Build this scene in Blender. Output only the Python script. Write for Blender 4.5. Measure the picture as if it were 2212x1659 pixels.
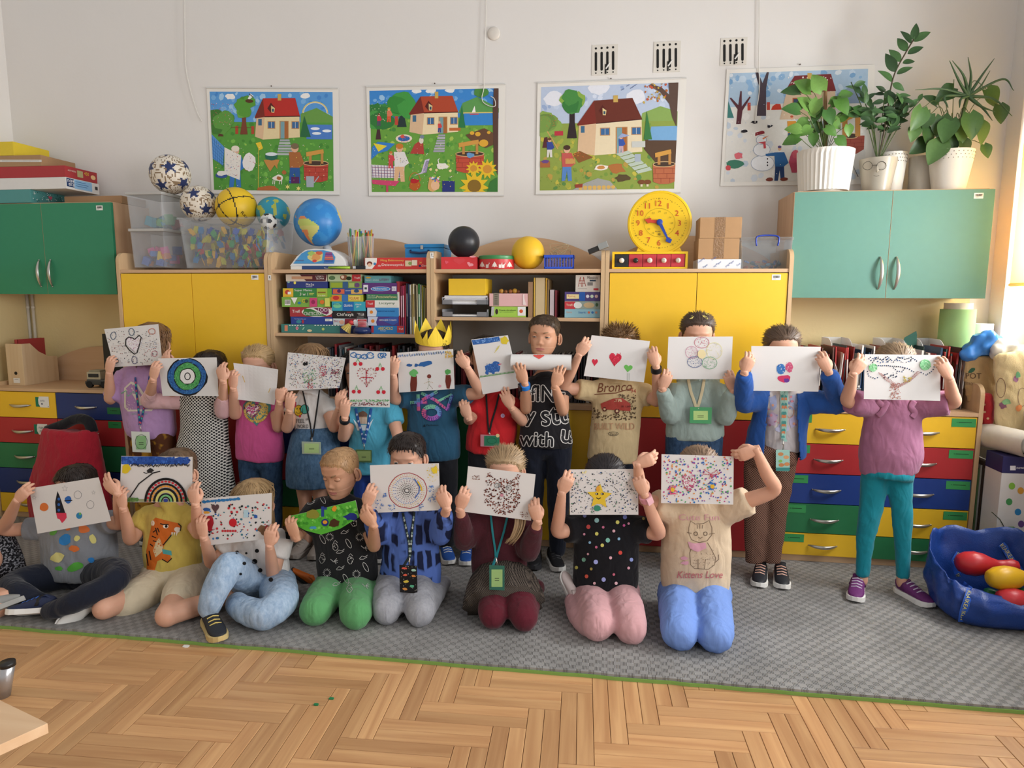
import bpy,bmesh,math,random
import numpy as np
from mathutils import Vector,Matrix,noise
from mathutils.bvhtree import BVHTree
from math import sin,cos,pi,radians,sqrt,atan2
for o in list(bpy.data.objects):bpy.data.objects.remove(o)
SC=bpy.context.scene
COL=SC.collection
CF=1449.84;YAW=0.142158;PIT=0.1309495;ROLL=0.0039336
CAM=np.array([2.78353,-3.51796,1.365654])
_fw=np.array([-sin(YAW)*cos(PIT),cos(YAW)*cos(PIT),-sin(PIT)])
_r0=np.array([cos(YAW),sin(YAW),0.0]);_u0=np.cross(_r0,_fw)
_rt=_r0*cos(ROLL)+_u0*sin(ROLL);_up=-_r0*sin(ROLL)+_u0*cos(ROLL)
cd=bpy.data.cameras.new('camera');co=bpy.data.objects.new('camera',cd);COL.objects.link(co)
cd.sensor_fit='HORIZONTAL';cd.sensor_width=36.0;cd.lens=CF/2212*36.0;cd.clip_start=.05
co.matrix_world=Matrix(((_rt[0],_up[0],-_fw[0],CAM[0]),(_rt[1],_up[1],-_fw[1],CAM[1]),(_rt[2],_up[2],-_fw[2],CAM[2]),(0,0,0,1)))
SC.camera=co
w=bpy.data.worlds.new('world');SC.world=w;w.use_nodes=True
bg=w.node_tree.nodes['Background'];bg.inputs[0].default_value=(1.0,.99,.985,1);bg.inputs[1].default_value=.50
def window_light(name,y0,y1,z0,z1,power,x=4.86):
    l=bpy.data.lights.new(name,'AREA');l.shape='RECTANGLE';l.size=abs(y1-y0);l.size_y=z1-z0
    l.energy=power;l.color=(1.0,.985,.95)
    o=bpy.data.objects.new(name,l);COL.objects.link(o)
    o.location=(x,(y0+y1)/2,(z0+z1)/2);o.rotation_euler=(pi/2,0,pi/2+pi)
    o.rotation_euler=Vector((-1,0,0)).to_track_quat('-Z','Z').to_euler()
    return o
window_light('window_daylight_corner',-.25,.30,.85,2.6,170,5.02)
window_light('window_daylight',-1.82,-.46,.92,2.6,55,4.99)
window_light('window_daylight_near',-4.8,-2.25,.92,2.6,185,4.99)
SC.view_settings.view_transform='Standard';SC.view_settings.look='None'
SC.view_settings.exposure=0.09;SC.view_settings.gamma=1.0;SC.view_settings.use_curve_mapping=False
def ray(px,py):return _fw+_rt*((px-1106)/CF)-_up*((py-829.5)/CF)
def atY(px,py,Y):
    d=ray(px,py);return Vector(CAM+d*((Y-CAM[1])/d[1]))
def atZ(px,py,Z):
    d=ray(px,py);return Vector(CAM+d*((Z-CAM[2])/d[2]))
def atX(px,py,X):
    d=ray(px,py);return Vector(CAM+d*((X-CAM[0])/d[0]))
def pxm(Y):
    return (atY(1107,830,Y)-atY(1106,830,Y)).length
def lin(c):
    if isinstance(c,str):
        c=c.lstrip('#');c=tuple(int(c[i:i+2],16)/255 for i in (0,2,4))
    return tuple((x/12.92 if x <= .04045 else ((x+.055)/1.055)**2.4) for x in c[:3])
_M={}
def add_fold(nt,p,src=None,strength=.38):
    N=nt.nodes;L=nt.links;tc=N.new('ShaderNodeTexCoord');mp=N.new('ShaderNodeMapping');mp.inputs['Scale'].default_value=(1,1,.45);L.new(tc.outputs['Object'],mp.inputs[0])
    n=N.new('ShaderNodeTexNoise');n.inputs['Scale'].default_value=17;n.inputs['Detail'].default_value=1.5;n.inputs['Distortion'].default_value=1.4;L.new(mp.outputs[0],n.inputs[0])
    b=N.new('ShaderNodeBump');b.inputs['Strength'].default_value=strength;b.inputs['Distance'].default_value=.022;L.new(n.outputs[0],b.inputs['Height'])
    if src:L.new(src,b.inputs['Normal'])
    L.new(b.outputs[0],p.inputs['Normal'])
def mat(name,col=None,rough=.55,var=.06,scale=12.0,bump=0.0,bscale=80.0,metal=0.0,spec=.4,attr=False,coat=0.0,stretch=None,sheen=0.0):
    if name in _M:return _M[name]
    m=bpy.data.materials.new(name);m.use_nodes=True;nt=m.node_tree;N=nt.nodes;L=nt.links
    p=N['Principled BSDF'];p.inputs['Roughness'].default_value=rough;p.inputs['Metallic'].default_value=metal
    p.inputs['Specular IOR Level'].default_value=spec
    if coat:p.inputs['Coat Weight'].default_value=coat
    if sheen:p.inputs['Sheen Weight'].default_value=sheen
    tc=N.new('ShaderNodeTexCoord');mp=N.new('ShaderNodeMapping');L.new(tc.outputs['Object'],mp.inputs[0])
    if stretch:mp.inputs['Scale'].default_value=stretch
    nz=N.new('ShaderNodeTexNoise');nz.inputs['Scale'].default_value=scale;nz.inputs['Detail'].default_value=3.0
    L.new(mp.outputs[0],nz.inputs[0])
    mr=N.new('ShaderNodeMapRange');mr.inputs[3].default_value=1-var;mr.inputs[4].default_value=1+var
    L.new(nz.outputs[0],mr.inputs[0])
    mx=N.new('ShaderNodeVectorMath');mx.operation='SCALE';L.new(mr.outputs[0],mx.inputs[3])
    if attr:
        a=N.new('ShaderNodeAttribute');a.attribute_name='Col';L.new(a.outputs['Color'],mx.inputs[0])
    else:mx.inputs[0].default_value=lin(col)
    L.new(mx.outputs[0],p.inputs['Base Color'])
    if bump:
        b=N.new('ShaderNodeBump');b.inputs['Strength'].default_value=bump;b.inputs['Distance'].default_value=.004
        n2=N.new('ShaderNodeTexNoise');n2.inputs['Scale'].default_value=bscale;L.new(mp.outputs[0],n2.inputs[0])
        L.new(n2.outputs[0],b.inputs['Height']);L.new(b.outputs[0],p.inputs['Normal'])
    _M[name]=m;return m
def wood(name,c1,c2,axis='z',rough=.45,rnd=0.0,scale=7.0):
    if name in _M:return _M[name]
    m=bpy.data.materials.new(name);m.use_nodes=True;nt=m.node_tree;N=nt.nodes;L=nt.links
    p=N['Principled BSDF'];p.inputs['Roughness'].default_value=rough;p.inputs['Specular IOR Level'].default_value=.35
    tc=N.new('ShaderNodeTexCoord');mp=N.new('ShaderNodeMapping');L.new(tc.outputs['Object'],mp.inputs[0])
    s={'x':(.12,2,2),'y':(2,.12,2),'z':(2,2,.12)}[axis];mp.inputs['Scale'].default_value=tuple(k*scale for k in s)
    oi=N.new('ShaderNodeObjectInfo');sc=N.new('ShaderNodeMath');sc.operation='MULTIPLY';sc.inputs[1].default_value=37.0
    L.new(oi.outputs['Random'],sc.inputs[0]);cb=N.new('ShaderNodeCombineXYZ')
    for i in range(3):L.new(sc.outputs[0],cb.inputs[i])
    ad=N.new('ShaderNodeVectorMath');L.new(mp.outputs[0],ad.inputs[0]);L.new(cb.outputs[0],ad.inputs[1])
    nz=N.new('ShaderNodeTexNoise');nz.inputs['Scale'].default_value=1.6;nz.inputs['Detail'].default_value=6;nz.inputs['Distortion'].default_value=.6
    L.new(ad.outputs[0],nz.inputs[0])
    rp=N.new('ShaderNodeValToRGB');e=rp.color_ramp.elements
    e[0].position=.32;e[0].color=lin(c1)+(1,);e[1].position=.68;e[1].color=lin(c2)+(1,)
    L.new(nz.outputs[0],rp.inputs[0])
    if rnd:
        mr=N.new('ShaderNodeMapRange');mr.inputs[3].default_value=1-rnd;mr.inputs[4].default_value=1+rnd*.7
        L.new(oi.outputs['Random'],mr.inputs[0]);mx=N.new('ShaderNodeVectorMath');mx.operation='SCALE'
        L.new(rp.outputs[0],mx.inputs[0]);L.new(mr.outputs[0],mx.inputs[3]);L.new(mx.outputs[0],p.inputs['Base Color'])
    else:L.new(rp.outputs[0],p.inputs['Base Color'])
    _M[name]=m;return m
def clear_plastic(name,tint=(.93,.95,.97),body=.16,rough=.18):
    if name in _M:return _M[name]
    m=bpy.data.materials.new(name);m.use_nodes=True;nt=m.node_tree;N=nt.nodes;L=nt.links
    p=N['Principled BSDF'];p.inputs['Base Color'].default_value=(*tint,1);p.inputs['Roughness'].default_value=rough
    t=N.new('ShaderNodeBsdfTransparent');t.inputs[0].default_value=(*tint,1)
    mx=N.new('ShaderNodeMixShader');lw=N.new('ShaderNodeLayerWeight');lw.inputs[0].default_value=.35
    mr=N.new('ShaderNodeMapRange');mr.inputs[3].default_value=body;mr.inputs[4].default_value=min(1,body+.5)
    L.new(lw.outputs['Facing'],mr.inputs[0]);L.new(mr.outputs[0],mx.inputs[0]);L.new(t.outputs[0],mx.inputs[1]);L.new(p.outputs[0],mx.inputs[2])
    L.new(mx.outputs[0],N['Material Output'].inputs[0]);_M[name]=m;return m
def checker_cloth(name,c1,c2,scale,kind='check'):
    if name in _M:return _M[name]
    m=bpy.data.materials.new(name);m.use_nodes=True;nt=m.node_tree;N=nt.nodes;L=nt.links
    p=N['Principled BSDF'];p.inputs['Roughness'].default_value=.85;p.inputs['Specular IOR Level'].default_value=.2
    tc=N.new('ShaderNodeTexCoord');rp=N.new('ShaderNodeValToRGB');e=rp.color_ramp.elements
    e[0].color=lin(c1)+(1,);e[1].color=lin(c2)+(1,)
    if kind=='check':
        mp=N.new('ShaderNodeMapping');mp.inputs['Scale'].default_value=(scale,.001,scale*.9);L.new(tc.outputs['Object'],mp.inputs[0])
        t=N.new('ShaderNodeTexChecker');t.inputs['Scale'].default_value=1.0;t.inputs['Color1'].default_value=(1,1,1,1);t.inputs['Color2'].default_value=(0,0,0,1)
        L.new(mp.outputs[0],t.inputs[0]);L.new(t.outputs[0],rp.inputs[0])
    elif kind=='hex':
        mp=N.new('ShaderNodeMapping');mp.inputs['Scale'].default_value=(scale*.95,.001,scale*1.1);mp.inputs['Rotation'].default_value=(0,radians(45),0);L.new(tc.outputs['Object'],mp.inputs[0])
        t=N.new('ShaderNodeTexVoronoi');t.feature='DISTANCE_TO_EDGE';t.inputs['Scale'].default_value=1.0;t.inputs['Randomness'].default_value=.04
        L.new(mp.outputs[0],t.inputs[0]);L.new(t.outputs[0],rp.inputs[0]);e[0].position=.13;e[1].position=.19
    elif kind=='noise':
        t=N.new('ShaderNodeTexNoise');t.inputs['Scale'].default_value=scale;t.inputs['Detail'].default_value=2;L.new(tc.outputs['Object'],t.inputs[0])
        L.new(t.outputs[0],rp.inputs[0]);e[0].position=.5;e[1].position=.58
    elif kind=='denim':
        mp=N.new('ShaderNodeMapping');mp.inputs['Scale'].default_value=(1,1,.5);L.new(tc.outputs['Object'],mp.inputs[0])
        t=N.new('ShaderNodeTexNoise');t.inputs['Scale'].default_value=scale;t.inputs['Detail'].default_value=8;t.inputs['Roughness'].default_value=.7;L.new(mp.outputs[0],t.inputs[0])
        L.new(t.outputs[0],rp.inputs[0]);e[0].position=.3;e[1].position=.72
    elif kind=='rib':
        t=N.new('ShaderNodeTexWave');t.inputs['Scale'].default_value=scale;t.bands_direction='X';L.new(tc.outputs['Object'],t.inputs[0])
        L.new(t.outputs[0],rp.inputs[0])
    elif kind=='tie':
        mp=N.new('ShaderNodeMapping');mp.inputs['Scale'].default_value=(scale*.62,.001,scale*.2);L.new(tc.outputs['Object'],mp.inputs[0])
        nz=N.new('ShaderNodeTexNoise');nz.inputs['Scale'].default_value=9;L.new(tc.outputs['Object'],nz.inputs[0])
        ad=N.new('ShaderNodeMixRGB');ad.blend_type='ADD';ad.inputs[0].default_value=.8;L.new(mp.outputs[0],ad.inputs[1]);L.new(nz.outputs['Color'],ad.inputs[2])
        t=N.new('ShaderNodeTexVoronoi');t.feature='DISTANCE_TO_EDGE';t.inputs['Scale'].default_value=1.0;t.inputs['Randomness'].default_value=.25
        L.new(ad.outputs[0],t.inputs[0]);L.new(t.outputs[0],rp.inputs[0]);e[0].position=.13;e[1].position=.2
    L.new(rp.outputs[0],p.inputs['Base Color']);add_fold(nt,p);_M[name]=m;return m
INK=None
def ink():
    return mat('print_ink',attr=True,rough=.6,var=.05,scale=60,spec=.25)
def paint():return mat('coloured_surface',attr=True,rough=.45,var=.04,scale=30,spec=.4)
def V(*a):return Vector(a)
class MB:
    def __init__(s):s.v=[];s.f=[];s.c=[];s.col=None
    def add(s,vs,fs,col=None):
        n=len(s.v);s.v+=[tuple(p) for p in vs];s.f+=[tuple(i+n for i in f) for f in fs];s.c+=[col or s.col]*len(fs);return s
    def box(s,x0,x1,y0,y1,z0,z1,col=None,M=None):
        vs=[V(x,y,z) for z in (z0,z1) for y in (y0,y1) for x in (x0,x1)]
        if M:vs=[M @ p for p in vs]
        return s.add(vs,[(0,2,3,1),(4,5,7,6),(0,1,5,4),(2,6,7,3),(0,4,6,2),(1,3,7,5)],col)
    def prism(s,poly,f,y0,y1,col=None):
        """poly: 2D outline, f(u,v,t): point; extruded t from y0 to y1"""
        n=len(poly);vs=[f(u,v,y0) for u,v in poly]+[f(u,v,y1) for u,v in poly]
        fs=[tuple(range(n)),tuple(range(2*n-1,n-1,-1))]+[(i,i+n,(i+1)%n+n,(i+1)%n) for i in range(n)]
        return s.add(vs,fs,col)
    def tube(s,pts,rad,n=10,col=None,ell=None,side=None,cap=True,closed=False):
        pts=[Vector(p) for p in pts];m=len(pts)
        if not hasattr(rad,'__len__'):rad=[rad]*m
        vs=[];prev=None
        for i,p in enumerate(pts):
            if closed:t=pts[(i+1)%m]-pts[i-1]
            else:t=pts[min(i+1,m-1)]-pts[max(i-1,0)]
            t=t.normalized() if t.length>1e-9 else V(0,0,1)
            if side is not None:a=Vector(side)-t*t.dot(Vector(side))
            elif prev is None:a=V(0,-1,0)-t*t.dot(V(0,-1,0)) if abs(t.y)<.9 else V(1,0,0)-t*t.x
            else:a=prev-t*t.dot(prev)
            a=a.normalized() if a.length>1e-6 else V(1,0,0);prev=a;b=t.cross(a)
            r=rad[i];ra,rb=(r if isinstance(r,tuple) else (r,r*(ell or 1.0)))
            for k in range(n):vs.append(p+a*(cos(2*pi*k/n)*ra)+b*(sin(2*pi*k/n)*rb))
        fs=[]
        for i in range(m if closed else m-1):
            for k in range(n):
                j=(i+1)%m;fs.append((i*n+k,i*n+(k+1)%n,j*n+(k+1)%n,j*n+k))
        if cap and not closed:fs+=[tuple(range(n-1,-1,-1)),tuple((m-1)*n+k for k in range(n))]
        return s.add(vs,fs,col)
    def lathe(s,prof,c,n=24,col=None,M=None,cols=None):
        c=Vector(c);vs=[];m=len(prof)
        for r,z in prof:
            for k in range(n):vs.append(V(cos(2*pi*k/n)*r,sin(2*pi*k/n)*r,z))
        vs=[(M @ p if M else p)+c for p in vs];n0=len(s.f)
        fs=[(i*n+k,i*n+(k+1)%n,(i+1)*n+(k+1)%n,(i+1)*n+k) for i in range(m-1) for k in range(n)]
        s.add(vs,fs+[tuple(range(n-1,-1,-1)),tuple((m-1)*n+k for k in range(n))],col)
        if cols:
            for i in range(m-1):
                for k in range(n):s.c[n0+i*n+k]=cols[i]
        return s
    def sphere(s,c,r,n=16,m=10,col=None,colf=None):
        c=Vector(c);rr=r if isinstance(r,tuple) else (r,r,r);vs=[c-V(0,0,rr[2])];n0=len(s.f)
        for j in range(1,m):
            a=-pi/2+pi*j/m
            for k in range(n):vs.append(c+V(cos(a)*cos(2*pi*k/n)*rr[0],cos(a)*sin(2*pi*k/n)*rr[1],sin(a)*rr[2]))
        vs.append(c+V(0,0,rr[2]));t=len(vs)-1
        fs=[(0,1+(k+1)%n,1+k) for k in range(n)]
        for j in range(m-2):fs+=[(1+j*n+k,1+j*n+(k+1)%n,1+(j+1)*n+(k+1)%n,1+(j+1)*n+k) for k in range(n)]
        fs+=[(1+(m-2)*n+k,1+(m-2)*n+(k+1)%n,t) for k in range(n)]
        s.add(vs,fs,col)
        if colf:
            for i,f in enumerate(fs):
                q=sum((vs[j] for j in f),V(0,0,0))/len(f)-c;s.c[n0+i]=colf(q.normalized())
        return s
def root_loc(o):
    p=V(0,0,0)
    while o is not None:p+=o.location;o=o.parent
    return p
def mesh_of(name,vs,fs,cols=None,smooth=False):
    me=bpy.data.meshes.new(name);me.from_pydata([tuple(p) for p in vs],[],fs)
    if cols is not None and any(c is not None for c in cols):
        a=me.attributes.new('Col','FLOAT_COLOR','FACE');cache={}
        buf=np.ones((len(fs),4),np.float32)
        for i,c in enumerate(cols):
            if c is None:continue
            if c not in cache:cache[c]=lin(c)
            buf[i,:3]=cache[c]
        a.data.foreach_set('color',buf.ravel())
    if smooth:me.polygons.foreach_set('use_smooth',[True]*len(me.polygons))
    return me
def obj(name,mb,material=None,parent=None,smooth=False,bevel=0.0,label=None,cat=None,group=None,kind=None,origin=None,sharp=None):
    vs=mb.v
    if parent is not None:off=root_loc(parent)
    elif origin is not None:off=Vector(origin)
    else:
        A=np.array(vs);lo,hi=A.min(0),A.max(0);off=V((lo[0]+hi[0])/2,(lo[1]+hi[1])/2,lo[2])
    A=np.array(vs,dtype=float)-np.array(off);me=mesh_of(name,A,mb.f,mb.c,smooth)
    if bevel:
        bm=bmesh.new();bm.from_mesh(me);bmesh.ops.bevel(bm,geom=list(bm.edges),offset=bevel,segments=2,affect='EDGES',profile=.7);bm.to_mesh(me);bm.free()
    if sharp is not None and smooth:me.set_sharp_from_angle(angle=radians(sharp))
    if material is None:material=paint()
    me.materials.append(material)
    o=bpy.data.objects.new(name,me);COL.objects.link(o)
    if parent is not None:o.parent=parent
    else:o.location=off
    return tag(o,label,cat,group,kind)
def cname(h):
    r,g,b=(int(h[i:i+2],16) for i in (1,3,5));mx,mn=max(r,g,b),min(r,g,b)
    if mx-mn<26:return 'black' if mx<62 else ('dark grey' if mx<100 else ('grey' if mx<170 else ('pale' if mx<222 else 'white')))
    d='dark ' if mx<110 else ('light ' if mn>140 else '')
    if r==mx:return d+('red' if g<r*.5 and b<r*.62 else ('pink' if b>g else ('yellow' if g>r*.78 and b<r*.72 else 'brown' if mx<180 else 'tan')))
    if g==mx:return d+('green' if b<g*.95 else 'teal')
    return d+('blue' if r<b*.75 else 'purple')
def tag(o,label=None,cat=None,group=None,kind=None):
    if label:o['label']=label
    if cat:o['category']=cat
    if group:o['group']=group
    if kind:o['kind']=kind
    return o
def thing(name,loc,label,cat,group=None,kind=None):
    o=bpy.data.objects.new(name,None);COL.objects.link(o);o.location=loc;o.empty_display_size=.05
    return tag(o,label,cat,group,kind)
def inst(name,me,loc,rot=(0,0,0),parent=None,scale=None):
    o=bpy.data.objects.new(name,me);COL.objects.link(o);o.rotation_euler=rot
    if scale:o.scale=scale
    if parent is not None:o.parent=parent;o.location=Vector(loc)-root_loc(parent)
    else:o.location=loc
    return o
def arc(cx,cz,rx,rz,a0,a1,n=12):return [(cx+rx*cos(a0+(a1-a0)*i/n),cz+rz*sin(a0+(a1-a0)*i/n)) for i in range(n+1)]
def spline(pts,k=6):
    P=[np.array(p,float) for p in pts];out=[]
    P=[2*P[0]-P[1]]+P+[2*P[-1]-P[-2]]
    for i in range(1,len(P)-2):
        for j in range(k):
            t=j/k;a,b,c,d=P[i-1:i+3]
            out.append(.5*((2*b)+(c-a)*t+(2*a-5*b+4*c-d)*t*t+(3*b-a-3*c+d)*t**3))
    out.append(P[-2]);return out
_T={}
def text_mesh(s):
    if s in _T:return _T[s]
    cu=bpy.data.curves.new('t','FONT');cu.body=s;cu.resolution_u=3;cu.fill_mode='FRONT'
    ob=bpy.data.objects.new('t',cu);COL.objects.link(ob);dg=bpy.context.evaluated_depsgraph_get()
    me=bpy.data.meshes.new_from_object(ob.evaluated_get(dg))
    vs=np.array([v.co[:2] for v in me.vertices]) if len(me.vertices) else np.zeros((0,2));fs=[tuple(p.vertices) for p in me.polygons]
    bpy.data.objects.remove(ob);bpy.data.curves.remove(cu);bpy.data.meshes.remove(me)
    if len(vs):vs=vs-vs.min(0);vs=vs/vs[:,1].max()
    _T[s]=(vs,fs);return _T[s]
class Art:
    """shapes in 2D pixel coordinates (x right, y down), each with a colour; later ones lie above earlier ones"""
    def __init__(s,seed=1):s.items=[];s.r=random.Random(seed)
    def poly(s,pts,c):s.items.append(([tuple(p) for p in pts],None,c));return s
    def rect(s,x0,y0,x1,y1,c):return s.poly([(x0,y0),(x1,y0),(x1,y1),(x0,y1)],c)
    def ell(s,x,y,rx,ry,c,rot=0,n=14):
        return s.poly([(x+rx*cos(a)*cos(rot)-ry*sin(a)*sin(rot),y+rx*cos(a)*sin(rot)+ry*sin(a)*cos(rot)) for a in [2*pi*i/n for i in range(n)]],c)
    def line(s,pts,wd,c,closed=False):
        pts=[Vector((p[0],p[1])) for p in pts]
        if closed:pts=pts+[pts[0],pts[1]]
        L=[];R=[]
        for i,p in enumerate(pts):
            t=pts[min(i+1,len(pts)-1)]-pts[max(i-1,0)];t=t.normalized() if t.length>1e-9 else Vector((1,0));n=Vector((-t.y,t.x))*(wd/2)
            L.append(p+n);R.append(p-n)
        vs=[tuple(p) for p in L]+[tuple(p) for p in R];m=len(pts)
        s.items.append((vs,[(i,i+1,m+i+1,m+i) for i in range(m-1)],c));return s
    def ring(s,x,y,rx,ry,wd,c,n=20,rot=0,a0=0,a1=2*pi,wob=0):
        pts=[(x+rx*cos(a)*cos(rot)-ry*sin(a)*sin(rot)+s.r.uniform(-wob,wob),y+rx*cos(a)*sin(rot)+ry*sin(a)*cos(rot)+s.r.uniform(-wob,wob)) for a in [a0+(a1-a0)*i/n for i in range(n+1)]]
        return s.line(pts,wd,c)
    def text(s,t,x,y,h,c,w=None,rot=0,italic=0):
        """lower-left corner at x,y ; h letter height; w total width if given"""
        vs,fs=text_mesh(t)
        if not len(vs):return s
        k=(w/vs[:,0].max()) if w else h
        q=[(x+(a*k+b*h*italic)*cos(rot)+b*h*sin(rot),y+(a*k+b*h*italic)*sin(rot)-b*h*cos(rot)) for a,b in vs]
        s.items.append((q,fs,c));return s
    def heart(s,x,y,w,h,c,rot=0,n=22):
        P=[]
        for i in range(n):
            t=2*pi*i/n;a=16*sin(t)**3/16*w/2;b=-(13*cos(t)-5*cos(2*t)-2*cos(3*t)-cos(4*t))/17*h/2
            P.append((x+a*cos(rot)-b*sin(rot),y+a*sin(rot)+b*cos(rot)))
        return s.poly(P,c)
    def heartline(s,x,y,w,h,wd,c,rot=0,n=26):
        k=len(s.items);s.heart(x,y,w,h,c,rot,n);P=s.items.pop()[0];return s.line(P,wd,c,True)
    def dots(s,n,x0,y0,x1,y1,cols,r=(1,2),inside=None,el=.6):
        for _ in range(n):
            x=s.r.uniform(x0,x1);y=s.r.uniform(y0,y1)
            if inside and not inside(x,y):continue
            q=s.r.uniform(*r);s.ell(x,y,q,q*s.r.uniform(el,1),s.r.choice(cols),s.r.uniform(0,3),6)
        return s
    def dotline(s,pts,c,r=1.2,gap=4,jit=.4):
        for (a,b) in zip(pts[:-1],pts[1:]):
            d=math.hypot(b[0]-a[0],b[1]-a[1]);k=max(1,int(d/gap))
            for i in range(k):
                t=i/k;s.ell(a[0]+(b[0]-a[0])*t+s.r.uniform(-jit,jit),a[1]+(b[1]-a[1])*t+s.r.uniform(-jit,jit),r,r*.75,c if isinstance(c,str) else s.r.choice(c),s.r.uniform(0,3),6)
        return s
    def blob(s,x,y,rx,ry,c,wob=.2,n=12,rot=0):
        return s.poly([(x+rx*q*cos(a)*cos(rot)-ry*q*sin(a)*sin(rot),y+rx*q*cos(a)*sin(rot)+ry*q*sin(a)*cos(rot)) for a,q in [(2*pi*i/n,1+s.r.uniform(-wob,wob)) for i in range(n)]],c)
    def star(s,x,y,R,r,c,k=5,rot=0):
        return s.poly([(x+q*sin(a+rot),y-q*cos(a+rot)) for a,q in [(pi*i/k,R if i%2==0 else r) for i in range(2*k)]],c)
def lay(art,name,put,parent,step=.00022,base=.0006,maxe=None,material=None):
    """put(x, y, lift) gives the point on the surface for a 2D position; maxe: longest edge before a shape is split"""
    mb=MB()
    for i,(pts,fs,c) in enumerate(art.items):
        h=base+step*i if step*len(art.items)<.0035 else base+.0035*i/len(art.items)
        if fs is None:
            fs=[tuple(range(len(pts)))]
        if maxe:
            bm=bmesh.new();bv=[bm.verts.new((p[0],p[1],0)) for p in pts]
            for f in fs:
                try:bm.faces.new([bv[j] for j in f])
                except ValueError:pass
            bmesh.ops.triangulate(bm,faces=bm.faces[:])
            for _ in range(5):
                es=[e for e in bm.edges if e.calc_length()>maxe]
                if not es:break
                bmesh.ops.subdivide_edges(bm,edges=es,cuts=1);bmesh.ops.triangulate(bm,faces=[f for f in bm.faces if len(f.verts)>3])
            bm.verts.index_update();P=[(v.co.x,v.co.y) for v in bm.verts];F=[tuple(v.index for v in f.verts) for f in bm.faces];bm.free()
        else:P,F=pts,fs
        Q=[put(x,y,h) for x,y in P]
        if any(q is None for q in Q):F=[f for f in F if all(Q[j] is not None for j in f)];Q=[q if q is not None else V(0,0,0) for q in Q]
        if not F:continue
        used=sorted({j for f in F for j in f});ix={j:k for k,j in enumerate(used)}
        mb.add([Q[j] for j in used],[tuple(ix[j] for j in f) for f in F],c)
    if not mb.f:return None
    return obj(name,mb,material or ink(),parent)
def put_plane(o,ax,ay,nrm):
    """pixel ray meets the plane through o"""
    o=Vector(o);nrm=Vector(nrm).normalized()
    def put(x,y,h):
        d=Vector(ray(x,y));t=(o+nrm*h-Vector(CAM)).dot(nrm)/d.dot(nrm);return Vector(CAM)+d*t
    return put
def put_Y(Y):
    return lambda x,y,h:atY(x,y,Y-h)
def put_rect(o,ux,uy):
    """local coordinates in metres: o + x*ux + y*uy(down)"""
    o=Vector(o);ux=Vector(ux);uy=Vector(uy);n=ux.cross(uy).normalized()
    if n.dot(Vector(CAM)-o)<0:n=-n
    return lambda x,y,h:o+ux*x+uy*y+n*h
# ================================================================== the room
WY=.43;FZ=-.022
m_wall=mat('wall_paint','#e1ddd8',rough=.85,var=.02,scale=3,bump=.15,bscale=30,spec=.2)
m_dado=mat('dado_paint','#e2d09e',rough=.6,var=.03,scale=5,bump=.35,bscale=45,spec=.3)
m_beech=wood('beech_board','#c49c78','#cfaa86','z');m_beechx=wood('beech_board_across','#c9a37d','#d4b18c','x')
m_edge=wood('beech_edge','#c6a47c','#cfb088','z')
m_metal=mat('brushed_steel','#c4c0b8',rough=.28,metal=.9,var=.03)
def struct(name,mb,m,parent=None,**k):return obj(name,mb,m,parent,kind=None if parent else 'structure',**k)
wb=MB();wb.box(-1.03,5.0,WY,WY+.12,FZ,3.3);wall_back=struct('wall_back',wb,m_wall)
wl=MB();wl.box(-1.12,-1.0,-4.6,WY+.12,FZ,3.3);struct('wall_left',wl,m_wall)
for i,(a,b,c,d) in enumerate([(-1.0,.02,.78,1.5),(3.66,4.70,.78,1.5)]):
    t=MB();t.box(a,b,WY-.004,WY+.002,c,d);struct('trim_%d'%(i+1),t,m_dado)
t=MB();t.box(-1.0,-.996,-2.5,WY-.005,.0,1.5);struct('trim_3',t,m_dado)
XR=4.80
pw=MB();T=.34;OP=[(-.25,.30),(-1.9,-.38),(-4.9,-2.15)]
pw.box(XR,XR+T,.30,WY,FZ,3.3);pw.box(XR,XR+T,-.38,-.25,FZ,3.3);pw.box(XR,XR+T,-2.15,-1.9,FZ,3.3);pw.box(XR,XR+T,-5.2,-4.9,FZ,3.3)
for y0,y1 in OP:pw.box(XR,XR+T,y0,y1,FZ,.82);pw.box(XR,XR+T,y0,y1,2.7,3.3)
struct('wall_right',pw,m_wall)
m_frame=mat('window_frame_white','#eceae6',rough=.4,var=.01)
for k,(y0,y1) in enumerate(OP):
    W=MB();x0,x1=XR+.14,XR+.2;ms=(y0+y1)/2
    for a,b,c,d in [(y0,y1,.82,.88),(y0,y1,2.64,2.7),(y0,y0+.05,.82,2.7),(y1-.05,y1,.82,2.7)]+([(ms-.04,ms+.04,.82,2.7)] if k else []):W.box(x0,x1,a,b,c,d)
    wf=struct('window_%d'%(k+1),W,m_frame)
    for a,b in ([(y0+.05,ms-.04),(ms+.04,y1-.05)] if k else [(y0+.05,y1-.05)]):g=MB();g.box(XR+.165,XR+.171,a,b,.88,2.64);obj('pane',g,clear_plastic('window_glass',(.97,.98,1),.04,.05),wf)
    sl=MB();sl.box(XR-.03,XR+.14,y0,y1,.80,.825);obj('sill',sl,m_frame,wf)
m_blind=mat('blind_fabric','#e0cd9a',rough=.9,var=.04,scale=40)
_n=m_blind.node_tree;_t=_n.nodes.new('ShaderNodeBsdfTranslucent');_t.inputs[0].default_value=(.9,.74,.42,1);_x=_n.nodes.new('ShaderNodeMixShader');_x.inputs[0].default_value=.5
_n.links.new(_n.nodes['Principled BSDF'].outputs[0],_x.inputs[1]);_n.links.new(_t.outputs[0],_x.inputs[2]);_n.links.new(_x.outputs[0],_n.nodes['Material Output'].inputs[0])
bl=thing('roller_blind',(XR+.02,.03,1.43),'beige fabric roller blind pulled down over the bright window','blind')
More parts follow.
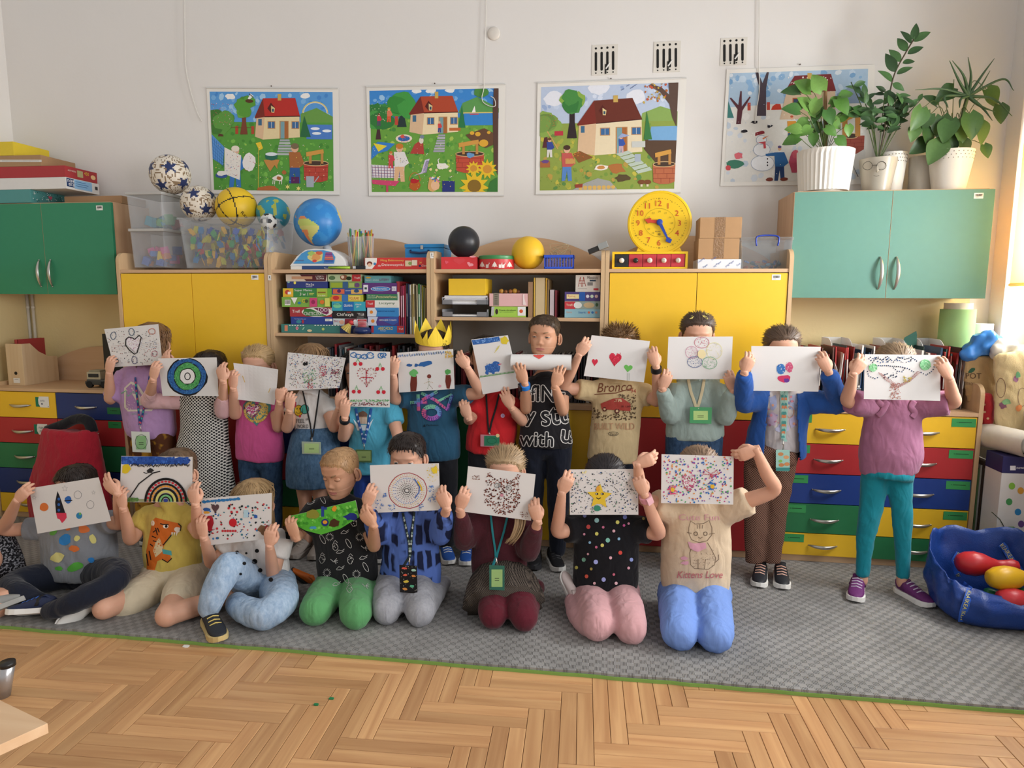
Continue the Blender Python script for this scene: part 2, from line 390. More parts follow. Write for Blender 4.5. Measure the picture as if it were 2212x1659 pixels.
b=MB();b.box(XR+.015,XR+.018,-.24,.29,1.43,2.66);obj('fabric',b,m_blind,bl)
b=MB();b.tube([(XR+.017,-.24,1.43),(XR+.017,.29,1.43)],.009,8);obj('bottom_bar',b,m_blind,bl,smooth=True)
b=MB();b.tube([(XR+.03,-.24,2.67),(XR+.03,.29,2.67)],.022,10);obj('roller',b,m_frame,bl,smooth=True)
m_oak=wood('oak_parquet','#b5855a','#cfa272','x',rough=.34,rnd=.17,scale=9)
fl=MB();fl.box(-1.1,5.2,-4.6,WY+.1,FZ-.05,FZ-.004);floor=struct('floor',fl,mat('floor_joint','#4a3018',rough=.8))
PL,PW=.368,.054
pm=MB();pm.box(0.0008,PL-.0008,.0008,PW-.0008,-.012,0);pme=mesh_of('plank',pm.v,pm.f)
bmx=bmesh.new();bmx.from_mesh(pme);bmesh.ops.bevel(bmx,geom=[e for e in bmx.edges if all(v.co.z>-.001 for v in e.verts)],offset=.0012,segments=1,affect='EDGES');bmx.to_mesh(pme);bmx.free()
pme.materials.append(m_oak)
rngf=random.Random(4);cand=[]
th=radians(2.2)
def fplace(u,v):return V(1.488+u*cos(th)-v*sin(th),-1.52+u*sin(th)+v*cos(th),FZ)
D=2*PW
for i in range(-60,61):
    for j in range(-12,13):
        bx=i*D+j*PL;by=i*D-j*PL
        for q in range(2):
            cand.append((bx,by+q*PW,0));cand.append((bx+PL+D-q*PW,by+D-PL,1))
def seen(p):
    d=np.array(p)-CAM;z=d@_fw
    if z<.1:return False
    x=1106+CF*(d@_rt)/z;y=829.5-CF*(d@_up)/z
    return-330<x<2540 and 1250<y<1800
near=[];rest=MB()
for (u,v,r) in cand:
    c=fplace(u+(PL/2 if r==0 else-PW/2),v+(PW/2 if r==0 else PL/2))
    if not (-1.0<c.x<4.80 and-4.5<c.y<.42):continue
    o=fplace(u,v);rz=th+(pi/2 if r else 0)
    if seen(c) and c.y<-1.12:near.append((o,rz))
    else:
        M=Matrix.Translation(o) @ Matrix.Rotation(rz,4,'Z');rest.box(.0008,PL-.0008,.0008,PW-.0008,-.012,0,M=M)
near.sort(key=lambda t:(t[0]-Vector(CAM)).length)
for o,rz in near[:300]:inst('plank',pme,o,(0,0,rz),floor)
for o,rz in near[300:]:
    M=Matrix.Translation(o) @ Matrix.Rotation(rz,4,'Z');rest.box(.0008,PL-.0008,.0008,PW-.0008,-.012,0,M=M)
ro=obj('plank_field',rest,m_oak,floor);ro['kind']='stuff'
def mat_material():
    m=bpy.data.materials.new('grey_foam');m.use_nodes=True;nt=m.node_tree;N=nt.nodes;L=nt.links;p=N['Principled BSDF']
    p.inputs['Roughness'].default_value=.75;p.inputs['Specular IOR Level'].default_value=.25
    tc=N.new('ShaderNodeTexCoord');ck=N.new('ShaderNodeTexChecker');ck.inputs['Scale'].default_value=42.0
    ck.inputs['Color1'].default_value=(1,1,1,1);ck.inputs['Color2'].default_value=(0,0,0,1);L.new(tc.outputs['Object'],ck.inputs[0])
    wv=[]
    for d in 'XY':
        t=N.new('ShaderNodeTexWave');t.bands_direction=d;t.inputs['Scale'].default_value=60.0;L.new(tc.outputs['Object'],t.inputs[0]);wv.append(t)
    mx=N.new('ShaderNodeMixRGB');L.new(ck.outputs['Color'],mx.inputs[0]);L.new(wv[0].outputs[0],mx.inputs[1]);mx.inputs[2].default_value=(.85,.85,.85,1)
    b=N.new('ShaderNodeBump');b.inputs['Strength'].default_value=.8;b.inputs['Distance'].default_value=.003;L.new(mx.outputs[0],b.inputs['Height']);L.new(b.outputs[0],p.inputs['Normal'])
    nz=N.new('ShaderNodeTexNoise');nz.inputs['Scale'].default_value=4;L.new(tc.outputs['Object'],nz.inputs[0])
    rp=N.new('ShaderNodeValToRGB');e=rp.color_ramp.elements;e[0].color=lin('#868481')+(1,);e[1].color=lin('#9c9a97')+(1,);e[0].position=.3;e[1].position=.7
    L.new(nz.outputs[0],rp.inputs[0])
    m2=N.new('ShaderNodeMixRGB');m2.blend_type='MULTIPLY';m2.inputs[0].default_value=.28;L.new(rp.outputs[0],m2.inputs[1]);L.new(mx.outputs[0],m2.inputs[2])
    L.new(m2.outputs[0],p.inputs['Base Color']);return m
m_foam=mat_material();m_foamg=mat('green_foam','#7ba04e',rough=.8,var=.08,scale=30)
def jig_edge(a,b,sgn,n=9,d=.022):
    a=Vector((a[0],a[1]));b=Vector((b[0],b[1]));t=(b-a);L=t.length;t /= L;nr=Vector((-t.y,t.x))*sgn;out=[a]
    for i in range(n):
        c=a+t*(L*(i+.5)/n);w_=L/n*.5;s=1 if i%2==0 else-1
        for q,h in ((-.26,0),(-.36,.7),(-.3,1),(.3,1),(.36,.7),(.26,0)):out.append(c+t*(q*2*w_*.55)+nr*(h*d*s*.5))
    return out
TS=.935;tx0=-.773;tiles=[(tx0+i*TS,-1.2+j*TS,i,j) for i in range(-1,7) for j in range(2)]
rt_=random.Random(8);n_t=0
names_mat={0:'beside the red bag',1:'under the person in the tiger shirt',2:'under the person in green trousers',3:'under the person in the burgundy cardigan',4:'under the person in blue trousers',5:'with the blue shopping bag at its corner',6:'at the window wall'}
for x,y,i,j in tiles:
    if x>4.8 or x+TS<-.95:continue
    x1=min(x+TS,4.79);x0=max(x,-.99);y1=min(y+TS,WY-.01)
    e=[]
    def ln(p,q):return [Vector((p[0],p[1]))]+([Vector((p[0]+(q[0]-p[0])*k/14,p[1]+(q[1]-p[1])*k/14+rt_.uniform(-.003,.003))) for k in range(1,14)] if abs(q[1]-p[1])<1e-6 else [])
    e+=ln((x0,y),(x1,y)) if j==0 else jig_edge((x0,y),(x1,y),1)
    e+=jig_edge((x1,y),(x1,y1),1) if x1<4.78 else [Vector((x1,y))]
    e+=[Vector((x1,y1))]+list(reversed(jig_edge((x0,y1),(x1,y1),1))) if j==0 else [Vector((x1,y1))]
    e+=list(reversed(jig_edge((x0,y),(x0,y1),1)))[:-1] if x0>-.98 else [Vector((x0,y1))]
    P=[(p.x,p.y) for p in e];Q=[]
    for p in P:
        if not Q or abs(p[0]-Q[-1][0])+abs(p[1]-Q[-1][1])>1e-5:Q.append(p)
    z_o=rt_.uniform(-.0008,.0)
    lab='grey foam mat tile with green edge, '+names_mat.get(i,'by the table corner') if j==0 else 'grey foam mat tile in the back row, '+{-1:'in the corner by the drawers',0:'below the navy drawers',1:'below the lilac sweatshirt',2:'below the denim skirt',3:'below the black lettered shirt',4:'below the sage top',5:'below the teal leggings',6:'at the window wall'}.get(i,'by the wall')
    t=thing('foam_mat_tile',((x0+x1)/2,(y+y1)/2,FZ),lab,'mat','grey foam mat tiles')
    a=MB();a.prism(Q,lambda u,v,h:V(u,v,h),-.009+z_o,z_o);top=obj('ribbed_top',a,m_foam,t)
    a=MB();a.prism([(p[0],p[1]-.004 if p[1]<-1.15 else p[1]) for p in Q],lambda u,v,h:V(u,v,h),FZ,-.0092+z_o);obj('green_underside',a,m_foamg,t)
# ================================================================== furniture
UW=.92;m_y=mat('yellow_laminate','#efbf2e',rough=.42,var=.03,scale=25);m_r=mat('red_laminate','#b32f33',rough=.45,var=.04,scale=25)
m_b=mat('blue_laminate','#213f8a',rough=.45,var=.05,scale=25);m_g=mat('green_laminate','#2c7a4c',rough=.45,var=.04,scale=25)
m_n=mat('navy_laminate','#1f3572',rough=.45,var=.05,scale=25);m_gl=mat('mint_laminate','#598879',rough=.5,var=.04,scale=25);m_gd=mat('deep_green_laminate','#2f8560',rough=.5,var=.04,scale=25)
m_back=mat('grey_back_panel','#b9b4ad',rough=.7,var=.03);m_white=mat('white_card','#f1efe9',rough=.7,var=.02)
def bow(vertical=False,L=.135):
    a=MB();P=[];R=[]
    for i in range(13):
        t=i/12*2-1;P.append((t*L/2,-.004-.022*(1-t*t),-.004*(1-t*t)) if not vertical else (.004*(1-t*t),-.004-.024*(1-t*t),t*L/2));R.append(.0022+.0042*(1-t*t)**.6)
    a.tube(P,R,8,side=(0,-1,0),ell=1.5);a.tube([(P[0][0],.002,P[0][2]),(P[0][0],-.006,P[0][2])],.004,6);a.tube([(P[-1][0],.002,P[-1][2]),(P[-1][0],-.006,P[-1][2])],.004,6)
    me=mesh_of('handle',a.v,a.f,None,True);me.materials.append(m_metal);return me
me_hh=bow();me_hv=bow(True,.155)
def barcode(parent,x,z,y,w_=.042,h=.027,name='barcode_label'):
    a=Art(3);a.rect(0,0,w_,h,'#f3f1ec');q=.006;r=random.Random(int(x*100))
    while q<w_-.006:
        k=r.choice([.0007,.0012,.0018]);a.rect(q,.005,q+k,.017,'#333333');q+=k+r.choice([.0007,.0012])
    a.rect(.006,.020,.02,.0215,'#555555')
    return lay(a,name,put_rect((x,y,z),(1,0,0),(0,0,-1)),parent)
def side_panel(parent,x,ztop,y0=-.004,zb=0,th_=.02,rd=.05,depth=None):
    yb=WY-.01 if depth is None else y0+depth
    P=[(y0,zb),(yb,zb),(yb,ztop)]+[(y0+rd-rd*sin(a),ztop-rd+rd*cos(a)) for a in [i*pi/2/6 for i in range(7)]]
    a=MB();a.prism(P,lambda u,v,h:V(h,u,v),x,x+th_);return obj('side_panel',a,m_edge,parent)
def board(parent,name,x0,x1,y0,y1,z0,z1,m=None,bevel=.0015):
    a=MB();a.box(x0,x1,y0,y1,z0,z1);return obj(name,a,m or m_beechx,parent,bevel=bevel)
def arch(parent,x0,x1,zb,ze,zt,y=WY-.03):
    P=[(x0,zb),(x1,zb)]+[(x1+(x0-x1)*i/20,ze+(zt-ze)*sin(pi*i/20)**.8) for i in range(21)]
    a=MB();a.prism(P,lambda u,v,h:V(u,h,v),y,y+.018);return obj('arched_back',a,m_beechx,parent)
def door(parent,x0,x1,z0,z1,m,y=0.0,handle=None,name='door'):
    d=board(parent,name,x0+.0015,x1-.0015,y,y+.018,z0+.0015,z1-.0015,m,.0012)
    if handle:inst('handle',me_hv if handle[2] else me_hh,(handle[0],y,handle[1]),parent=d)
    return d
def plinth(parent,x0,x1,z=.035):board(parent,'plinth',x0+.02,x1-.02,.015,.033,0,z,m_beechx)
def tall(i,label):
    x0=i*UW;x1=x0+UW;t=thing('tall_cabinet',(x0+UW/2,.2,0),label,'cabinet')
    side_panel(t,x0+.001,1.6);side_panel(t,x1-.021,1.6)
    board(t,'top_board',x0+.021,x1-.021,0,WY-.03,1.485,1.503);board(t,'middle_board',x0+.021,x1-.021,.02,WY-.03,.725,.743)
    board(t,'bottom_board',x0+.021,x1-.021,.02,WY-.03,.036,.054);plinth(t,x0,x1)
    board(t,'back_panel',x0+.02,x1-.02,WY-.012,WY-.008,.04,1.49,m_back,0)
    arch(t,x0+.022,x1-.022,1.504,1.56,1.70)
    xm=(x0+x1)/2
    door(t,x0+.023,xm,.738,1.483,m_y);d=door(t,xm,x1-.023,.738,1.483,m_y);barcode(d,x1-.10,1.474,-.0005)
    door(t,x0+.023,xm,.04,.735,m_r);door(t,xm,x1-.023,.04,.735,m_r)
    return t
tall(0,'tall cabinet with yellow upper and red lower doors, beside the left wall cabinet')
tall(3,'tall cabinet with yellow upper and red lower doors, under the teaching clock')
def name_tag(parent,x,z,y,w_=.11,h=.042,col='#3f9a58',seed=0):
    a=Art(seed);a.rect(0,0,w_,h,col);a.rect(.03,h*.42,w_-.02,h*.42+.003,'#1d3a25');a.rect(.022,h*.42,.026,h*.42+.003,'#1d3a25')
    return lay(a,'name_label',put_rect((x,y,z),(1,0,0),(0,0,-1)),parent)
ZR=[.785,.627,.470,.313,.156,.036]
def drawers(t,x0,x1,cols,y=0.0,dark=False):
    xm=(x0+x1)/2;out=[]
    for c in range(2):
        a,b=(x0,xm) if c==0 else (xm,x1)
        for r in range(5):
            d=board(t,'drawer',a+.002,b-.002,y,y+.018,ZR[r+1]+.002,ZR[r]-.002,cols[c][r],.0012)
            inst('handle',me_hh,((a+b)/2-.02,y,(ZR[r]+ZR[r+1])/2-.002),parent=d);out.append(d)
    return out
def chest(i,label,cols,ztop_side):
    x0=i*UW;x1=x0+UW;t=thing('drawer_chest',(x0+UW/2,.2,0),label,'drawers')
    side_panel(t,x0+.001,ztop_side);side_panel(t,x1-.021,ztop_side)
    board(t,'counter_top',x0+.021,x1-.021,-.004,WY-.012,.787,.806);board(t,'back_panel',x0+.02,x1-.02,WY-.011,WY-.008,.04,.787,m_back,0);plinth(t,x0,x1)
    board(t,'bottom_board',x0+.021,x1-.021,.02,WY-.03,.02,.036)
    return t,drawers(t,x0+.022,x1-.022,cols)
tL,dl=chest(-1,'low drawer chest with navy and red drawers, below the deep green wall cabinet',[[m_y,m_r,m_g,m_n,m_y],[m_n,m_r,m_g,m_n,m_y]],.83)
arch(tL,-.899,-.021,.806,.88,1.03)
tR,dr=chest(4,'low drawer chest with bright coloured drawers, beside the blue shopping bag',[[m_y,m_r,m_b,m_g,m_y],[m_y,m_r,m_b,m_y,m_g]],.945)
for k in range(5):
    name_tag(dr[5+k],4*UW+UW-.138,ZR[k]-.008,-.0008)
    name_tag(dr[k],4*UW+.03 if k<3 else 4*UW+.028,ZR[k]-.008,-.0008,.10)
name_tag(dl[6],-.125,ZR[1]-.006,-.0008,.085,.04,'#2e8a4a');name_tag(dl[5],-.125,ZR[0]-.08,-.0008,.085,.04,'#2e7a4a')
for k,(px,py) in enumerate([(95,868),(92,927),(107,983)]):
    p=atY(px,py,0);a=Art(k);a.rect(-.055,-.028,-.02,.03,'#1f7a5c');a.poly([(-.03,-.032),(.035,-.032),(.035,.034),(-.024,.034),(-.036,.012),(-.036,-.012)],'#e9e7e2')
    a.text(['ania','nasza','wycina'][k],-.022,-.002,.012,'#555566');a.text(['','prace','nki'][k] or '.',-.018,.018,.011,'#555566');a.rect(.026,.026,.03,.03,'#222222')
    lay(a,'paper_tag',put_rect((p.x,-.0012,p.z),(1,0,0),(0,0,-1)),dl[k])
def bookcase(i,label):
    x0=i*UW;x1=x0+UW;t=thing('bookcase',(x0+UW/2,.2,0),label,'bookcase')
    side_panel(t,x0+.001,1.6);side_panel(t,x1-.021,1.6)
    board(t,'top_board',x0+.021,x1-.021,0,WY-.03,1.484,1.503);board(t,'counter_board',x0+.021,x1-.021,-.012,WY-.03,.768,.795);plinth(t,x0,x1)
    board(t,'back_panel',x0+.02,x1-.02,WY-.012,WY-.008,.04,1.49,m_back,0);arch(t,x0+.022,x1-.022,1.504,1.56,1.70)
    board(t,'bottom_board',x0+.021,x1-.021,.02,WY-.03,.02,.036)
    return t,x0,x1
t,x0,x1=bookcase(1,'open bookcase packed with board game boxes, under the globe');B1=t
board(t,'shelf',x0+.021,x1-.021,.004,WY-.03,1.137,1.154);ZR=[.766,.62,.470,.313,.156,.036]
drawers(t,x0+.022,x1-.022,[[m_g,m_n,m_r,m_g,m_y],[m_y,m_n,m_g,m_r,m_y]]);barcode(t,x0+.0015,1.472,-.006,.018,.028)
t,x0,x1=bookcase(2,'open bookcase with pink box and paper tray, under the black ball');B2=t
board(t,'shelf',x0+.021,x1-.021,.004,WY-.03,1.233,1.251);xm=(x0+x1)/2
door(t,x0+.022,xm,.04,.766,m_g);door(t,xm,x1-.022,.04,.766,m_y);barcode(t,x0+.001,1.59,-.006,.018,.03)
def wall_cab(px_l,px_r,label,m,zt,zb,y=.10,gap=None):
    x0,x1=px_l,px_r;t=thing('wall_cabinet',((x0+x1)/2,.26,zb),label,'cabinet')
    for a in (x0,x1-.018):board(t,'side_panel',a,a+.018,y+.02,WY-.001,zb,zt,m_beech)
    board(t,'top_board',x0+.018,x1-.018,y+.02,WY-.001,zt-.018,zt+.002);board(t,'bottom_board',x0+.018,x1-.018,y+.02,WY-.001,zb,zb+.018)
    xm=(x0+x1)/2
    for k in range(2):
        a,b=(x0,xm) if k==0 else (xm,x1)
        d=door(t,a,b,zb,zt-.003,m,y,handle=(xm+(-.038 if k==0 else .038),zb+.125,True))
        board(d,'edge_strip',a+.0005,a+.0015,y,y+.018,zb+.002,zt-.005,m_beech,0)
        if k:barcode(d,b-.095,zt-.022,y-.0005)
    return t
wall_cab(3.69,4.612,'mint green two-door wall cabinet carrying the potted plants',m_gl,1.888,1.359)
wall_cab(-1.0,-.085,'deep green two-door wall cabinet carrying the stack of flat boxes',m_gd,1.897,1.362)
# ================================================================== helpers for shelf goods
def pbox(name,label,cat,l,t,r,b,Y,depth,col,art=None,group=None,z0=None,bevel=.0015,material=None,rot=0):
    """box whose front face shows at pixels l,t,r,b on the plane y=Y"""
    p=atY(l,b,Y);q=atY(r,b,Y);zt=atY((l+r)/2,t,Y).z;zb=z0 if z0 is not None else atY((l+r)/2,b,Y).z
    a=MB();a.box(p.x,q.x,Y,Y+depth,zb,zt,col)
    if art is None:
        o=obj(name,a,material or paint(),None,bevel=bevel,label=label,cat=cat,group=group);return o,zt
    o=obj(name,a,material or paint(),None,bevel=bevel,label=label,cat=cat,group=group)
    lay(art,'printed_front',put_Y(Y),o);return o,zt
def A(*items,seed=1):
    a=Art(seed)
    for it in items:getattr(a,it[0])(*it[1:])
    return a
def z3(x,y):return 580+x/5.184,420+y/5.184
def game(label,l,t,r,b,z0,col,items,Y=.035,depth=.24):
    a=Art(7)
    for it in items:
        k=it[0];g=list(it[1:])
        if k=='R':x0,y0=z3(g[0],g[1]);x1,y1=z3(g[2],g[3]);a.rect(x0,y0,x1,y1,g[4])
        elif k=='T':x,y=z3(g[1],g[2]);a.text(g[0],x,y,g[3]/5.184,g[4],(g[5]/5.184 if len(g)>5 else None))
        elif k=='E':x,y=z3(g[0],g[1]);a.ell(x,y,g[2]/5.184,g[3]/5.184,g[4])
        elif k=='P':a.poly([z3(*q) for q in g[0]],g[1])
        elif k=='D':
            x0,y0=z3(g[0],g[1]);x1,y1=z3(g[2],g[3]);a.dots(g[4],x0,y0,x1,y1,g[5],(.6,1.6))
    (L,T_),(R,B)=z3(l,t),z3(r,b)
    o,zt=pbox('game_box',label,'board game',L,T_,R,B,Y,depth,col,a,'stacked board game boxes',z0,.002)
    return zt
W_='#f2f0ea'
z=1.1545
z=game('long teal game box with white dashes, lowest in its stack',143,1455,800,1540,z,'#3d7f78',[('R',180,1465,215,1530,'#d98a6a')]+[('R',230+i*30,1462,248+i*30,1470,W_) for i in range(6)]+[('R',515+i*32,1462,533+i*32,1470,W_) for i in range(9)]+[('E',320,1497,16,20,'#e2a0b0'),('E',320,1497,7,9,'#b03040'),('E',612,1508,16,16,'#b9cf7a'),('E',460,1525,28,14,'#d8c9a0'),('P',[(375,1515),(395,1485),(405,1490),(390,1515)],'#9fd0b0')])
z=game('royal blue game box with small pale printing above the long teal box',250,1370,720,1455,z,'#26408f',[('T','To! Samolot jest',290,1405,18,'#b9c6ee'),('E',340,1425,30,20,'#3f8a9a'),('E',385,1425,12,22,'#b03a4a'),('R',635,1392,715,1420,W_),('T','Logo',645,1415,20,'#222222')])
z=game('red, green and plum game box lettered LODY and CIASTECZKA',240,1262,710,1370,z,'#a8323a',[('E',545,1316,175,55,'#e8e4da'),('P',[(400,1280),(470,1280),(660,1362),(420,1362),(385,1330)],'#3f7a3c'),('P',[(500,1270),(670,1270),(675,1330),(650,1345),(600,1330)],'#7c2f58'),('T','Trefl',265,1325,32,W_),('T','LODY!',555,1312,38,W_),('T','CIASTECZKA!',400,1352,36,W_,200)])
z=game('lime green game box with white triangle and barcode',150,1150,690,1262,z,'#7fb04a',[('R',182,1180,245,1240,W_)]+[('R',186+i*7,1184,189+i*7,1228,'#444444') for i in range(8)]+[('P',[(250,1155),(325,1155),(290,1230)],W_),('T','G',375,1212,40,'#f2c63a'),('E',345,1215,18,14,'#2f7fb5'),('E',425,1195,18,20,'#4a5a3a'),('R',460,1158,545,1258,'#d04a7a'),('E',500,1205,22,24,'#9a2f5a'),('E',600,1205,25,25,'#e07a35'),('R',630,1160,685,1255,'#d9d96a')])
z=game('green and yellow memory game box lettered Super Memo 3 w 1',160,1050,710,1150,z,'#3c8a44',[('R',162,1052,277,1148,'#e8bc3c'),('E',212,1095,28,26,'#c4433c'),('R',215,1090,252,1118,W_),('T','Super Memo',290,1092,32,W_,198),('T','3 w 1',350,1132,32,W_),('R',455,1105,510,1112,'#d9dc6a'),('R',455,1120,500,1127,'#d9dc6a'),('R',540,1052,660,1148,'#a9c24a'),('R',550,1090,640,1106,'#8a6a2f'),('T','6 x dom',560,1140,16,W_),('R',660,1052,708,1148,'#6fae3f')])
z=game('dark blue game box lettered Moze, second from the top',205,975,660,1050,z,'#2b3a7e',[('T','Może',420,1022,30,W_),('R',420,1030,490,1036,'#b9c0da'),('E',295,990,14,16,'#f0e06a'),('E',225,982,14,10,'#8fb9b0')])
z=game('plum and cream word game box topping its stack',195,895,655,975,z,'#d9cbb8',[('P',[(350,897),(652,897),(640,970),(420,970)],'#5d2c35'),('R',260,918,490,948,'#c99a78'),('T','LITERY i',530,928,18,W_),('T','SŁOWA',535,952,18,W_)])
z=1.1545
z=game('small navy box hidden behind the shuttlecock',800,1472,1090,1545,z,'#24386e',[('R',830,1490,900,1500,'#6f86b5')])
z=game('pink and white game box behind the shuttlecock',725,1390,1100,1470,z,'#c9d3d6',[('T','Bliźn',735,1430,26,'#a03060'),('E',820,1430,28,24,'#d9a58f'),('P',[(855,1392),(990,1392),(960,1465),(850,1465)],'#8a2a3a'),('E',970,1430,22,30,'#f0f0f0'),('R',1000,1400,1098,1468,'#c53b40')])
z=game('black game box lettered Chinczyk in white',710,1305,1100,1390,z,'#1f1a1c',[('T','Chińczyk',765,1372,48,W_,190),('T','Trefl',1005,1360,24,W_),('R',990,1328,1066,1331,W_),('R',990,1372,1066,1375,W_),('R',875,1316,925,1322,'#c53b40')])
z=game('turquoise game box lettered GRANNA',710,1200,1085,1305,z,'#39a5bb',[('R',830,1203,955,1302,'#2a6fb5'),('T','GRANNA',845,1258,26,W_,96),('E',770,1245,48,28,'#7fcf9a'),('T','KOLOR',728,1240,20,'#1f5fa0',90),('T','Klocki',975,1240,18,W_),('T','gra',985,1268,18,W_)])
z=game('yellow green game box lettered FIGURAKI',675,1122,1055,1200,z,'#b9b83a',[('R',700,1130,810,1192,'#e08a3a'),('E',755,1158,36,24,'#c5383a'),('R',822,1124,890,1198,'#3f74b5'),('R',895,1134,1030,1188,'#e9d06a'),('T','FIGURAKI',905,1178,30,'#b5402f',110)])
z=game('blue game box with orange dinosaur panel',710,1050,1055,1120,z,'#2f4f95',[('R',722,1062,850,1112,'#d9694a'),('E',790,1082,22,20,'#5a2a6a'),('T','GRANNA',862,1084,12,W_),('R',925,1066,1050,1112,'#e0b060'),('E',985,1082,30,18,'#31507a')])
z=game('olive green game box with a small purple medallion',685,975,1045,1050,z,'#7f9a52',[('R',700,990,825,1042,'#9ab03a'),('R',832,978,890,1048,'#3a5f8a'),('R',900,992,960,1040,'#a9c06a'),('E',992,1015,28,26,'#6a4a7a')])
z=game('cream and green game box with red end, top of the middle stack',665,895,1035,975,z,'#b9cba0',[('E',712,935,36,24,'#5a7a52'),('E',845,930,44,32,'#8a5a40'),('E',830,925,18,18,'#e8d0b8'),('E',900,940,30,22,'#26351f'),('R',935,897,1033,973,'#b8353a'),('T','Trefl',960,945,22,W_)])
z=1.1545
z=game('blue and red alphabet game box lettered ABECADLO',1150,1470,1520,1550,z,'#2a78b8',[('R',1152,1472,1178,1548,'#b93a40'),('T','ABECADŁO',1228,1515,30,'#f0d24a',165),('T','wesoła gra',1250,1535,14,W_),('R',1440,1472,1518,1548,'#b93a40'),('T','Trefl',1458,1515,18,W_)])
z=game('purple game box lettered OPOWIEM CI MAMO',1110,1368,1455,1470,z,'#4f3a86',[('P',[(1112,1370),(1225,1370),(1205,1430),(1215,1468),(1112,1468)],'#c9cede'),('E',1168,1418,20,20,'#e0862f'),('P',[(1240,1400),(1400,1370),(1453,1370),(1453,1430),(1400,1468)],'#3f5aa5'),('T','OPOWIEM CI MAMO',1238,1416,16,W_,195)])
z=game('bright blue game box lettered PRZECZYTAM CI MAMO',1105,1268,1455,1368,z,'#3585c5',[('P',[(1107,1270),(1190,1270),(1215,1310),(1205,1366),(1107,1366)],'#d5d8de'),('E',1152,1318,19,19,'#e0862f'),('T','PRZECZYTAM CI MAMO',1220,1316,15,'#123a70',195)])
z=game('white game box lettered Liczymy with a red end',1088,1185,1450,1268,z,'#e6e4dc',[('R',1089,1187,1190,1266,'#c43b40'),('T','Trefl',1108,1235,22,W_),('T','Liczymy',1240,1238,34,'#4c6f4a',175),('R',1225,1248,1440,1250,'#8aa58a')])
z=game('green game box lettered Przeciwienstwa in yellow',1097,1115,1440,1185,z,'#3c7a58',[('T','GRA GRZA',1108,1142,13,'#dfe8c0'),('T','CO Z CZYM',1108,1164,13,'#dfe8c0'),('T','Przeciwieństwa',1210,1160,30,'#f0e0a0',225)])
z=game('violet game box lettered Mathematics in a blue oval',1050,990,1435,1110,z,'#5d3378',[('R',1062,1012,1114,1090,'#e6e2ea'),('R',1075,1040,1102,1065,'#3a5a4a'),('E',1255,1058,112,26,'#d9e4f5'),('E',1255,1058,106,21,'#2c78c0'),('T','Mathematics',1175,1066,22,W_,155),('R',1380,1030,1432,1082,'#d5d0dd'),('T','5-6',1386,1065,16,'#3a2a50')])
z=game('grey teal game box lettered LITERY, top of its stack',1075,910,1365,990,z,'#5f9aa0',[('E',1118,932,32,10,'#c9a040'),('T','Czytam i układam',1085,968,16,'#d8e6e6',150),('T','LITERY',1245,968,26,'#7c3a6a',105)])
rb=random.Random(21)
def book(x,w_,z0,h,d,col,lean=0,Y=.05,label='',group=None,cat='book',stripe=None):
    M=Matrix.Translation((x,0,z0)) @ Matrix.Rotation(lean,4,'Y');t=thing('book',(x,Y+d/2,z0),label,cat,group)
    a=MB();a.box(.0008,w_-.0008,Y+.004,Y+d-.002,.003,h-.003,'#e9e3d4',M);obj('pages',a,None,t)
    c=MB();c.box(0,w_,Y,Y+.0022,0,h,col,M);c.box(0,.0014,Y,Y+d,0,h,col,M);c.box(w_-.0014,w_,Y,Y+d,0,h,col,M);cv=obj('cover',c,None,t)
    if stripe:
        s=MB();s.box(w_*.2,w_*.8,Y-.0006,Y,h*.35,h*.8,stripe,M);obj('spine_title',s,None,cv)
    return t
x=atY(858,700,.05).x
for i,(col,w_,h,st,what) in enumerate([('#a8323a',.030,.285,'#e8e4da','red planet book with white spine title at the end of the games'),('#8a2f4a',.014,.26,'#d9a0b0',''),('#c2456a',.013,.262,'#f0d0d8',''),('#b02f45',.012,.265,None,''),('#2a2a34',.014,.275,'#8a8a94',''),('#31406a',.010,.27,None,''),('#e6e4de',.013,.268,'#999999',''),('#c9b06a',.008,.27,None,''),('#e3d9b8',.015,.272,'#b09a5a',''),('#6a5a3a',.009,.262,None,''),('#d6cfa8',.013,.265,None,''),('#3f8a4a',.016,.272,'#d0e8d0',''),('#e8e6e0',.010,.268,None,''),('#c9c24a',.009,.262,None,''),('#9aa06a',.012,.255,None,''),('#a58a5a',.010,.25,None,''),('#b5503a',.018,.215,'#e8c0b0',''),('#8a6a4a',.014,.235,None,''),('#3a2f2c',.012,.22,None,'')]):
    book(x,w_*.72,1.1545,h,.2,col,0,.045,what or 'thin upright '+cname(col)+' booklet beside the game boxes','booklets beside the game boxes',stripe=st);x+=w_*.72+.0012
DK=['#26262a','#33303a','#7c2a30','#d8d6d0','#3a3f4a','#1f2430','#9a3036','#c9c4bb','#4a4a50','#2c3440','#5a2a2c','#8f8f92','#b53a3a','#2a4a55']
x=UW*1+.30
while x<UW*2-.05:
    w_=rb.uniform(.007,.019);cl=rb.choice(DK);book(x,w_,.7955,rb.uniform(.262,.297),.21,cl,rb.uniform(-.03,.03)*.3,rb.uniform(.045,.06),'thin '+cname(cl)+' book in the row behind the cherry drawing','books on the lower bookcase shelf',stripe=rb.choice([None,'#d8d4c8','#a04038','#c8c8cc']));x+=w_+.0025
x=UW*2+.05
while x<UW*3-.06:
    w_=rb.uniform(.008,.02);cl=rb.choice(DK[:6]+['#4a4245','#3a3638','#5a3038']);book(x,w_,.7955,rb.uniform(.225,.268),.2,cl,rb.uniform(-.03,.03)*.3,rb.uniform(.05,.08),'slim '+cname(cl)+' book in the row behind the rolled sheet','books on the lower shelf of the next bookcase',stripe=rb.choice([None,None,'#8a8690','#7a3038']));x+=w_+.0035
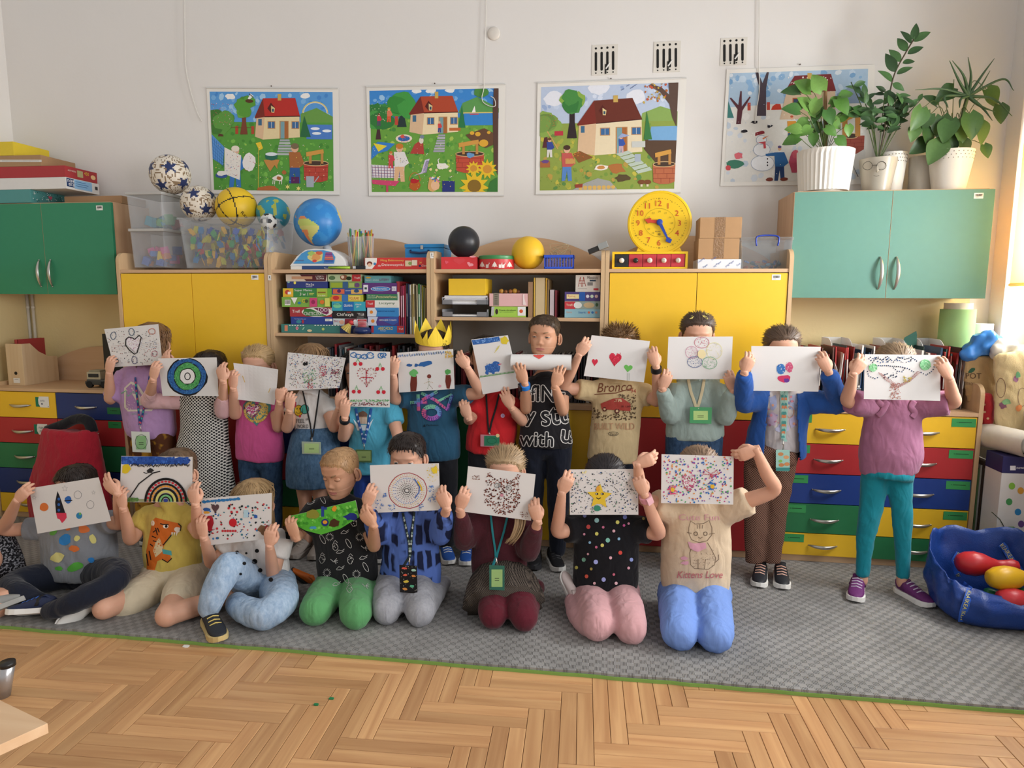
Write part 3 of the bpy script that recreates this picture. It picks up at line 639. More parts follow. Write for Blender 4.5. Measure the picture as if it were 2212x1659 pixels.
def holder(x,label):
    t=thing('magazine_holder',(x+.05,.2,.8065),label,'holder','clear holders behind the books')
    P=[(.06,.807),(.34,.807),(.34,1.15),(.24,1.15)]+[(.24-.09*sin(k*pi/16),1.06+.09*cos(k*pi/16)) for k in range(9)]+[(.06,1.0)]
    for q in (0,.1):
        a=MB();a.prism(P,lambda u,v,h:V(h,u,v),x+q,x+q+.002);obj('side',a,clear_plastic('smoky_mesh',(.85,.86,.87),.45,.4),t)
    a=MB();a.box(x,x+.102,.34,.342,.807,1.15);obj('back',a,clear_plastic('smoky_mesh'),t)
    a=MB();a.box(x,x+.102,.06,.342,.8065,.8085);obj('floor_plate',a,clear_plastic('smoky_mesh'),t)
for k,(px,lb) in enumerate([(1790,'clear holder behind the dark green spines'),(1905,'clear holder beside the pointed green card'),(1985,'clear holder nearest the green paper roll')]):holder(atY(px,780,.2).x,lb)
x=4*UW+.05;k=0
BR=['#2a3a34','#1f4038','#27405a','#20406a','#b03a38','#e4e0d8','#8a3a34','#c24a40','#3a3434','#d9d4cc','#6a4a40','#9a8a80','#2c4f46','#c9a08a','#e9e6e0']
while x<4.55:
    n=rb.randint(5,8);c0=rb.choice(BR)
    for i in range(n):
        w_=rb.uniform(.006,.013);cl=rb.choice([c0]+BR);book(x,w_,.8065,rb.uniform(.265,.318),.2,cl,rb.uniform(-.05,.12)*.5,rb.uniform(.09,.12),'thin '+cname(cl)+' school book standing on the low chest near the '+('green roll' if x>4.2 else 'yellow cabinet'),'school books on the low chest' if x>4.2 else 'school books on the low chest, cabinet end',stripe=rb.choice([None,'#d8d4cc','#2a2a2a']));x+=w_+.003
        if x>4.55:break
    x+=rb.uniform(.006,.03)
for px,lb,col,tip in [(1975,'dark green pointed card sticking up from the books','#234f44',715)]:
    p=atY(px,tip,.22);a=MB();a.prism([(-.06,-.13),(.02,-.13),(.015,-.02),(.01,0),(-.045,-.035)],lambda u,v,h:V(p.x+u,h,p.z+v),.22,.222);obj('card',a,mat('green_card','#24564a',rough=.7),label=lb,cat='card')
wm=thing('wire_basket',atY(1829,853,.03),'grey wire mesh basket standing before the books on the low chest','basket')
c=atY(1829,853,.06);c.z=.8065
a=MB();W2=.045;H2=.105
for k in range(13):
    q=-W2+2*W2*k/12
    for y in (-.04,.04):a.tube([(c.x+q,c.y+y,c.z),(c.x+q*1.1,c.y+y*1.1,c.z+H2)],.0011,4)
    a.tube([(c.x-W2,c.y+q*.88,c.z),(c.x-W2*1.1,c.y+q,c.z+H2)],.0011,4);a.tube([(c.x+W2,c.y+q*.88,c.z),(c.x+W2*1.1,c.y+q,c.z+H2)],.0011,4)
for k in range(12):
    h=H2*k/11;s_=1+.1*k/11;a.tube([(c.x+sx*W2*s_,c.y+sy*.04*s_,c.z+h+.001) for sx,sy in ((-1,-1),(1,-1),(1,1),(-1,1))],.0011,4,closed=True)
obj('mesh',a,mat('grey_wire','#8f9092',rough=.4,metal=.6),wm)
a=MB();a.tube([(c.x+sx*W2*1.1,c.y+sy*.044,c.z+H2) for sx,sy in ((-1,-1),(1,-1),(1,1),(-1,1))],.003,6,closed=True);obj('rim',a,mat('grey_wire'),wm)
TZ=1.5035
def ball(name,label,px,py,rpx,Y,mt=None,colf=None,cat='ball',z0=None,group=None,n=40):
    c=atY(px,py,Y);r=rpx*pxm(Y)*.985
    if z0 is not None:c.z=z0+r
    a=MB();a.sphere(c,r,n,n//2,col='#888888' if colf else None,colf=colf)
    return obj(name,a,mt or paint(),None,smooth=True,label=label,cat=cat,group=group,origin=(c.x,c.y,c.z-r)),c,r
o,zb=pbox('workbook','thin dark blue workbook lying under the globe base','book',628,574,718,582.5,.02,.19,'#2b4a80',A(('rect',628,574.5,652,582,'#e8e6e0'),('text','Treści',700,581,4,'#e8e6e0')),z0=TZ)
gt=thing('globe',(atY(686,575,.12).x,.12,zb),'blue globe showing South America on a white talking base','globe')
gc=atY(687,480.7,.12);gr=50.5*pxm(.12)
LND={k:[(x*1.45+4,y*1.3-3) for x,y in v] for k,v in {'sa':[(-18,12),(-8,10),(2,4),(12,-2),(20,-8),(16,-18),(10,-26),(4,-36),(-2,-52),(-7,-52),(-8,-40),(-10,-22),(-18,-8),(-22,2)],'na':[(-62,60),(-46,50),(-34,40),(-34,30),(-44,26),(-40,18),(-30,10),(-24,8),(-38,16),(-52,24),(-66,34),(-80,50)],'af':[(58,34),(74,30),(80,6),(70,2),(62,6),(54,18)],'gl':[(-20,80),(10,82),(20,70),(0,62),(-14,70)]}.items()}
def inpoly(x,y,P):
    c=False;j=len(P)-1
    for i in range(len(P)):
        if (P[i][1]>y) != (P[j][1]>y) and x<(P[j][0]-P[i][0])*(y-P[i][1])/(P[j][1]-P[i][1])+P[i][0]:c=not c
        j=i
    return c
def globe_col(q):
    lat=math.degrees(math.asin(max(-1,min(1,q.z))));lon=math.degrees(atan2(q.x,-q.y))
    lon -=-2;L2=lon-lat*.18
    for k,P in LND.items():
        if inpoly(L2,lat+2,P):
            if k=='sa':return '#d98a5a' if (lat>4 and L2<-4) or (lat<-22 and L2<3) else ('#b9c76a' if lat>-14 else '#c9c878')
            return '#c98f62' if k=='na' else '#c9b878'
    return '#2f7fc4' if noise.noise(q*3)>-.1 else '#3c8ccc'
a=MB();a.sphere(gc,gr,96,56,colf=globe_col);obj('sphere',a,mat('globe_print',attr=True,rough=.35,var=.03),gt,smooth=True)
a=MB();a.tube([gc+V(.03,.03,-gr*.97),gc+V(.045,.03,-gr-.02),gc+V(.05,.03,-gr-.05)],[.022,.02,.03],14);obj('neck',a,mat('white_plastic','#eceae6',rough=.3,var=.01),gt,smooth=True)
bp=lambda x,y:atY(*z3(x,y),.04)
prof=[(238,805),(862,805),(850,745),(800,690),(720,635),(640,608),(480,602),(380,618),(300,690)]
a=MB();a.prism([(bp(*q).x,bp(*q).z) for q in prof],lambda u,v,h:V(u,.04+h+max(0,(v-zb))*.35,max(v,zb)),0,.14);obj('base',a,mat('white_plastic'),gt,bevel=.003)
aa=Art(5);aa.poly([z3(*q) for q in [(285,775),(740,775),(745,700),(700,645),(600,622),(420,625),(360,660)]],'#4f9ad0')
aa.poly([z3(*q) for q in [(430,690),(500,640),(600,650),(600,740),(520,765),(440,720)]],'#d9cf86');aa.blob(*z3(530,700),10,7,'#e0a060');aa.blob(*z3(560,655),8,4,'#d9694a');aa.blob(*z3(470,660),7,5,'#a9c86a');aa.ell(*z3(520,745),5,3,'#d9504a')
for k in range(7):
    x,y=z3(630,648+k*18);aa.rect(x,y,x+(14+k*1.4 if k<5 else 20),y+2.6,['#b03a6a','#8a3a8a','#c04a6a','#e07a5a','#d9604a','#3a5aa0','#5a7ac0'][k])
aa.text('clementoni',*z3(300,745),3,'#7a3030')
_gp=Vector((0,.04,zb));lay(aa,'control_panel',lambda x,y,h:(lambda p:V(p.x,.04+max(0,p.z-zb)*.35-h-.0022,p.z))(atY(x,y,.05)),gt,step=.0004,base=.001)
a=MB();a.tube([bp(700,822)+V(0,-.03,0),bp(935,822)+V(0,-.03,0)],.0065,10);p_=obj('marker_pen',a,mat('lime_plastic','#9ec63a',rough=.35),smooth=True,label='lime green marker pen lying before the globe',cat='pen')
a=MB();a.box(bp(945,0).x,bp(1075,0).x,.02,.09,TZ,TZ+.02,'#20242c');a.box(bp(945,0).x,bp(970,0).x,.018,.0185,TZ+.004,TZ+.018,'#d8d8dc');obj('stapler',a,None,label='small black gadget between pen and red box',cat='gadget',bevel=.002)
cups=[]
for k,(px,rb_,rt2,tp) in enumerate([(768,13,16,512),(793,13,16.5,510)]):
    c=atY(px,575,.10+.03*k);c.z=TZ;s_=pxm(.1);r0,r1=rb_*s_,rt2*s_;h=atY(px,tp,.1).z-TZ
    a=MB();n=24
    a.lathe([(r0*.98,0),(r1,h),(r1*.97,h),(r0*.95,.003)],c,n);obj('plastic_cup',a,clear_plastic('cup_plastic',(.97,.97,.98),.03),label=['clear cup of drinking straws nearer the globe','clear cup of drinking straws nearer the red box'][k],cat='cup',smooth=True,group='cups of straws');cups.append((c,r0,r1,h))
rs=random.Random(3);SC_=['#c9573f','#d9b13a','#3f8a4a','#e9e4d8','#2f6fae','#c4703a','#b03a4a','#8ab04a','#e0c98a']
sn={'#c9573f':'orange red','#d9b13a':'amber','#3f8a4a':'green','#e9e4d8':'white','#2f6fae':'blue','#c4703a':'orange','#b03a4a':'crimson','#8ab04a':'lime','#e0c98a':'pale yellow'}
for k in range(44):
    c,r0,r1,h=cups[k%2];a0=rs.uniform(0,6.28);a1=a0+rs.uniform(-1.2,1.2);q0=rs.uniform(.2,.8)*r0;q1=rs.uniform(.5,1.0)*r1;H=rs.uniform(.19,.225)
    p0=c+V(cos(a0)*q0,sin(a0)*q0,.004);p1=c+V(cos(a1)*q1,sin(a1)*q1,H);cl=SC_[k%9]
    m_=MB();m_.tube([p0,p1],.0042,7,cl);obj('drinking_straw',m_,None,smooth=True,label=sn[cl]+' drinking straw standing in a clear cup',cat='straw',group='drinking straws in the cups')
o,zr=pbox('game_box','long red game box lettered Mozg Elektronowy dla Dziewczynki','board game',788,556.6,925,582.5,.03,.2,'#cf3a36',A(('poly',[z3(1082,712),(z3(1215,712)),z3(1210,770),z3(1160,835),z3(1082,835)],'#f0ece6'),('ell',*z3(1132,775),6,5,'#7a3a2c'),('ell',*z3(1132,790),4.5,4,'#e8c0a4'),('ell',*z3(1190,778),3,3,'#3f8ac0'),('text','Mózg Elektronowy',*z3(1255,755),5.2,'#f2cf6a',50),('text','dla',*z3(1225,808),4,W_),('text','Dziewczynki',*z3(1268,808),6.5,W_,47),('rect',*z3(1530,740),*z3(1600,805),'#d9c9a8'),('rect',*z3(1605,735),*z3(1665,795),'#e3d9c4'),('ell',*z3(1585,772),4,3.5,'#8aa05a'),('text','24',*z3(1690,772),3.4,'#f2cf6a'),('text','Clementoni',*z3(1715,808),4,W_),('ell',*z3(1695,800),2.4,2.4,'#1f2a5a')),z0=TZ)
cz=zr;t=thing('metal_case',(atY(917,555,.25).x,.27,cz),'bright blue metal case with dark handle on the red game box','case')
p=atY(875,555,.16);q=atY(959,555,.16);zt=atY(910,527,.16).z
m_case=mat('blue_enamel','#2a8fd0',rough=.3,var=.03)
a=MB();a.box(p.x,q.x,.16,.34,cz,cz+(zt-cz)*.72);obj('body',a,m_case,t,bevel=.004);a=MB();a.box(p.x-.002,q.x+.002,.157,.343,cz+(zt-cz)*.74,zt);obj('lid',a,m_case,t,bevel=.004)
h0=z3(1590,640);h1=z3(1790,640);a=MB();P=[atY(*z3(1590,625),.155),atY(*z3(1592,645),.147),atY(*z3(1690,655),.145),atY(*z3(1788,645),.147),atY(*z3(1790,625),.155)];a.tube(P,.0042,8,ell=1.6);obj('handle',a,mat('dark_navy_plastic','#20365e',rough=.4),t,smooth=True)
a=MB();c=atY(*z3(1718,590),.155);a.box(c.x-.008,c.x+.008,.151,.157,c.z-.012,c.z+.01);obj('latch',a,m_metal,t,bevel=.002)
t=thing('shuttlecock',atY(752,718,.02),'yellow shuttlecock with red cork leaning before the games','shuttlecock')
c0=atY(758.5,697,.012);c1=atY(746,714,-.004+.01)
a=MB();a.sphere(c0,(.0135,.0135,.0135),16,10);obj('cork',a,mat('red_cork','#c8383c',rough=.5),t,smooth=True)
dr_=(c1-c0).normalized();s1=dr_.orthogonal().normalized();s2=dr_.cross(s1)
for k in range(14):
    an=2*pi*k/14;e=s1*cos(an)+s2*sin(an);b0=c0+dr_*.008+e*.008;b1=c0+dr_*.052+e*.03;sd=dr_.cross(e)*.0055
    a=MB();a.add([b0-sd*.3,b0+sd*.3,b1+sd,b1-sd,b0-sd*.3+e*.001,b0+sd*.3+e*.001,b1+sd+e*.001,b1-sd+e*.001],[(0,1,2,3),(7,6,5,4),(0,4,5,1),(1,5,6,2),(2,6,7,3),(3,7,4,0)]);obj('feather',a,mat('yellow_feather','#cdb25a',rough=.6),t)
t=thing('dome_jar',atY(782,719,.02),'clear domed jar on a dark blue base before the games','jar')
c=atY(782.5,719,.022);c.z=1.1545;s_=pxm(.022)
a=MB();a.lathe([(14*s_,0),(19*s_,.006),(19.5*s_,.02),(17*s_,.033),(15*s_,.036)],c,28);obj('base',a,mat('navy_plastic','#20305e',rough=.3),t,smooth=True)
a=MB();a.lathe([(14*s_,.036),(14*s_,.05),(11*s_,.064),(5*s_,.072),(1*s_,.073)],c,24);obj('dome',a,clear_plastic('cup_plastic'),t,smooth=True)
a=MB();a.lathe([(10*s_,.037),(9*s_,.05),(3*s_,.054)],c,16);obj('contents',a,mat('crimson_beads','#a8303a',rough=.5),t,smooth=True)
def z4(x,y):return 920+x/5.395,460+y/5.395
hb=Art(2);hb.heart(*z4(390,560),26,17,'#d94a50');hb.heart(*z4(515,600),15,11,'#f0a0a8',.4);hb.heart(*z4(240,575),8,9,'#e56070',.3);hb.ell(*z4(545,510),7,2,'#f0a0a8')
o,zb_=pbox('gift_box','red cardboard box printed with hearts under the black ball','box',953,555,1030,582,.02,.12,'#d83a40',hb,z0=TZ)
ball('ball','matte black rubber ball resting on the red heart box',1002,523,33.7,.09,mat('black_rubber','#26262a',rough=.38,var=.05),z0=zb_-.003)
t=thing('biscuit_tin',atY(1073,582,.08),'round red tin with white reindeer and a green lid','tin')
c=atY(1073,582,.085);c.z=TZ;s_=pxm(.05)*37.5
a=MB();a.lathe([(s_*.98,0),(s_,.004),(s_,.052),(s_*.98,.054)],c,40);body=obj('body',a,mat('red_tin','#c8383a',rough=.35),t,smooth=True,sharp=40)
a=MB();a.lathe([(s_*1.01,.052),(s_*1.02,.055),(s_*1.02,.068),(s_*.97,.072),(s_*.2,.0725)],c,40);obj('lid',a,mat('green_tin','#3f8a52',rough=.35),t,smooth=True,sharp=40)
ta=Art(1)
for x in (655,800,975):ta.poly([z4(x-28,610),z4(x,565),z4(x+28,610),z4(x+8,612),z4(x+5,632),z4(x-5,632),z4(x-8,612)],'#e9dcd4');ta.poly([z4(x-36,625),z4(x,590),z4(x+36,625)],'#e9dcd4')
for x in (715,865,900):ta.poly([z4(x-16,600),z4(x+14,600),z4(x+22,575),z4(x+28,585),z4(x+16,612),z4(x+14,640),z4(x+8,640),z4(x+6,615),z4(x-6,615),z4(x-10,640),z4(x-16,640)],'#e9dcd4')
def on_cyl(x,y,h):
    d=Vector(ray(x,y));o=Vector(CAM);R=s_+h;ox,oy=o.x-c.x,o.y-c.y;A_=d.x**2+d.y**2;B_=ox*d.x+oy*d.y;q=B_*B_-A_*(ox*ox+oy*oy-R*R)
    return o+d*((-B_-sqrt(q))/A_) if q>0 else None
lay(ta,'reindeer_print',on_cyl,body,maxe=3)
ball('ball','plain yellow rubber ball beside the blue basket',1140.6,546.7,34.8,.11,mat('yellow_rubber','#e9b92a',rough=.5,var=.04),z0=TZ)
t=thing('plastic_basket',atY(1208,582,.08),'small blue slotted plastic basket holding tangled cords','basket')
c=atY(1208,582,.08);c.z=TZ;s_=pxm(.06);a=MB();m_bk=mat('royal_blue_plastic','#2f55c8',rough=.4)
w0,w1,h_,d0,d1=27*s_,31*s_,28*s_,.04,.05
for k in range(11):
    u=-1+2*k/10
    for sy in (-1,1):a.box(-.0022,.0022,-.001,.001,0,h_,M=Matrix.Translation((c.x+u*(w0+w1)/2,c.y+sy*(d0+d1)/2,c.z)))
for k in range(7):
    u=-1+2*k/6
    for sx in (-1,1):a.box(-.001,.001,-.003,.003,0,h_,M=Matrix.Translation((c.x+sx*(w0+w1)/2,c.y+u*(d0+d1)/2*.95,c.z)))
a.box(c.x-w0-.003,c.x+w0+.003,c.y-d0-.004,c.y+d0+.004,c.z,c.z+.004)
obj('slotted_wall',a,m_bk,t)
for zz,hh,nm in ((h_-.012,.014,'rim'),(.004,.008,'lower_band')):
    a=MB();W2=(w0+w1)/2+.003+(.003 if nm=='rim' else 0);D2=(d0+d1)/2+.003+(.003 if nm=='rim' else 0)
    for b in ((-W2,W2,-D2,-D2+.003),(-W2,W2,D2-.003,D2),(-W2,-W2+.003,-D2,D2),(W2-.003,W2,-D2,D2)):a.box(c.x+b[0],c.x+b[1],c.y+b[2],c.y+b[3],c.z+zz,c.z+zz+hh)
    obj(nm,a,m_bk,t)
rr=random.Random(5)
for k in range(5):
    P=[c+V(rr.uniform(-w0,w0)*.8,rr.uniform(-d0,d0)*.7,h_*rr.uniform(.3,1.9)) for _ in range(7)]
    a=MB();a.tube(spline(P,6),.0013,5);obj('cord',a,mat('pale_cord','#b5a582',rough=.7),label='thin pale cord coiled in the small blue basket',cat='cord',group='cords in the blue basket',smooth=True)
t=thing('tape_dispenser',atY(1297,548,0),'small black and silver tape gadget lying on the shelf side','gadget')
p=atY(1277,545,.03);M=Matrix.Translation((UW*3-.005,.03,1.612)) @ Matrix.Rotation(-.38,4,'Y')
a=MB();a.box(-.085,-.03,-.02,.03,-.002,.022,M=M);obj('black_body',a,mat('black_plastic','#2a2826',rough=.4),t,bevel=.002);a=MB();a.box(-.03,.02,-.025,.035,-.004,.028,M=M);obj('metal_hood',a,mat('dull_tin','#a9aaa6',rough=.35,metal=.7),t,bevel=.002)
SZ=1.2515
t=thing('letter_tray',atY(1004,683,.08),'smoky two-level letter tray filled with papers under yellow box','tray')
p=atY(955,683,.03);q=atY(1053,683,.03);mt_=clear_plastic('smoky_plastic',(.45,.45,.47),.45,.2)
hh=atY(1000,632,.03).z-SZ
for k in range(2):
    zz=SZ+k*hh*.5;a=MB();a.box(p.x,q.x,.03,.31,zz,zz+.003);a.box(p.x,p.x+.003,.03,.31,zz,zz+.04);a.box(q.x-.003,q.x,.03,.31,zz,zz+.04)
    w_=(q.x-p.x)*.23;a.box(p.x,p.x+w_,.03,.033,zz,zz+.026);a.box(q.x-w_,q.x,.03,.033,zz,zz+.026);obj('tray_level',a,mt_,t)
rr=random.Random(9);zz=SZ+hh*.5+.004
for k in range(9):
    a=MB();dx=rr.uniform(-.006,.006);a.box(p.x+.008+dx,q.x-.008+dx,.034+rr.uniform(0,.01),.30,zz,zz+.0045,rr.choice(['#e6e4e2','#d8d6da','#eeeeee','#cfcdd2']));obj('paper_sheaf',a,None,label='sheaf of white papers in the upper letter tray',cat='papers',group='papers in the letter tray');zz+=.005
a=MB();a.box(p.x+.02,q.x-.03,.036,.28,SZ+.004,SZ+.012,'#e4e2de',M=None);obj('paper_sheaf',a,None,label='white papers in the lower letter tray',cat='papers',group='papers in the letter tray')
pbox('storage_box','yellow cardboard box sitting on the letter tray papers','box',969,602,1049,632,.045,.2,'#ecc22e',z0=zz+.001)
o,zz=pbox('game_box','lime green and white game box lying under the pink box','board game',1062,662,1135,684,.05,.2,'#a6cf52',A(('poly',[z4(765,1095),z4(800,1095),z4(790,1198),z4(758,1198)],'#b9bcb8'),('ell',*z4(825,1150),3,6,'#3a2a2c'),('text','Pisanie obrazkami',*z4(855,1142),3.2,'#26402a',36),('text','gra edukacyjna',*z4(860,1162),2.2,'#5a8a4a',30),('rect',*z4(1070,1094),*z4(1163,1198),'#e9e9e6'),('ell',*z4(1110,1145),4,4,'#d9603a')),z0=SZ)
a=Art(3);a.rect(*z4(785,935),*z4(852,1080),'#8d8474');[a.rect(*z4(800,945+k*22),*z4(835,955+k*22),'#5f584c') for k in range(6)];a.poly([z4(1130,955),z4(1145,945),z4(1150,1000),z4(1170,1075),z4(1130,1070)],'#f0dcd8')
pbox('storage_box','pale pink box with a brown ribbed band','box',1057,634,1139,662,.045,.2,'#e4b4b2',a,z0=zz+.0005)
zz2=atY(1098,634,.045).z
for k,(px,col,r_) in enumerate([(1083,'#b5853a',5),(1093,'#8a5a34',4),(1103,'#a86a3c',4.5),(1112,'#c99a3c',5.5),(1120,'#7a4a2c',4)]):
    ball('bead','round wooden bead peeping above the pink box',px,630,r_,.10,mat('bead_%d'%k,col,rough=.4),cat='bead',group='beads on the pink box',z0=zz2,n=16)
SB=[('#9c7a5c',1140,1151,609,'brown slim book beside the pink box'),('#d9b04a',1152,1156,600,'yellow-spined thin folder before the thick file'),('#c9b28a',1156,1177,600,'thick file of yellowed paper standing on the shelf'),('#d9a63a',1177.5,1181,601,'orange-yellow folder after the thick file'),('#8a6f4a',1181.5,1186,604,'brown thin folder beside the thick file'),('#c4b4b8',1187,1197,626,'pale pink-grey booklets standing together'),('#7a2a34',1198,1203,627,'dark red slim folder at the end of the files')]
for col,l,r_,tp,lb in SB:
    p=atY(l,683,.06);q=atY(r_,683,.06);book(p.x,q.x-p.x,SZ,atY(l,tp,.06).z-SZ,.22,col,0,.06,lb,stripe=None)
zz=SZ
for lb,l,tp,r_,b_,col,its in [('light blue game box, lowest of the stack by the shelf side',1219.5,667.6,1296,683.5,'#8fb9c4',[('text','Rymy',*z4(1640,1172),5,'#d9a48a'),('text','literki',*z4(1780,1172),5,'#3a6fae'),('ell',*z4(1900,1160),2.6,2.6,'#d9694a'),('ell',*z4(1942,1160),2.6,2.6,'#3a6fae'),('ell',*z4(1985,1160),2.6,2.6,'#d99a7a')]),
    ('red and grey animal game box in the stack by the shelf side',1219.5,650.5,1296,667.6,'#93a39a',[('rect',*z4(1617,1032),*z4(1740,1118),'#c43f46'),('text','Trefl',*z4(1635,1085),5,'#f0e0c0'),('ell',*z4(1770,1075),9,7,'#e6e6e0'),('ell',*z4(1900,1075),12,6,'#c9b086'),('ell',*z4(1992,1070),3,4,'#4a6a4a')]),
    ('violet game box with three round icons by the shelf side',1219.5,630.5,1296,650.5,'#4f3f78',[('rect',*z4(1640,948),*z4(1785,1000),'#ecd9a0'),('text','Rymuj',*z4(1655,988),6,'#c45a3a'),('rect',*z4(1788,922),*z4(1856,1026),'#2f5fae'),('ell',*z4(1885,972),3.6,3.6,'#e6e4ea'),('ell',*z4(1935,972),3.6,3.6,'#d0e0c8'),('ell',*z4(1987,972),3.6,3.6,'#e8c4c0')]),
    ('white game box with a red ladder drawing, top of its stack',1243,594,1296,630,'#ddd5cb',[('line',[z4(1775,860),z4(1800,745)],1,'#a8422f'),('line',[z4(1815,860),z4(1800,745)],1,'#a8422f'),('line',[z4(1825,860),z4(1838,745)],1,'#a8422f'),('line',[z4(1862,855),z4(1838,745)],1,'#a8422f'),('line',[z4(1785,790),z4(1850,790)],1,'#a8422f'),('line',[z4(1782,820),z4(1858,820)],1,'#a8422f'),('text','Mistakos',*z4(1882,770),6,'#6a5f5a',22),('rect',*z4(1910,780),*z4(1980,797),'#3a4a5a'),('rect',*z4(1885,808),*z4(1945,845),'#8a8480'),('rect',*z4(1955,878),*z4(2010,900),'#c43f46'),('rect',*z4(1770,880),*z4(1880,884),'#a09890')])]:
    a=Art(4)
    for it in its:getattr(a,it[0])(*it[1:])
    o,zz=pbox('game_box',lb,'board game',l,tp,r_,b_,.04,.24,col,a,None,zz)
def z5(x,y):return 1290+x/4.88,400+y/4.88
Yc=.12;m_yp=mat('yellow_plastic','#ecc21f',rough=.4,var=.03)
t=thing('teaching_clock',(atY(1424,580,Yc).x,Yc,TZ),'big yellow teaching clock with red numerals on a drawer stand','clock')
p=atY(1322,580,Yc-.04);q=atY(1485,580,Yc-.04);zt=atY(1404,543.5,Yc-.04).z
a=MB();y0,y1=Yc-.04,Yc+.05
a.box(p.x,q.x,y0,y1,zt-.012,zt);a.box(p.x,q.x,y0,y1,TZ,TZ+.012);a.box(p.x,p.x+.012,y0,y1,TZ+.012,zt-.012);a.box(q.x-.012,q.x,y0,y1,TZ+.012,zt-.012);a.box(p.x+.012,q.x-.012,y1-.006,y1,TZ+.012,zt-.012);obj('stand',a,m_yp,t)
wz=(q.x-p.x-.026)/5
for k in range(5):
    x=p.x+.013+k*wz;a=MB();a.box(x+.001,x+wz-.001,y0+.004,y1-.008,TZ+.013,zt-.013);d=obj('drawer',a,mat('stand_black','#26282a',rough=.5) if k==0 else mat('stand_red','#c23a42',rough=.45),t,bevel=.002)
    c=V(x+wz/2,y0+.002,(TZ+zt)/2);a=MB();a.lathe([(.006,0),(.010,.006),(.0135,.012),(.012,.019),(.005,.022)],c,18,M=Matrix.Rotation(pi/2,4,'X'));obj('knob',a,mat('knob_dark','#2a2a28',rough=.3) if k==1 else mat('knob_white','#e8e0d2',rough=.35),d,smooth=True)
    if k>1:
        ka=Art(1);ka.text('2',-.004,.006,.012,'#8a6a2a' if k>2 else '#9a9a98');ka.ring(0,0,.011,.011,.001,'#9a7a4a' if k>2 else '#c9c4b8');lay(ka,'digit',put_rect((c.x,y0-.0205,c.z),(1,0,0),(0,0,1)) if 0 else put_rect((c.x,y0-.021,c.z),(1,0,0),(0,0,-1)),d)
cc=atY(1424.6,482,Yc);R=63.5*pxm(Yc)
a=MB();P=[atY(*z5(*u),Yc) for u in [(412,700),(432,655),(420,600),(500,560),(820,560),(885,600),(870,655),(892,700)]];a.prism([(u.x,max(u.z,zt)) for u in P],lambda u,v,h:V(u,h,v),Yc-.006,Yc+.02);obj('foot',a,m_yp,t,bevel=.003)
a=MB();a.lathe([(R*.97,0),(R,.004),(R,.018),(R*.985,.022),(R*.93,.024),(R*.92,.022),(.002,.022)],V(cc.x,Yc+.012,cc.z),64,M=Matrix.Rotation(pi/2,4,'X'));fc=obj('face_disc',a,m_yp,t,smooth=True,sharp=30)
Yf=Yc+.012-.022;ca=Art(6);cx,cy,rr_=657,400,290
for k in range(60):
    an=2*pi*k/60
    if k%5:ca.ell(*z5(cx+283*sin(an)*.99,cy-262*cos(an)),.75,.75,'#2c2a20',n=6)
    else:ca.text(str(k or 60),*z5(cx+281*sin(an)-14,cy-260*cos(an)+9),3.4,'#4a4426')
for k in range(1,13):
    an=2*pi*k/12;s_=str(k);ca.text(s_,*z5(cx+220*sin(an)-(24 if k<10 else 42),cy-208*cos(an)+28),12,'#c0432c')
ca.ring(*z5(cx,395),34,31,.5,'#8a7a20')
for k,s_ in enumerate(['24','13','14','15','16','17','18','19','20','21','22','23']):
    an=2*pi*k/12;ca.text(s_,*z5(cx+132*sin(an)-14,cy-122*cos(an)+10),4,'#8a8030',italic=.2)
ca.text('Edu-toys',*z5(612,497),3,'#3a3a44');ca.text('48',*z5(640,525),4,'#5a5430')
lay(ca,'numerals',put_Y(Yf),fc,step=.00003,base=.0005)
a=MB();P=[atY(*z5(*u),Yf-.006) for u in [(640,368),(640,405),(560,392),(540,405),(500,362),(568,345),(570,365)]];a.prism([(u.x,u.z) for u in P],lambda u,v,h:V(u,h,v),Yf-.008,Yf-.005);obj('hour_hand',a,mat('hand_red','#c8402c',rough=.4),t)
a=MB();P=[atY(*z5(*u),Yf-.01) for u in [(640,400),(675,385),(745,545),(790,575),(770,612),(722,590),(730,560)]];a.prism([(u.x,u.z) for u in P],lambda u,v,h:V(u,h,v),Yf-.012,Yf-.009);obj('minute_hand',a,mat('hand_blue','#26439a',rough=.4),t)
c=atY(*z5(657,392),Yf);a=MB();a.lathe([(.0155,0),(.0155,.014),(.012,.016)],c,24,M=Matrix.Rotation(pi/2,4,'X'));obj('hub',a,mat('hand_blue'),t,smooth=True,sharp=40)
m_card=mat('carton_board','#b08a62',rough=.8,var=.05,scale=30)
o,zz=pbox('paper_ream','white wrapped ream lettered Copying Paper under the cartons','paper',1507,560,1600,580,.05,.2,'#dfe0e2',A(*[('text',s_,*z5(x,y),5,'#3a5a9a',None,-.62) for s_,x,y in [('Copying',1065,830),('Paper',1125,880),('ing Paper',1235,872),('Copy',1215,800),('ying Paper',1360,872),('Cop',1480,860)]]),z0=TZ)
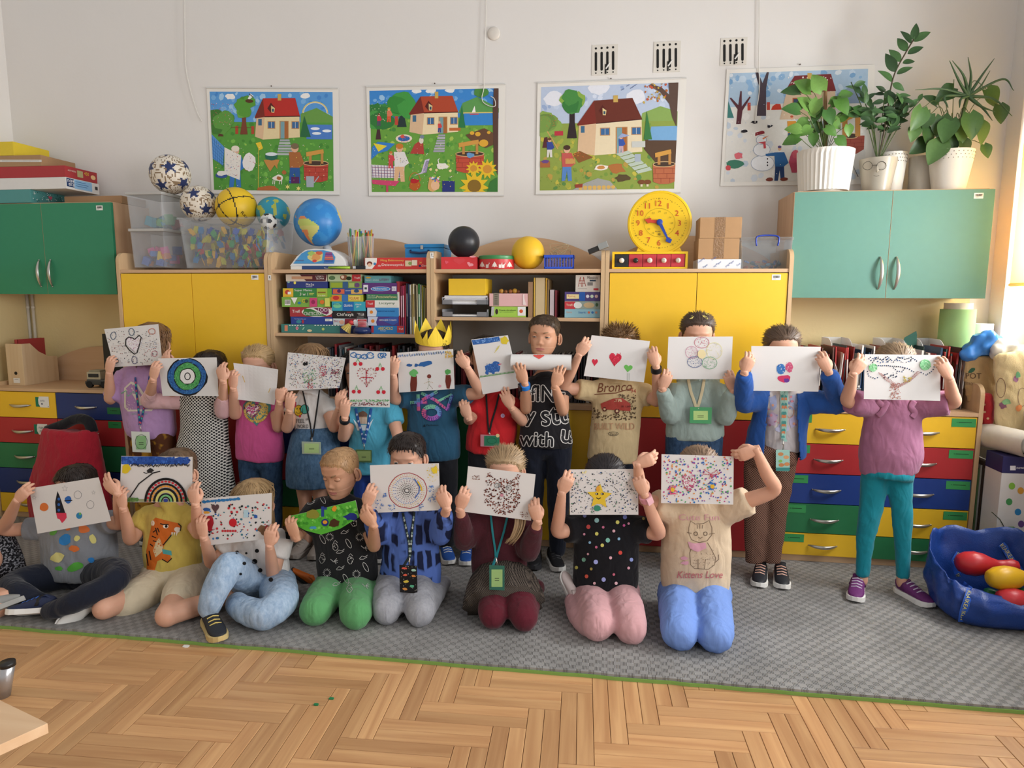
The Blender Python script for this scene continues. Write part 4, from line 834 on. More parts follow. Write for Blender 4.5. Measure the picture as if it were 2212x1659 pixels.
def carton(label,l,tp,r_,b_,Y,d,z0,tape):
    p=atY(l,b_,Y);q=atY(r_,b_,Y);zt=atY((l+r_)/2,tp,Y).z;t=thing('carton',((p.x+q.x)/2,Y+d/2,z0),label,'box','brown cartons on the ream');a=MB();a.box(p.x,q.x,Y,Y+d,z0,zt);obj('box_body',a,m_card,t,bevel=.002)
    x0=atY(tape[0],b_,Y).x;x1=atY(tape[1],b_,Y).x;a=MB();a.box(x0,x1,Y-.0006,Y,z0+.004,zt);a.box(x0,x1,Y-.0006,Y+d*.9,zt,zt+.0005);obj('tape',a,mat('brown_tape','#8f6f50',rough=.15,var=.2,scale=90,bump=.6,bscale=120),t)
    a=MB();a.box(p.x+.004,q.x-.004,Y+d/2-.001,Y+d/2+.001,zt,zt+.0006);obj('flap_seam',a,mat('seam_dark','#6a5238'),t);return zt
zz=carton('lower brown carton with shiny tape, resting on the paper ream',1507.6,515,1596,560,.05,.19,zz+.0005,(1540,1563));carton('upper brown carton with a taped front, topmost of the pile',1511,469,1601.5,513,.05,.17,zz+.0012,(1543,1566))
t=thing('clear_tub',atY(1645,580,.1),'small clear lidded tub with dark blue handles','tub');c=atY(1646,580,.13);c.z=TZ;s_=pxm(.1)
w0,w1,hb_=44*s_,48*s_,55*s_;m_tub=clear_plastic('tub_plastic',(.93,.95,.96),.06,.15)
def tubwalls(c,w0,d0,w1,d1,h,th_=.0025):
    a=MB();vs=[]
    for (w_,d_,z_) in ((w0,d0,0),(w1,d1,h)):vs+=[c+V(-w_,-d_,z_),c+V(w_,-d_,z_),c+V(w_,d_,z_),c+V(-w_,d_,z_)]
    for (w_,d_,z_) in ((w0-th_,d0-th_,th_),(w1-th_,d1-th_,h)):vs+=[c+V(-w_,-d_,z_),c+V(w_,-d_,z_),c+V(w_,d_,z_),c+V(-w_,d_,z_)]
    fs=[(3,2,1,0),(8,9,10,11)]
    for i in range(4):j=(i+1)%4;fs+=[(i,j,j+4,i+4),(i+8,i+12,j+12,j+8),(i+4,j+4,j+12,i+12)]
    a.add(vs,fs);return a
obj('tub_body',tubwalls(c,w0,.075,w1,.08,hb_),m_tub,t);a=MB();a.box(c.x-w1-.004,c.x+w1+.004,c.y-.085,c.y+.085,c.z+hb_+.001,c.z+hb_+.016);obj('lid',a,m_tub,t,bevel=.004)
a=MB();zt=c.z+hb_;a.tube(spline([(c.x-.05,c.y-.088,zt-.028),(c.x-.054,c.y-.092,zt-.004),(c.x-.048,c.y-.09,zt+.018),(c.x,c.y-.086,zt+.024),(c.x+.048,c.y-.09,zt+.018),(c.x+.054,c.y-.092,zt-.004),(c.x+.05,c.y-.088,zt-.028)],5),.0042,8);obj('handle',a,mat('tub_handle_blue','#263f9a',rough=.35),t,smooth=True)
rr=random.Random(13)
for k in range(26):
    cl=rr.choice(['#3a5a8a','#2c4a7a','#4a6a9a','#c46a4a','#6a8a9a','#2f5f6a']);a=MB();pq=c+V(rr.uniform(-w0,w0)*.78,rr.uniform(-.055,.055),.006+rr.uniform(0,.035));M=Matrix.Translation(pq) @ Matrix.Rotation(rr.uniform(0,3),4,(rr.random(),rr.random(),rr.random()+.1));a.box(-.012,.012,-.006,.006,-.004,.004,cl,M);a.box(-.004,.004,-.009,.009,-.004,.004,cl,M);obj('toy_brick',a,None,label='small blue toy brick inside the handled tub' if cl != '#c46a4a' else 'small orange toy brick inside the handled tub',cat='toy brick',group='bricks in the handled tub')
# ================================================================== people: engine
def remesh(mb,vox,it=4,fac=.5,wrinkle=0.0,seed=0,freq=(11,11,5.5)):
    me=bpy.data.meshes.new('r');me.from_pydata(mb.v,[],mb.f);ob=bpy.data.objects.new('r',me);COL.objects.link(ob)
    m=ob.modifiers.new('r','REMESH');m.mode='VOXEL';m.voxel_size=vox;m.use_smooth_shade=True
    if it:s=ob.modifiers.new('s','SMOOTH');s.factor=fac;s.iterations=it
    e=bpy.data.meshes.new_from_object(ob.evaluated_get(bpy.context.evaluated_depsgraph_get()))
    n=len(e.vertices);vs=np.empty(n*3);e.vertices.foreach_get('co',vs);vs=vs.reshape(-1,3)
    if wrinkle:
        nr=np.empty(n*3);e.vertices.foreach_get('normal',nr);nr=nr.reshape(-1,3);d=np.empty(n)
        for i in range(n):
            p=vs[i];d[i]=noise.noise((p[0]*freq[0]+seed,p[1]*freq[1],p[2]*freq[2]+seed*.7))+.9*abs(noise.noise((p[0]*19+seed+p[2]*9,p[1]*14,p[2]*7+seed)))+.35*abs(noise.noise((p[0]*38+seed-p[2]*14,p[1]*24,p[2]*17)))
        vs=vs+nr*(d*wrinkle)[:,None]
    fs=[tuple(p.vertices) for p in e.polygons];bpy.data.objects.remove(ob);bpy.data.meshes.remove(me);bpy.data.meshes.remove(e)
    return vs,fs
def mbof(vs,fs):a=MB();a.v=[tuple(p) for p in vs];a.f=fs;a.c=[None]*len(fs);return a
_HR=np.array([(-.104,.006,-.058,-.045),(-.1,.027,-.070,-.022),(-.092,.040,-.0775,-.006),(-.075,.0515,-.0795,.012),(-.055,.059,-.0795,.04),(-.028,.0645,-.0785,.066),(0,.066,-.0765,.082),(.022,.0695,-.0795,.089),(.047,.0715,-.0765,.091),(.068,.068,-.0665,.086),(.086,.055,-.049,.07),(.097,.034,-.028,.044),(.1025,.008,-.006,.012)])
def head_pt(az,z):
    hw,f,b=(np.interp(z,_HR[:,0],_HR[:,k]) for k in (1,2,3));c,s=cos(az),sin(az);ym=.0 if z>-.05 else (f+b)/2+.01
    e=.86;x=hw*math.copysign(abs(s)**e,s);y=ym+(f-ym)*abs(c)**e if c>0 else ym+(b-ym)*abs(c)
    return x,y
def face_bump(x,z):
    g=lambda a,b,sx,sz:math.exp(-((x-a)/sx)**2-((z-b)/sz)**2);ax=abs(x)
    h=-.0065*math.exp(-((ax-.031)/.013)**2-((z+.001)/.010)**2)+.0025*math.exp(-((ax-.03)/.02)**2-((z-.02)/.007)**2)
    h+=0.0035*g(0,-.008,.008,.014)+.0105*g(0,-.029,.009,.010)+.0045*math.exp(-((ax-.011)/.006)**2-((z+.034)/.006)**2)-.003*g(0,-.046,.004,.006)
    h+=.0048*g(0,-.0545,.016,.0042)+.0052*g(0,-.0645,.014,.0045)-.003*g(0,-.0595,.017,.0016)-.003*g(0,-.073,.014,.005)+.004*g(0,-.09,.016,.01)
    h+=.0045*math.exp(-((ax-.036)/.018)**2-((z+.033)/.02)**2);return h
def _mk_head():
    zs=np.concatenate([np.linspace(-.104,-.08,8)[:-1],np.linspace(-.08,.03,62)[:-1],np.linspace(.03,.1025,22)]);N=84;vs=[];fs=[];lips=[]
    for z in zs:
        for k in range(N):
            t=k/N*2-1;az=pi*(abs(t)**1.25)*(1 if t>0 else-1);x,y=head_pt(az,z)
            if cos(az)>0:y -= face_bump(x,z)*min(1,cos(az)*1.6)
            vs.append((x,y,z))
    m=len(zs)
    for i in range(m-1):
        for k in range(N):
            fs.append((i*N+k,i*N+(k+1)%N,(i+1)*N+(k+1)%N,(i+1)*N+k));q=np.mean([vs[j] for j in fs[-1]],axis=0)
            lips.append(q[1]<-.06 and ((abs(q[0])/.0225)**2+((q[2]+.0595)/(.0075 if q[2]<-.0595 else .0068))**2)<1)
    fs.append(tuple(range(N-1,-1,-1)));lips.append(False);fs.append(tuple((m-1)*N+k for k in range(N)));lips.append(False)
    for s in (-1,1):
        P=[];e=MB()
        for k in range(15):
            a=pi*(-.62+1.5*k/14);P.append((s*(.0735+.009*max(0,cos(a+.2))),.012-.0*1+.016*cos(a)*-1*-.9,-.012+.027*sin(a)))
        e.tube(P,[.0035+.002*sin(pi*k/14) for k in range(15)],8);e.sphere((s*.073,.014,-.012),(.0055,.013,.024),12,8);e.sphere((s*.0725,.006,-.034),(.005,.007,.007),8,6)
        n=len(vs);vs+=e.v;fs+=[tuple(j+n for j in f) for f in e.f];lips+=[False]*len(e.f)
    return np.array(vs),fs,lips
HV,HF,HL=_mk_head()
def lid_mesh(s,drop):
    a=MB();c=V(s*.031,-.0615,-.001);r=.0128;n=12
    for top in (1,0):
        vs=[]
        for j in range(6):
            el=(radians(95)-(radians(95)-radians(drop))*j/5) if top else (radians(-95)+(radians(95)-radians(15))*j/5)
            for k in range(n+1):
                az=radians(-80+160*k/n);vs.append(c+V(r*cos(el)*sin(az)*1.12,-r*cos(el)*cos(az),r*sin(el)*.95))
        a.add(vs,[(j*(n+1)+k,j*(n+1)+k+1,(j+1)*(n+1)+k+1,(j+1)*(n+1)+k) for j in range(5) for k in range(n)])
    return a
def mk_hand(curl,spread=.10,thumb_in=.6):
    a=MB();pw=.0285
    a.tube([(0,-.02,0),(0,.0,0),(0,.02,.001),(0,.045,.001),(0,.062,0),(0,.070,-.002)],[(.0165,.0135),(.018,.0135),(.026,.0125),(.0295,.0115),(.029,.0095),(.022,.007)],14,side=(1,0,0))
    for i,(x,L,r) in enumerate([(-.0212,.050,.0066),(-.0072,.056,.0068),(.0068,.052,.0065),(.0198,.041,.0058)]):
        p=V(x,.060-.004*abs(i-1),0);ang=0;sp=(x/.02)*spread;P=[V(x*.9,.035,.001),p];R=[r*1.15,r*1.12]
        for seg,cu in zip((.46,.30,.24),curl):
            cu=cu*(1+.08*(i-1));ang -= radians(cu);d=V(sin(sp)*cos(ang),cos(sp)*cos(ang),sin(ang));n0=P[-1]
            P.append(n0+d*(L*seg*.5));R.append(r*1.0);P.append(n0+d*(L*seg));R.append(r*(1.04 if seg>.25 else .82))
        d=(P[-1]-P[-2]).normalized();P.append(P[-1]+d*r*.6);R.append(r*.45);a.tube(P,R,10)
    P=[V(-.012,.008,-.002),V(-.024,.022,-.008),V(-.032+.004*thumb_in,.038,-.014-.006*thumb_in),V(-.031+.012*thumb_in,.054,-.018-.008*thumb_in),V(-.027+.016*thumb_in,.064,-.019-.01*thumb_in),V(-.025+.017*thumb_in,.068,-.0195-.01*thumb_in)]
    a.tube(P,[.010,.0105,.009,.0075,.0062,.003],10)
    vs,fs=remesh(a,.0026,2,.4);return vs,fs
HANDS={'grip':mk_hand((20,40,18)),'flat':mk_hand((14,16,10),.16),'fist':mk_hand((58,78,40),.04,1.0)}
NAILC=None
def place_hand(kind,W,d,n,mirror,s=1.0):
    vs,fs=HANDS[kind];d=d.normalized();n=(n-d*n.dot(d)).normalized();x=d.cross(n)
    sx=-1 if mirror else 1;M=np.array([list(x*sx),list(d),list(n)])*s
    out=vs @ M+np.array(W);return out,([tuple(reversed(f)) for f in fs] if mirror else fs)
def hairline(az,style):
    a=abs(math.degrees(az));f=[.06,.058,.05,.03,.008,-.0,-.04,-.058,-.06];
    if style in ('bob','long'):f=[.055,.052,.03,.0,-.04,-.07,-.08,-.085,-.085]
    return np.interp(a,[0,25,48,62,78,100,125,150,180],f)
def hair_mesh(style,seed,thick=.009,n_bl=700,length=(.015,.03),drop=-.1,flow='down'):
    r=random.Random(seed);a=MB();NA,NZ=56,20;idx={}
    for i in range(NZ+1):
        for k in range(NA):
            az=2*pi*k/NA-pi;z0=hairline(az,style)+r.uniform(-.003,.003);z=z0+(.1025-z0)*(i/NZ)**.8;x,y=head_pt(az,max(-.1,z));nz=noise.noise((x*60+seed,y*60,z*60))
            t=thick*(min(1,i/2.5)*.9+.1)*(1+.35*nz);L=sqrt(x*x+y*y)+1e-6;up=max(0,(z-.03)/.07)
            idx[i,k]=len(a.v);a.v.append((x+x/L*t*(1-.5*up),y+y/L*t*(1-.5*up),z+t*up*1.1))
    for i in range(NZ):
        for k in range(NA):a.f.append((idx[i,k],idx[i,(k+1)%NA],idx[i+1,(k+1)%NA],idx[i+1,k]));a.c.append(None)
    a.f.append(tuple(idx[NZ,k] for k in range(NA)));a.c.append(None)
    for _ in range(n_bl):
        i=r.randint(0,NZ-1);k=r.randint(0,NA-1);p=V(*a.v[idx[i,k]]);az=2*pi*k/NA-pi
        out=V(p.x,p.y,p.z*.5).normalized();dn=V(0,0,-1)-out*(-out.z);dn=dn.normalized() if dn.length>.1 else V(0,-1,0)
        if flow=='up':t=(out*1.0+V(r.uniform(-.5,.5),r.uniform(-.8,.2),r.uniform(.0,.6))).normalized()
        elif flow=='back':q_=V(r.uniform(-.12,.12),1,-.15);t=(q_-out*q_.dot(out));t=(t.normalized()+out*r.uniform(-.02,.05)).normalized() if t.length>.15 else V(0,.6,-.8)
        else:t=(dn+out*r.uniform(.05,.35)+V(r.uniform(-.3,.3),r.uniform(-.3,.1),0)).normalized()
        L=r.uniform(*length);w_=t.cross(out).normalized()*r.uniform(.0010,.002);q=p-t*.004;m=p+t*L*.5+out*.0015;e=p+t*L
        a.add([q-w_,q+w_,m+w_*.8,m-w_*.8,e],[(0,1,2,3),(3,2,4)])
    if style in ('bob','long'):
        for _ in range(240):
            az=r.uniform(-pi,pi)
            if abs(az)<.75:continue
            z0=r.uniform(-.02,.09);x,y=head_pt(az,z0);L=sqrt(x*x+y*y);k=(L+thick+r.uniform(0,.008))/L;P=[V(x*k,y*k,z0)]
            zb=drop+r.uniform(-.015,.015);zz=z0
            while zz>zb:
                zz -= .018;x2,y2=head_pt(az,max(-.03,min(.05,zz)));l2=sqrt(x2*x2+y2*y2);k2=(max(l2,.066)+thick+.006)/l2;P.append(V(x2*k2,y2*k2,zz)+V(r.uniform(-.002,.002),r.uniform(-.002,.002),0))
            w_=[.004]*len(P);w_[-1]=.001;a.tube(P,w_,4,ell=.4,cap=False)
    return a
def shoe(parent,heel,toe,upper,sole,lace=None,L=.2,tilt=0,strap=None):
    heel=Vector(heel);d=Vector(toe)-heel;d.z *= 1;d=d.normalized();up=V(0,0,1)
    if abs(d.z)>.8:up=V(0,-1,0)
    sd=up.cross(d).normalized();up=d.cross(sd)
    if tilt:R=Matrix.Rotation(tilt,3,d);sd=R @ sd;up=R @ up
    T=lambda x,y,z:heel+d*x+sd*y+up*z
    X=[(0,.020),(.02,.029),(.06,.030),(.1,.032),(.14,.037),(.165,.034),(.185,.025),(.198,.010)];k=L/.2
    out=[(x*k,w_*k) for x,w_ in X];poly=[(x,-w_) for x,w_ in out]+[(x,w_) for x,w_ in reversed(out)]
    a=MB();a.prism([(x+(.0 if x<.1 else .0),y*1.06) for x,y in poly],lambda u,v,h:T(u,v,h+(.010*max(0,(u/k-.15)/.05)**2 if h>0 else .012*max(0,(u/k-.16)/.04)**2)),0,.022*k);so=None
    b=MB();P=[];R=[]
    for x,w_,h in [(.004,.016,.05),(.02,.027,.062),(.05,.030,.064),(.08,.031,.056),(.11,.033,.044),(.14,.035,.034),(.165,.032,.028),(.185,.022,.023),(.195,.008,.018)]:P.append(T(x*k,0,(.016+h*.42)*k));R.append((h*.5*k,w_*k))
    b.tube(P,R,14,side=up);vs,fs=remesh(b,.006,2);o=obj('shoe',mbof(vs,fs),upper,parent,smooth=True);obj('sole',a,sole,o,bevel=.003)
    c=MB();c.tube([T(.012*k,0,.058*k),T(.035*k,0,.072*k),T(.055*k,0,.066*k)],[(.004,.020*k),(.006,.024*k),(.004,.022*k)],10,side=up);obj('collar',c,upper,o,smooth=True)
    if lace:
        for j in range(4):
            x=(.072+.018*j)*k;z_=(.0715,.0658,.0592,.0538)[j]*k;l=MB();l.tube([T(x,-.021*k,z_-.0075*k),T(x+.003,0,z_),T(x,.021*k,z_-.0075*k)],.0028,6);obj('lace',l,lace,o)
    if strap:
        l=MB();l.tube([T(.06*k,-.032*k,.03*k),T(.058*k,-.024*k,.060*k),T(.06*k,0,.0745*k),T(.058*k,.024*k,.060*k),T(.06*k,.032*k,.03*k)],[(.003,.009*k)]*5,8,side=up);obj('strap',l,strap,o,smooth=True)
    return o
m_skin=mat('skin','#d4a288',rough=.5,var=.05,scale=18,spec=.35);m_skin2=mat('skin_tan','#c99678',rough=.5,var=.05,scale=18,spec=.35);m_lip=mat('lip','#b9756a',rough=.45,var=.04)
for _m in (m_skin,m_skin2):
    _p=_m.node_tree.nodes['Principled BSDF'];_p.inputs['Subsurface Weight'].default_value=.12;_p.inputs['Subsurface Radius'].default_value=(.012,.005,.003)
def cloth(name,col,bump=.15):
    new='cloth_'+name not in _M;m=mat('cloth_'+name,col,rough=.88,var=.06,scale=40,bump=bump,bscale=260,spec=.15,sheen=.15)
    if new:p=m.node_tree.nodes['Principled BSDF'];add_fold(m.node_tree,p,p.inputs['Normal'].links[0].from_socket)
    return m
def hairm(name,col):return mat('hair_'+name,col,rough=.45,var=.28,scale=60,spec=.4,stretch=(1,1,.15))
def rows_tube(mb,rows,Y,n=20,dr=.62,dmin=.05,dmax=.11,cap=True,yoff=0):
    P=[];R=[]
    for rw in rows:
        py,xl,xr=rw[:3];y=Y+(rw[3] if len(rw)>3 else 0);p=atY(xl,py,y);q=atY(xr,py,y);hw=(q-p).length/2;P.append((p+q)/2);R.append((hw,min(dmax,max(dmin,hw*dr))))
    k=4;PP=spline(P,k);RR=spline(R,k);mb.tube(PP,[tuple(r) for r in RR],n,side=(1,0,0),cap=cap);return PP,RR
def jt(p,Y):return atY(p[0],p[1],Y+(p[2] if len(p)>2 else 0))
KIDS=[]
class Kid:pass
def kid(label,Y,head,arms,shirt,PY,hair=('short','#3a2a20'),legs=None,pants=None,skin=None,face=False,yaw=0,pitch=.1,tilt=0,hs=1.0,bare=(),hk=('grip','grip'),shirt_vox=.008,skirt=None,collar=True,lids=18,wr=.0055,sleeve_col=None,feet=()):
    """arms: two of (shoulder, elbow, wrist, fingertips) in pixels, image-left arm first"""
    K=Kid();skin=skin or m_skin;sm,rows,sl,slr=shirt
    hc=atY(head[0],head[1],Y)-V(0,0,.104*hs);base=V(hc.x,Y,0);t=thing('person',base,label,'person');K.t=t
    KIDS.append(K);seed=len(KIDS)*7;K.shirt_bvh=[];K.hc=hc
    b=MB();top=rows[0];bot=rows[-1];mid=atY((top[1]+top[2])/2,top[0],Y);low=atY((bot[1]+bot[2])/2,bot[0],Y+(bot[3] if len(bot)>3 else 0))
    b.tube([low,low.lerp(mid,.5),mid,mid.lerp(hc,.25)],[(.07,.05),(.075,.05),(.08,.045),(.03,.03)],14,side=(1,0,0))
    b.tube([mid.lerp(hc,.1),hc+V(0,.012,-.085),hc+V(0,.012,-.03)],[.036,.032,.034],14)
    b.sphere(low+V(0,.012,.035),(.085,.045,.05),14,10);bv=[];bf=[];sleeves=MB();wrists=[];SLs=[]
    for i,(sh,el,wr_,tip) in enumerate(arms):
        S=jt(sh,Y);E_=jt(el,Y-.07);hy=PY-(.022 if hk[i]=='flat' else .034);Wp=jt(wr_,hy);Tp=jt(tip,hy);Wp=Tp-(Tp-Wp).normalized()*(.108 if hk[i]=='flat' else (.098 if hk[i]=='grip' else .075))*.93
        b.tube(spline([S,S.lerp(E_,.5),E_,E_.lerp(Wp,.4),Wp,Wp+(Wp-E_).normalized()*.012],4),[r[0] for r in spline([(.036,),(.034,),(.029,),(.0275,),(.0185,),(.0175,)],4)],12)
        d=Tp-Wp;hv,hf=place_hand(hk[i],Wp,d,V(0,-1,0),i==1,.93);n=len(bv);bv+=[tuple(p) for p in hv];bf+=[tuple(j+n for j in f) for f in hf];wrists.append((Wp,E_))
        if sl[i]>0:
            if sl[i] <= 1:P=[S+(S-E_)*.05,S.lerp(E_,sl[i]*.5),S.lerp(E_,sl[i])];R=[slr*1.1,slr*1.05,slr]
            else:
                f=sl[i]-1;P=[S+(S-E_)*.05,S.lerp(E_,.6),E_+(E_-Wp).normalized()*.006,E_.lerp(Wp,f*.55),E_.lerp(Wp,f)];R=[slr*1.15,slr,slr*.95,slr*.82,slr*.62]
            for tgt in (sleeves,MB()):tgt.tube(spline(P,4),[r[0] for r in spline([(q,) for q in R],4)],14)
            SLs.append(tgt)
    for lg in (legs or []):
        if (Vector(lg[0][0])-low).length<.45 and lg[0][1] != .046:lg=[(low+V(0,.012,.02),.04)]+list(lg)
        b.sphere(lg[0][0],lg[0][1]*.98,12,8);b.sphere(lg[-1][0],lg[-1][1]*.98,12,8)
        b.tube(spline([Vector(p) for p,r in lg],4),[r[0] for r in spline([(r,) for p,r in lg],4)],12)
    vs,fs=remesh(b,.0075,3);n=len(vs);vs=np.vstack([vs,np.array(bv)]);fs=fs+[tuple(j+n for j in f) for f in bf]
    Rm=np.array((Matrix.Rotation(yaw,3,'Z') @ Matrix.Rotation(tilt,3,'Y') @ Matrix.Rotation(-pitch,3,'X')).transposed()) if 0 else np.array((Matrix.Rotation(yaw,3,'Z') @ Matrix.Rotation(tilt,3,'Y') @ Matrix.Rotation(pitch,3,'X')))
    tr=lambda A:(np.array(A) @ Rm.T)*hs+np.array(hc)
    n=len(vs);vs=np.vstack([vs,tr(HV)]);fs=fs+[tuple(j+n for j in f) for f in HF];lm=[0]*(len(fs)-len(HF))+[1 if l else 0 for l in HL]
    for s in (-1,1):
        l=lid_mesh(s,lids);n=len(vs);vs=np.vstack([vs,tr(l.v)]);fs=fs+[tuple(j+n for j in f) for f in l.f];lm+=[0]*len(l.f)
    o=obj('body',mbof(vs,fs),skin,t,smooth=True);o.data.materials.append(m_lip);o.data.polygons.foreach_set('material_index',lm);K.body=o
    for s in (-1,1):
        e=MB();c=V(s*.031,-.0615,-.001);ic=V(0,-1,-.25 if lids<30 else-.05).normalized()
        e.sphere(V(0,0,0),.0122,24,20,colf=lambda q:'#151515' if q.dot(ic)>.95 else ('#5a666a' if q.dot(ic)>.80 else '#d3c9c0'));e.v=[tuple(V(*p)+c) for p in e.v];e.v=[tuple(p) for p in tr(e.v)];obj('eye',e,mat('eye_surface',attr=True,rough=.15,var=0),t,smooth=True)
        if face:
            el=radians(lids);la=MB();la.tube([c+V(.0133*cos(el)*sin(z_)*1.12,-.0133*cos(el)*cos(z_),.0133*sin(el)*.95) for z_ in [radians(-72+144*k/10) for k in range(11)]],.0007,5);la.v=[tuple(p) for p in tr(la.v)];obj('eyelash',la,hairm('lash','#4a3628'),t)
            br=MB();P=[V(s*(.016+.032*u),-.0835+.022*u*u+.004*u,.0165+.006*sin(pi*u*.8)) for u in [k/6 for k in range(7)]];br.tube(P,[(.0012,.0028),(.0016,.0034),(.0016,.0034),(.0016,.003),(.0014,.0026),(.0012,.002),(.0006,.0008)],6,side=(0,-1,0));br.v=[tuple(p) for p in tr(br.v)];obj('eyebrow',br,hairm('brow','#8a6a4c'),t,smooth=True)
    st,hcol=hair[:2];ho=dict(short=dict(thick=.010,n_bl=900,length=(.012,.028)),spiky=dict(thick=.010,n_bl=900,length=(.016,.034),flow='up'),buzz=dict(thick=.0042,n_bl=700,length=(.004,.009)),back=dict(thick=.008,n_bl=800,length=(.02,.045),flow='back'),bob=dict(thick=.010,n_bl=500,length=(.03,.05)),long=dict(thick=.010,n_bl=500,length=(.03,.06)))[st].copy()
    if len(hair)>2:ho.update(hair[2])
    a=hair_mesh(st,seed,**ho);a.v=[tuple(p) for p in tr(a.v)];K.hair=obj('hair',a,hairm(hcol,hcol),t,smooth=True);K.tr=tr
    s=MB();rows_tube(s,rows,Y);r0=rows[0];nk=atY((r0[1]+r0[2])/2,r0[0],Y);hw=(atY(r0[2],r0[0],Y)-atY(r0[1],r0[0],Y)).length/2
    SL,SR=jt(arms[0][0],Y),jt(arms[1][0],Y);s.tube(spline([SL,SL.lerp(SR,.5)+V(0,0,.022),SR],5),[(slr*1.05,.05)]*11,14,side=(0,0,1))
    if collar:s.tube([nk,V(hc.x*.7+nk.x*.3,Y+.008,nk.z+.03)],[.07,.047],16)
    s.v+=[tuple(p) for p in sleeves.v] if not sleeve_col else []
    if not sleeve_col:n0=len(s.v)-len(sleeves.v);s.f+=[tuple(j+n0 for j in f) for f in sleeves.f]
    vs,fs=remesh(s,shirt_vox,5,.5,wr,seed);K.shirt=obj('top',mbof(vs,fs),sm,t,smooth=True);K.shirt_bvh.append(BVHTree.FromPolygons([tuple(p) for p in vs],fs))
    if sleeve_col:
        for q in SLs:vs,fs=remesh(q,.008,4,.5,wr,seed);obj('sleeve',mbof(vs,fs),sleeve_col,t,smooth=True)
    if pants:
        pm_,parts=pants;p=MB()
        for pt in parts:
            if pt[0]=='rows':rows_tube(p,pt[1],Y+(pt[2] if len(pt)>2 else 0),dmin=.03,dmax=.1,dr=.75)
            else:
                pts=[Vector(q) for q,r in pt[1]]
                for q,r in (pt[1][0],pt[1][-1]):p.sphere(q,r*.98,14,8)
                p.tube(spline(pts,4),[r[0] for r in spline([(r,) for q,r in pt[1]],4)],14)
        vs,fs=remesh(p,.009,4,.5,wr*1.1,seed+3);K.pants=obj('bottoms',mbof(vs,fs),pm_,t,smooth=True);K.pants_bvh=BVHTree.FromPolygons([tuple(q) for q in vs],fs);K.shirt_bvh.append(K.pants_bvh)
    if skirt:
        km,krows,pleat=skirt;p=MB();PP,RR=rows_tube(p,krows,Y,n=64,dr=.8,dmax=.16,cap=True)
        if pleat:
            n=64
            for i in range(len(PP)):
                for k in range(n):
                    q=Vector(p.v[i*n+k]);c=Vector(PP[i]);f=1+pleat*(i/len(PP))*cos(k*2*pi/n*14);p.v[i*n+k]=tuple(c+(q-c)*f)
        K.skirt=obj('skirt',p,km,t,smooth=True);K.shirt_bvh.append(BVHTree.FromPolygons(p.v,p.f))
    K.wr=wrists;return K
def on_bvh(bv,back=.0):
    def put(x,y,h):
        o=Vector(CAM);d=Vector(ray(x,y)).normalized();best=None
        for b in bv:
            r=b.ray_cast(o,d)
            if r[0] is not None and (best is None or r[3]<best[3]):best=r
        if best is None:return None
        return best[0]-d*(h+.0012)+d*back
    return put
def fprint(K,art,name='shirt_print',maxe=5,step=.00012):return lay(art,name,on_bvh(K.shirt_bvh),K.t,step=step,base=.0008,maxe=maxe)
def lanyard(K,label,pts_l,pts_r,col,badge,bcol,card,clip=True,wd=5.0,text=None,extra=None,col2=None):
    """straps as pixel polylines down the chest; badge: px l,t,r,b"""
    put=on_bvh(K.shirt_bvh);l,tp,r,b=badge;Yb=min((q.y for q in [put(l,(tp+b)/2,.004),put(r,(tp+b)/2,.004),put((l+r)/2,tp,.004),put((l+r)/2,b,.004)] if q is not None),default=K.hc.y-.12)-.006
    t=thing('lanyard',atY((l+r)/2,b,Yb),label,'lanyard');ms=mat('strap_'+col,col,rough=.7)
    for pts in (pts_l,pts_r):
        P=[]
        for (a_,b_) in zip(pts[:-1],pts[1:]):
            for k in range(6):P.append((a_[0]+(b_[0]-a_[0])*k/6,a_[1]+(b_[1]-a_[1])*k/6))
        P.append(pts[-1]);Q=[put(x,y,.004) or atY(x,y,K.hc.y-.11) for x,y in P];Q[-1].y=min(Q[-1].y,Yb+.002);s=pxm(Yb)*wd/2
        a=MB();a.tube(Q,[(.0009,s)]*len(Q),8,side=(0,-1,0));so=obj('strap',a,ms,t)
        if col2:
            ar=Art(4)
            for i in range(1,len(P)-1):ar.ell(P[i][0],P[i][1],wd*.32,wd*.5,col2[i%len(col2)],n=8)
            lay(ar,'strap_pattern',on_bvh(K.shirt_bvh,-.0055),so)
    e=atY(*pts_l[-1],Yb);f=atY((l+r)/2,tp,Yb);a=MB();a.tube([e+V(0,0,.004),e.lerp(f,.5)+V(.003,-.001,0),f-V(0,0,.004)],.0022,6);a.sphere(e.lerp(f,.4),.004,8,6);obj('clip',a,m_metal,t,smooth=True)
    p=atY(l,b,Yb);q=atY(r,tp,Yb);a=MB();a.box(p.x,q.x,Yb-.003,Yb,p.z,q.z);h=obj('badge_holder',a,bcol,t,bevel=.0012)
    ar=Art(2);w_,hh=(r-l),(b-tp);ar.rect(l+w_*card[1],tp+hh*card[2],r-w_*card[1],b-hh*card[3],card[0])
    cx=(l+r)/2
    for k in range(2):ar.rect(cx-w_*.14,(tp+b)/2+hh*(.02+.09*k),cx+w_*.14,(tp+b)/2+hh*(.05+.09*k),'#4a5a40')
    if extra:extra(ar,l,tp,r,b)
    lay(ar,'card',put_Y(Yb-.0032),h);return t
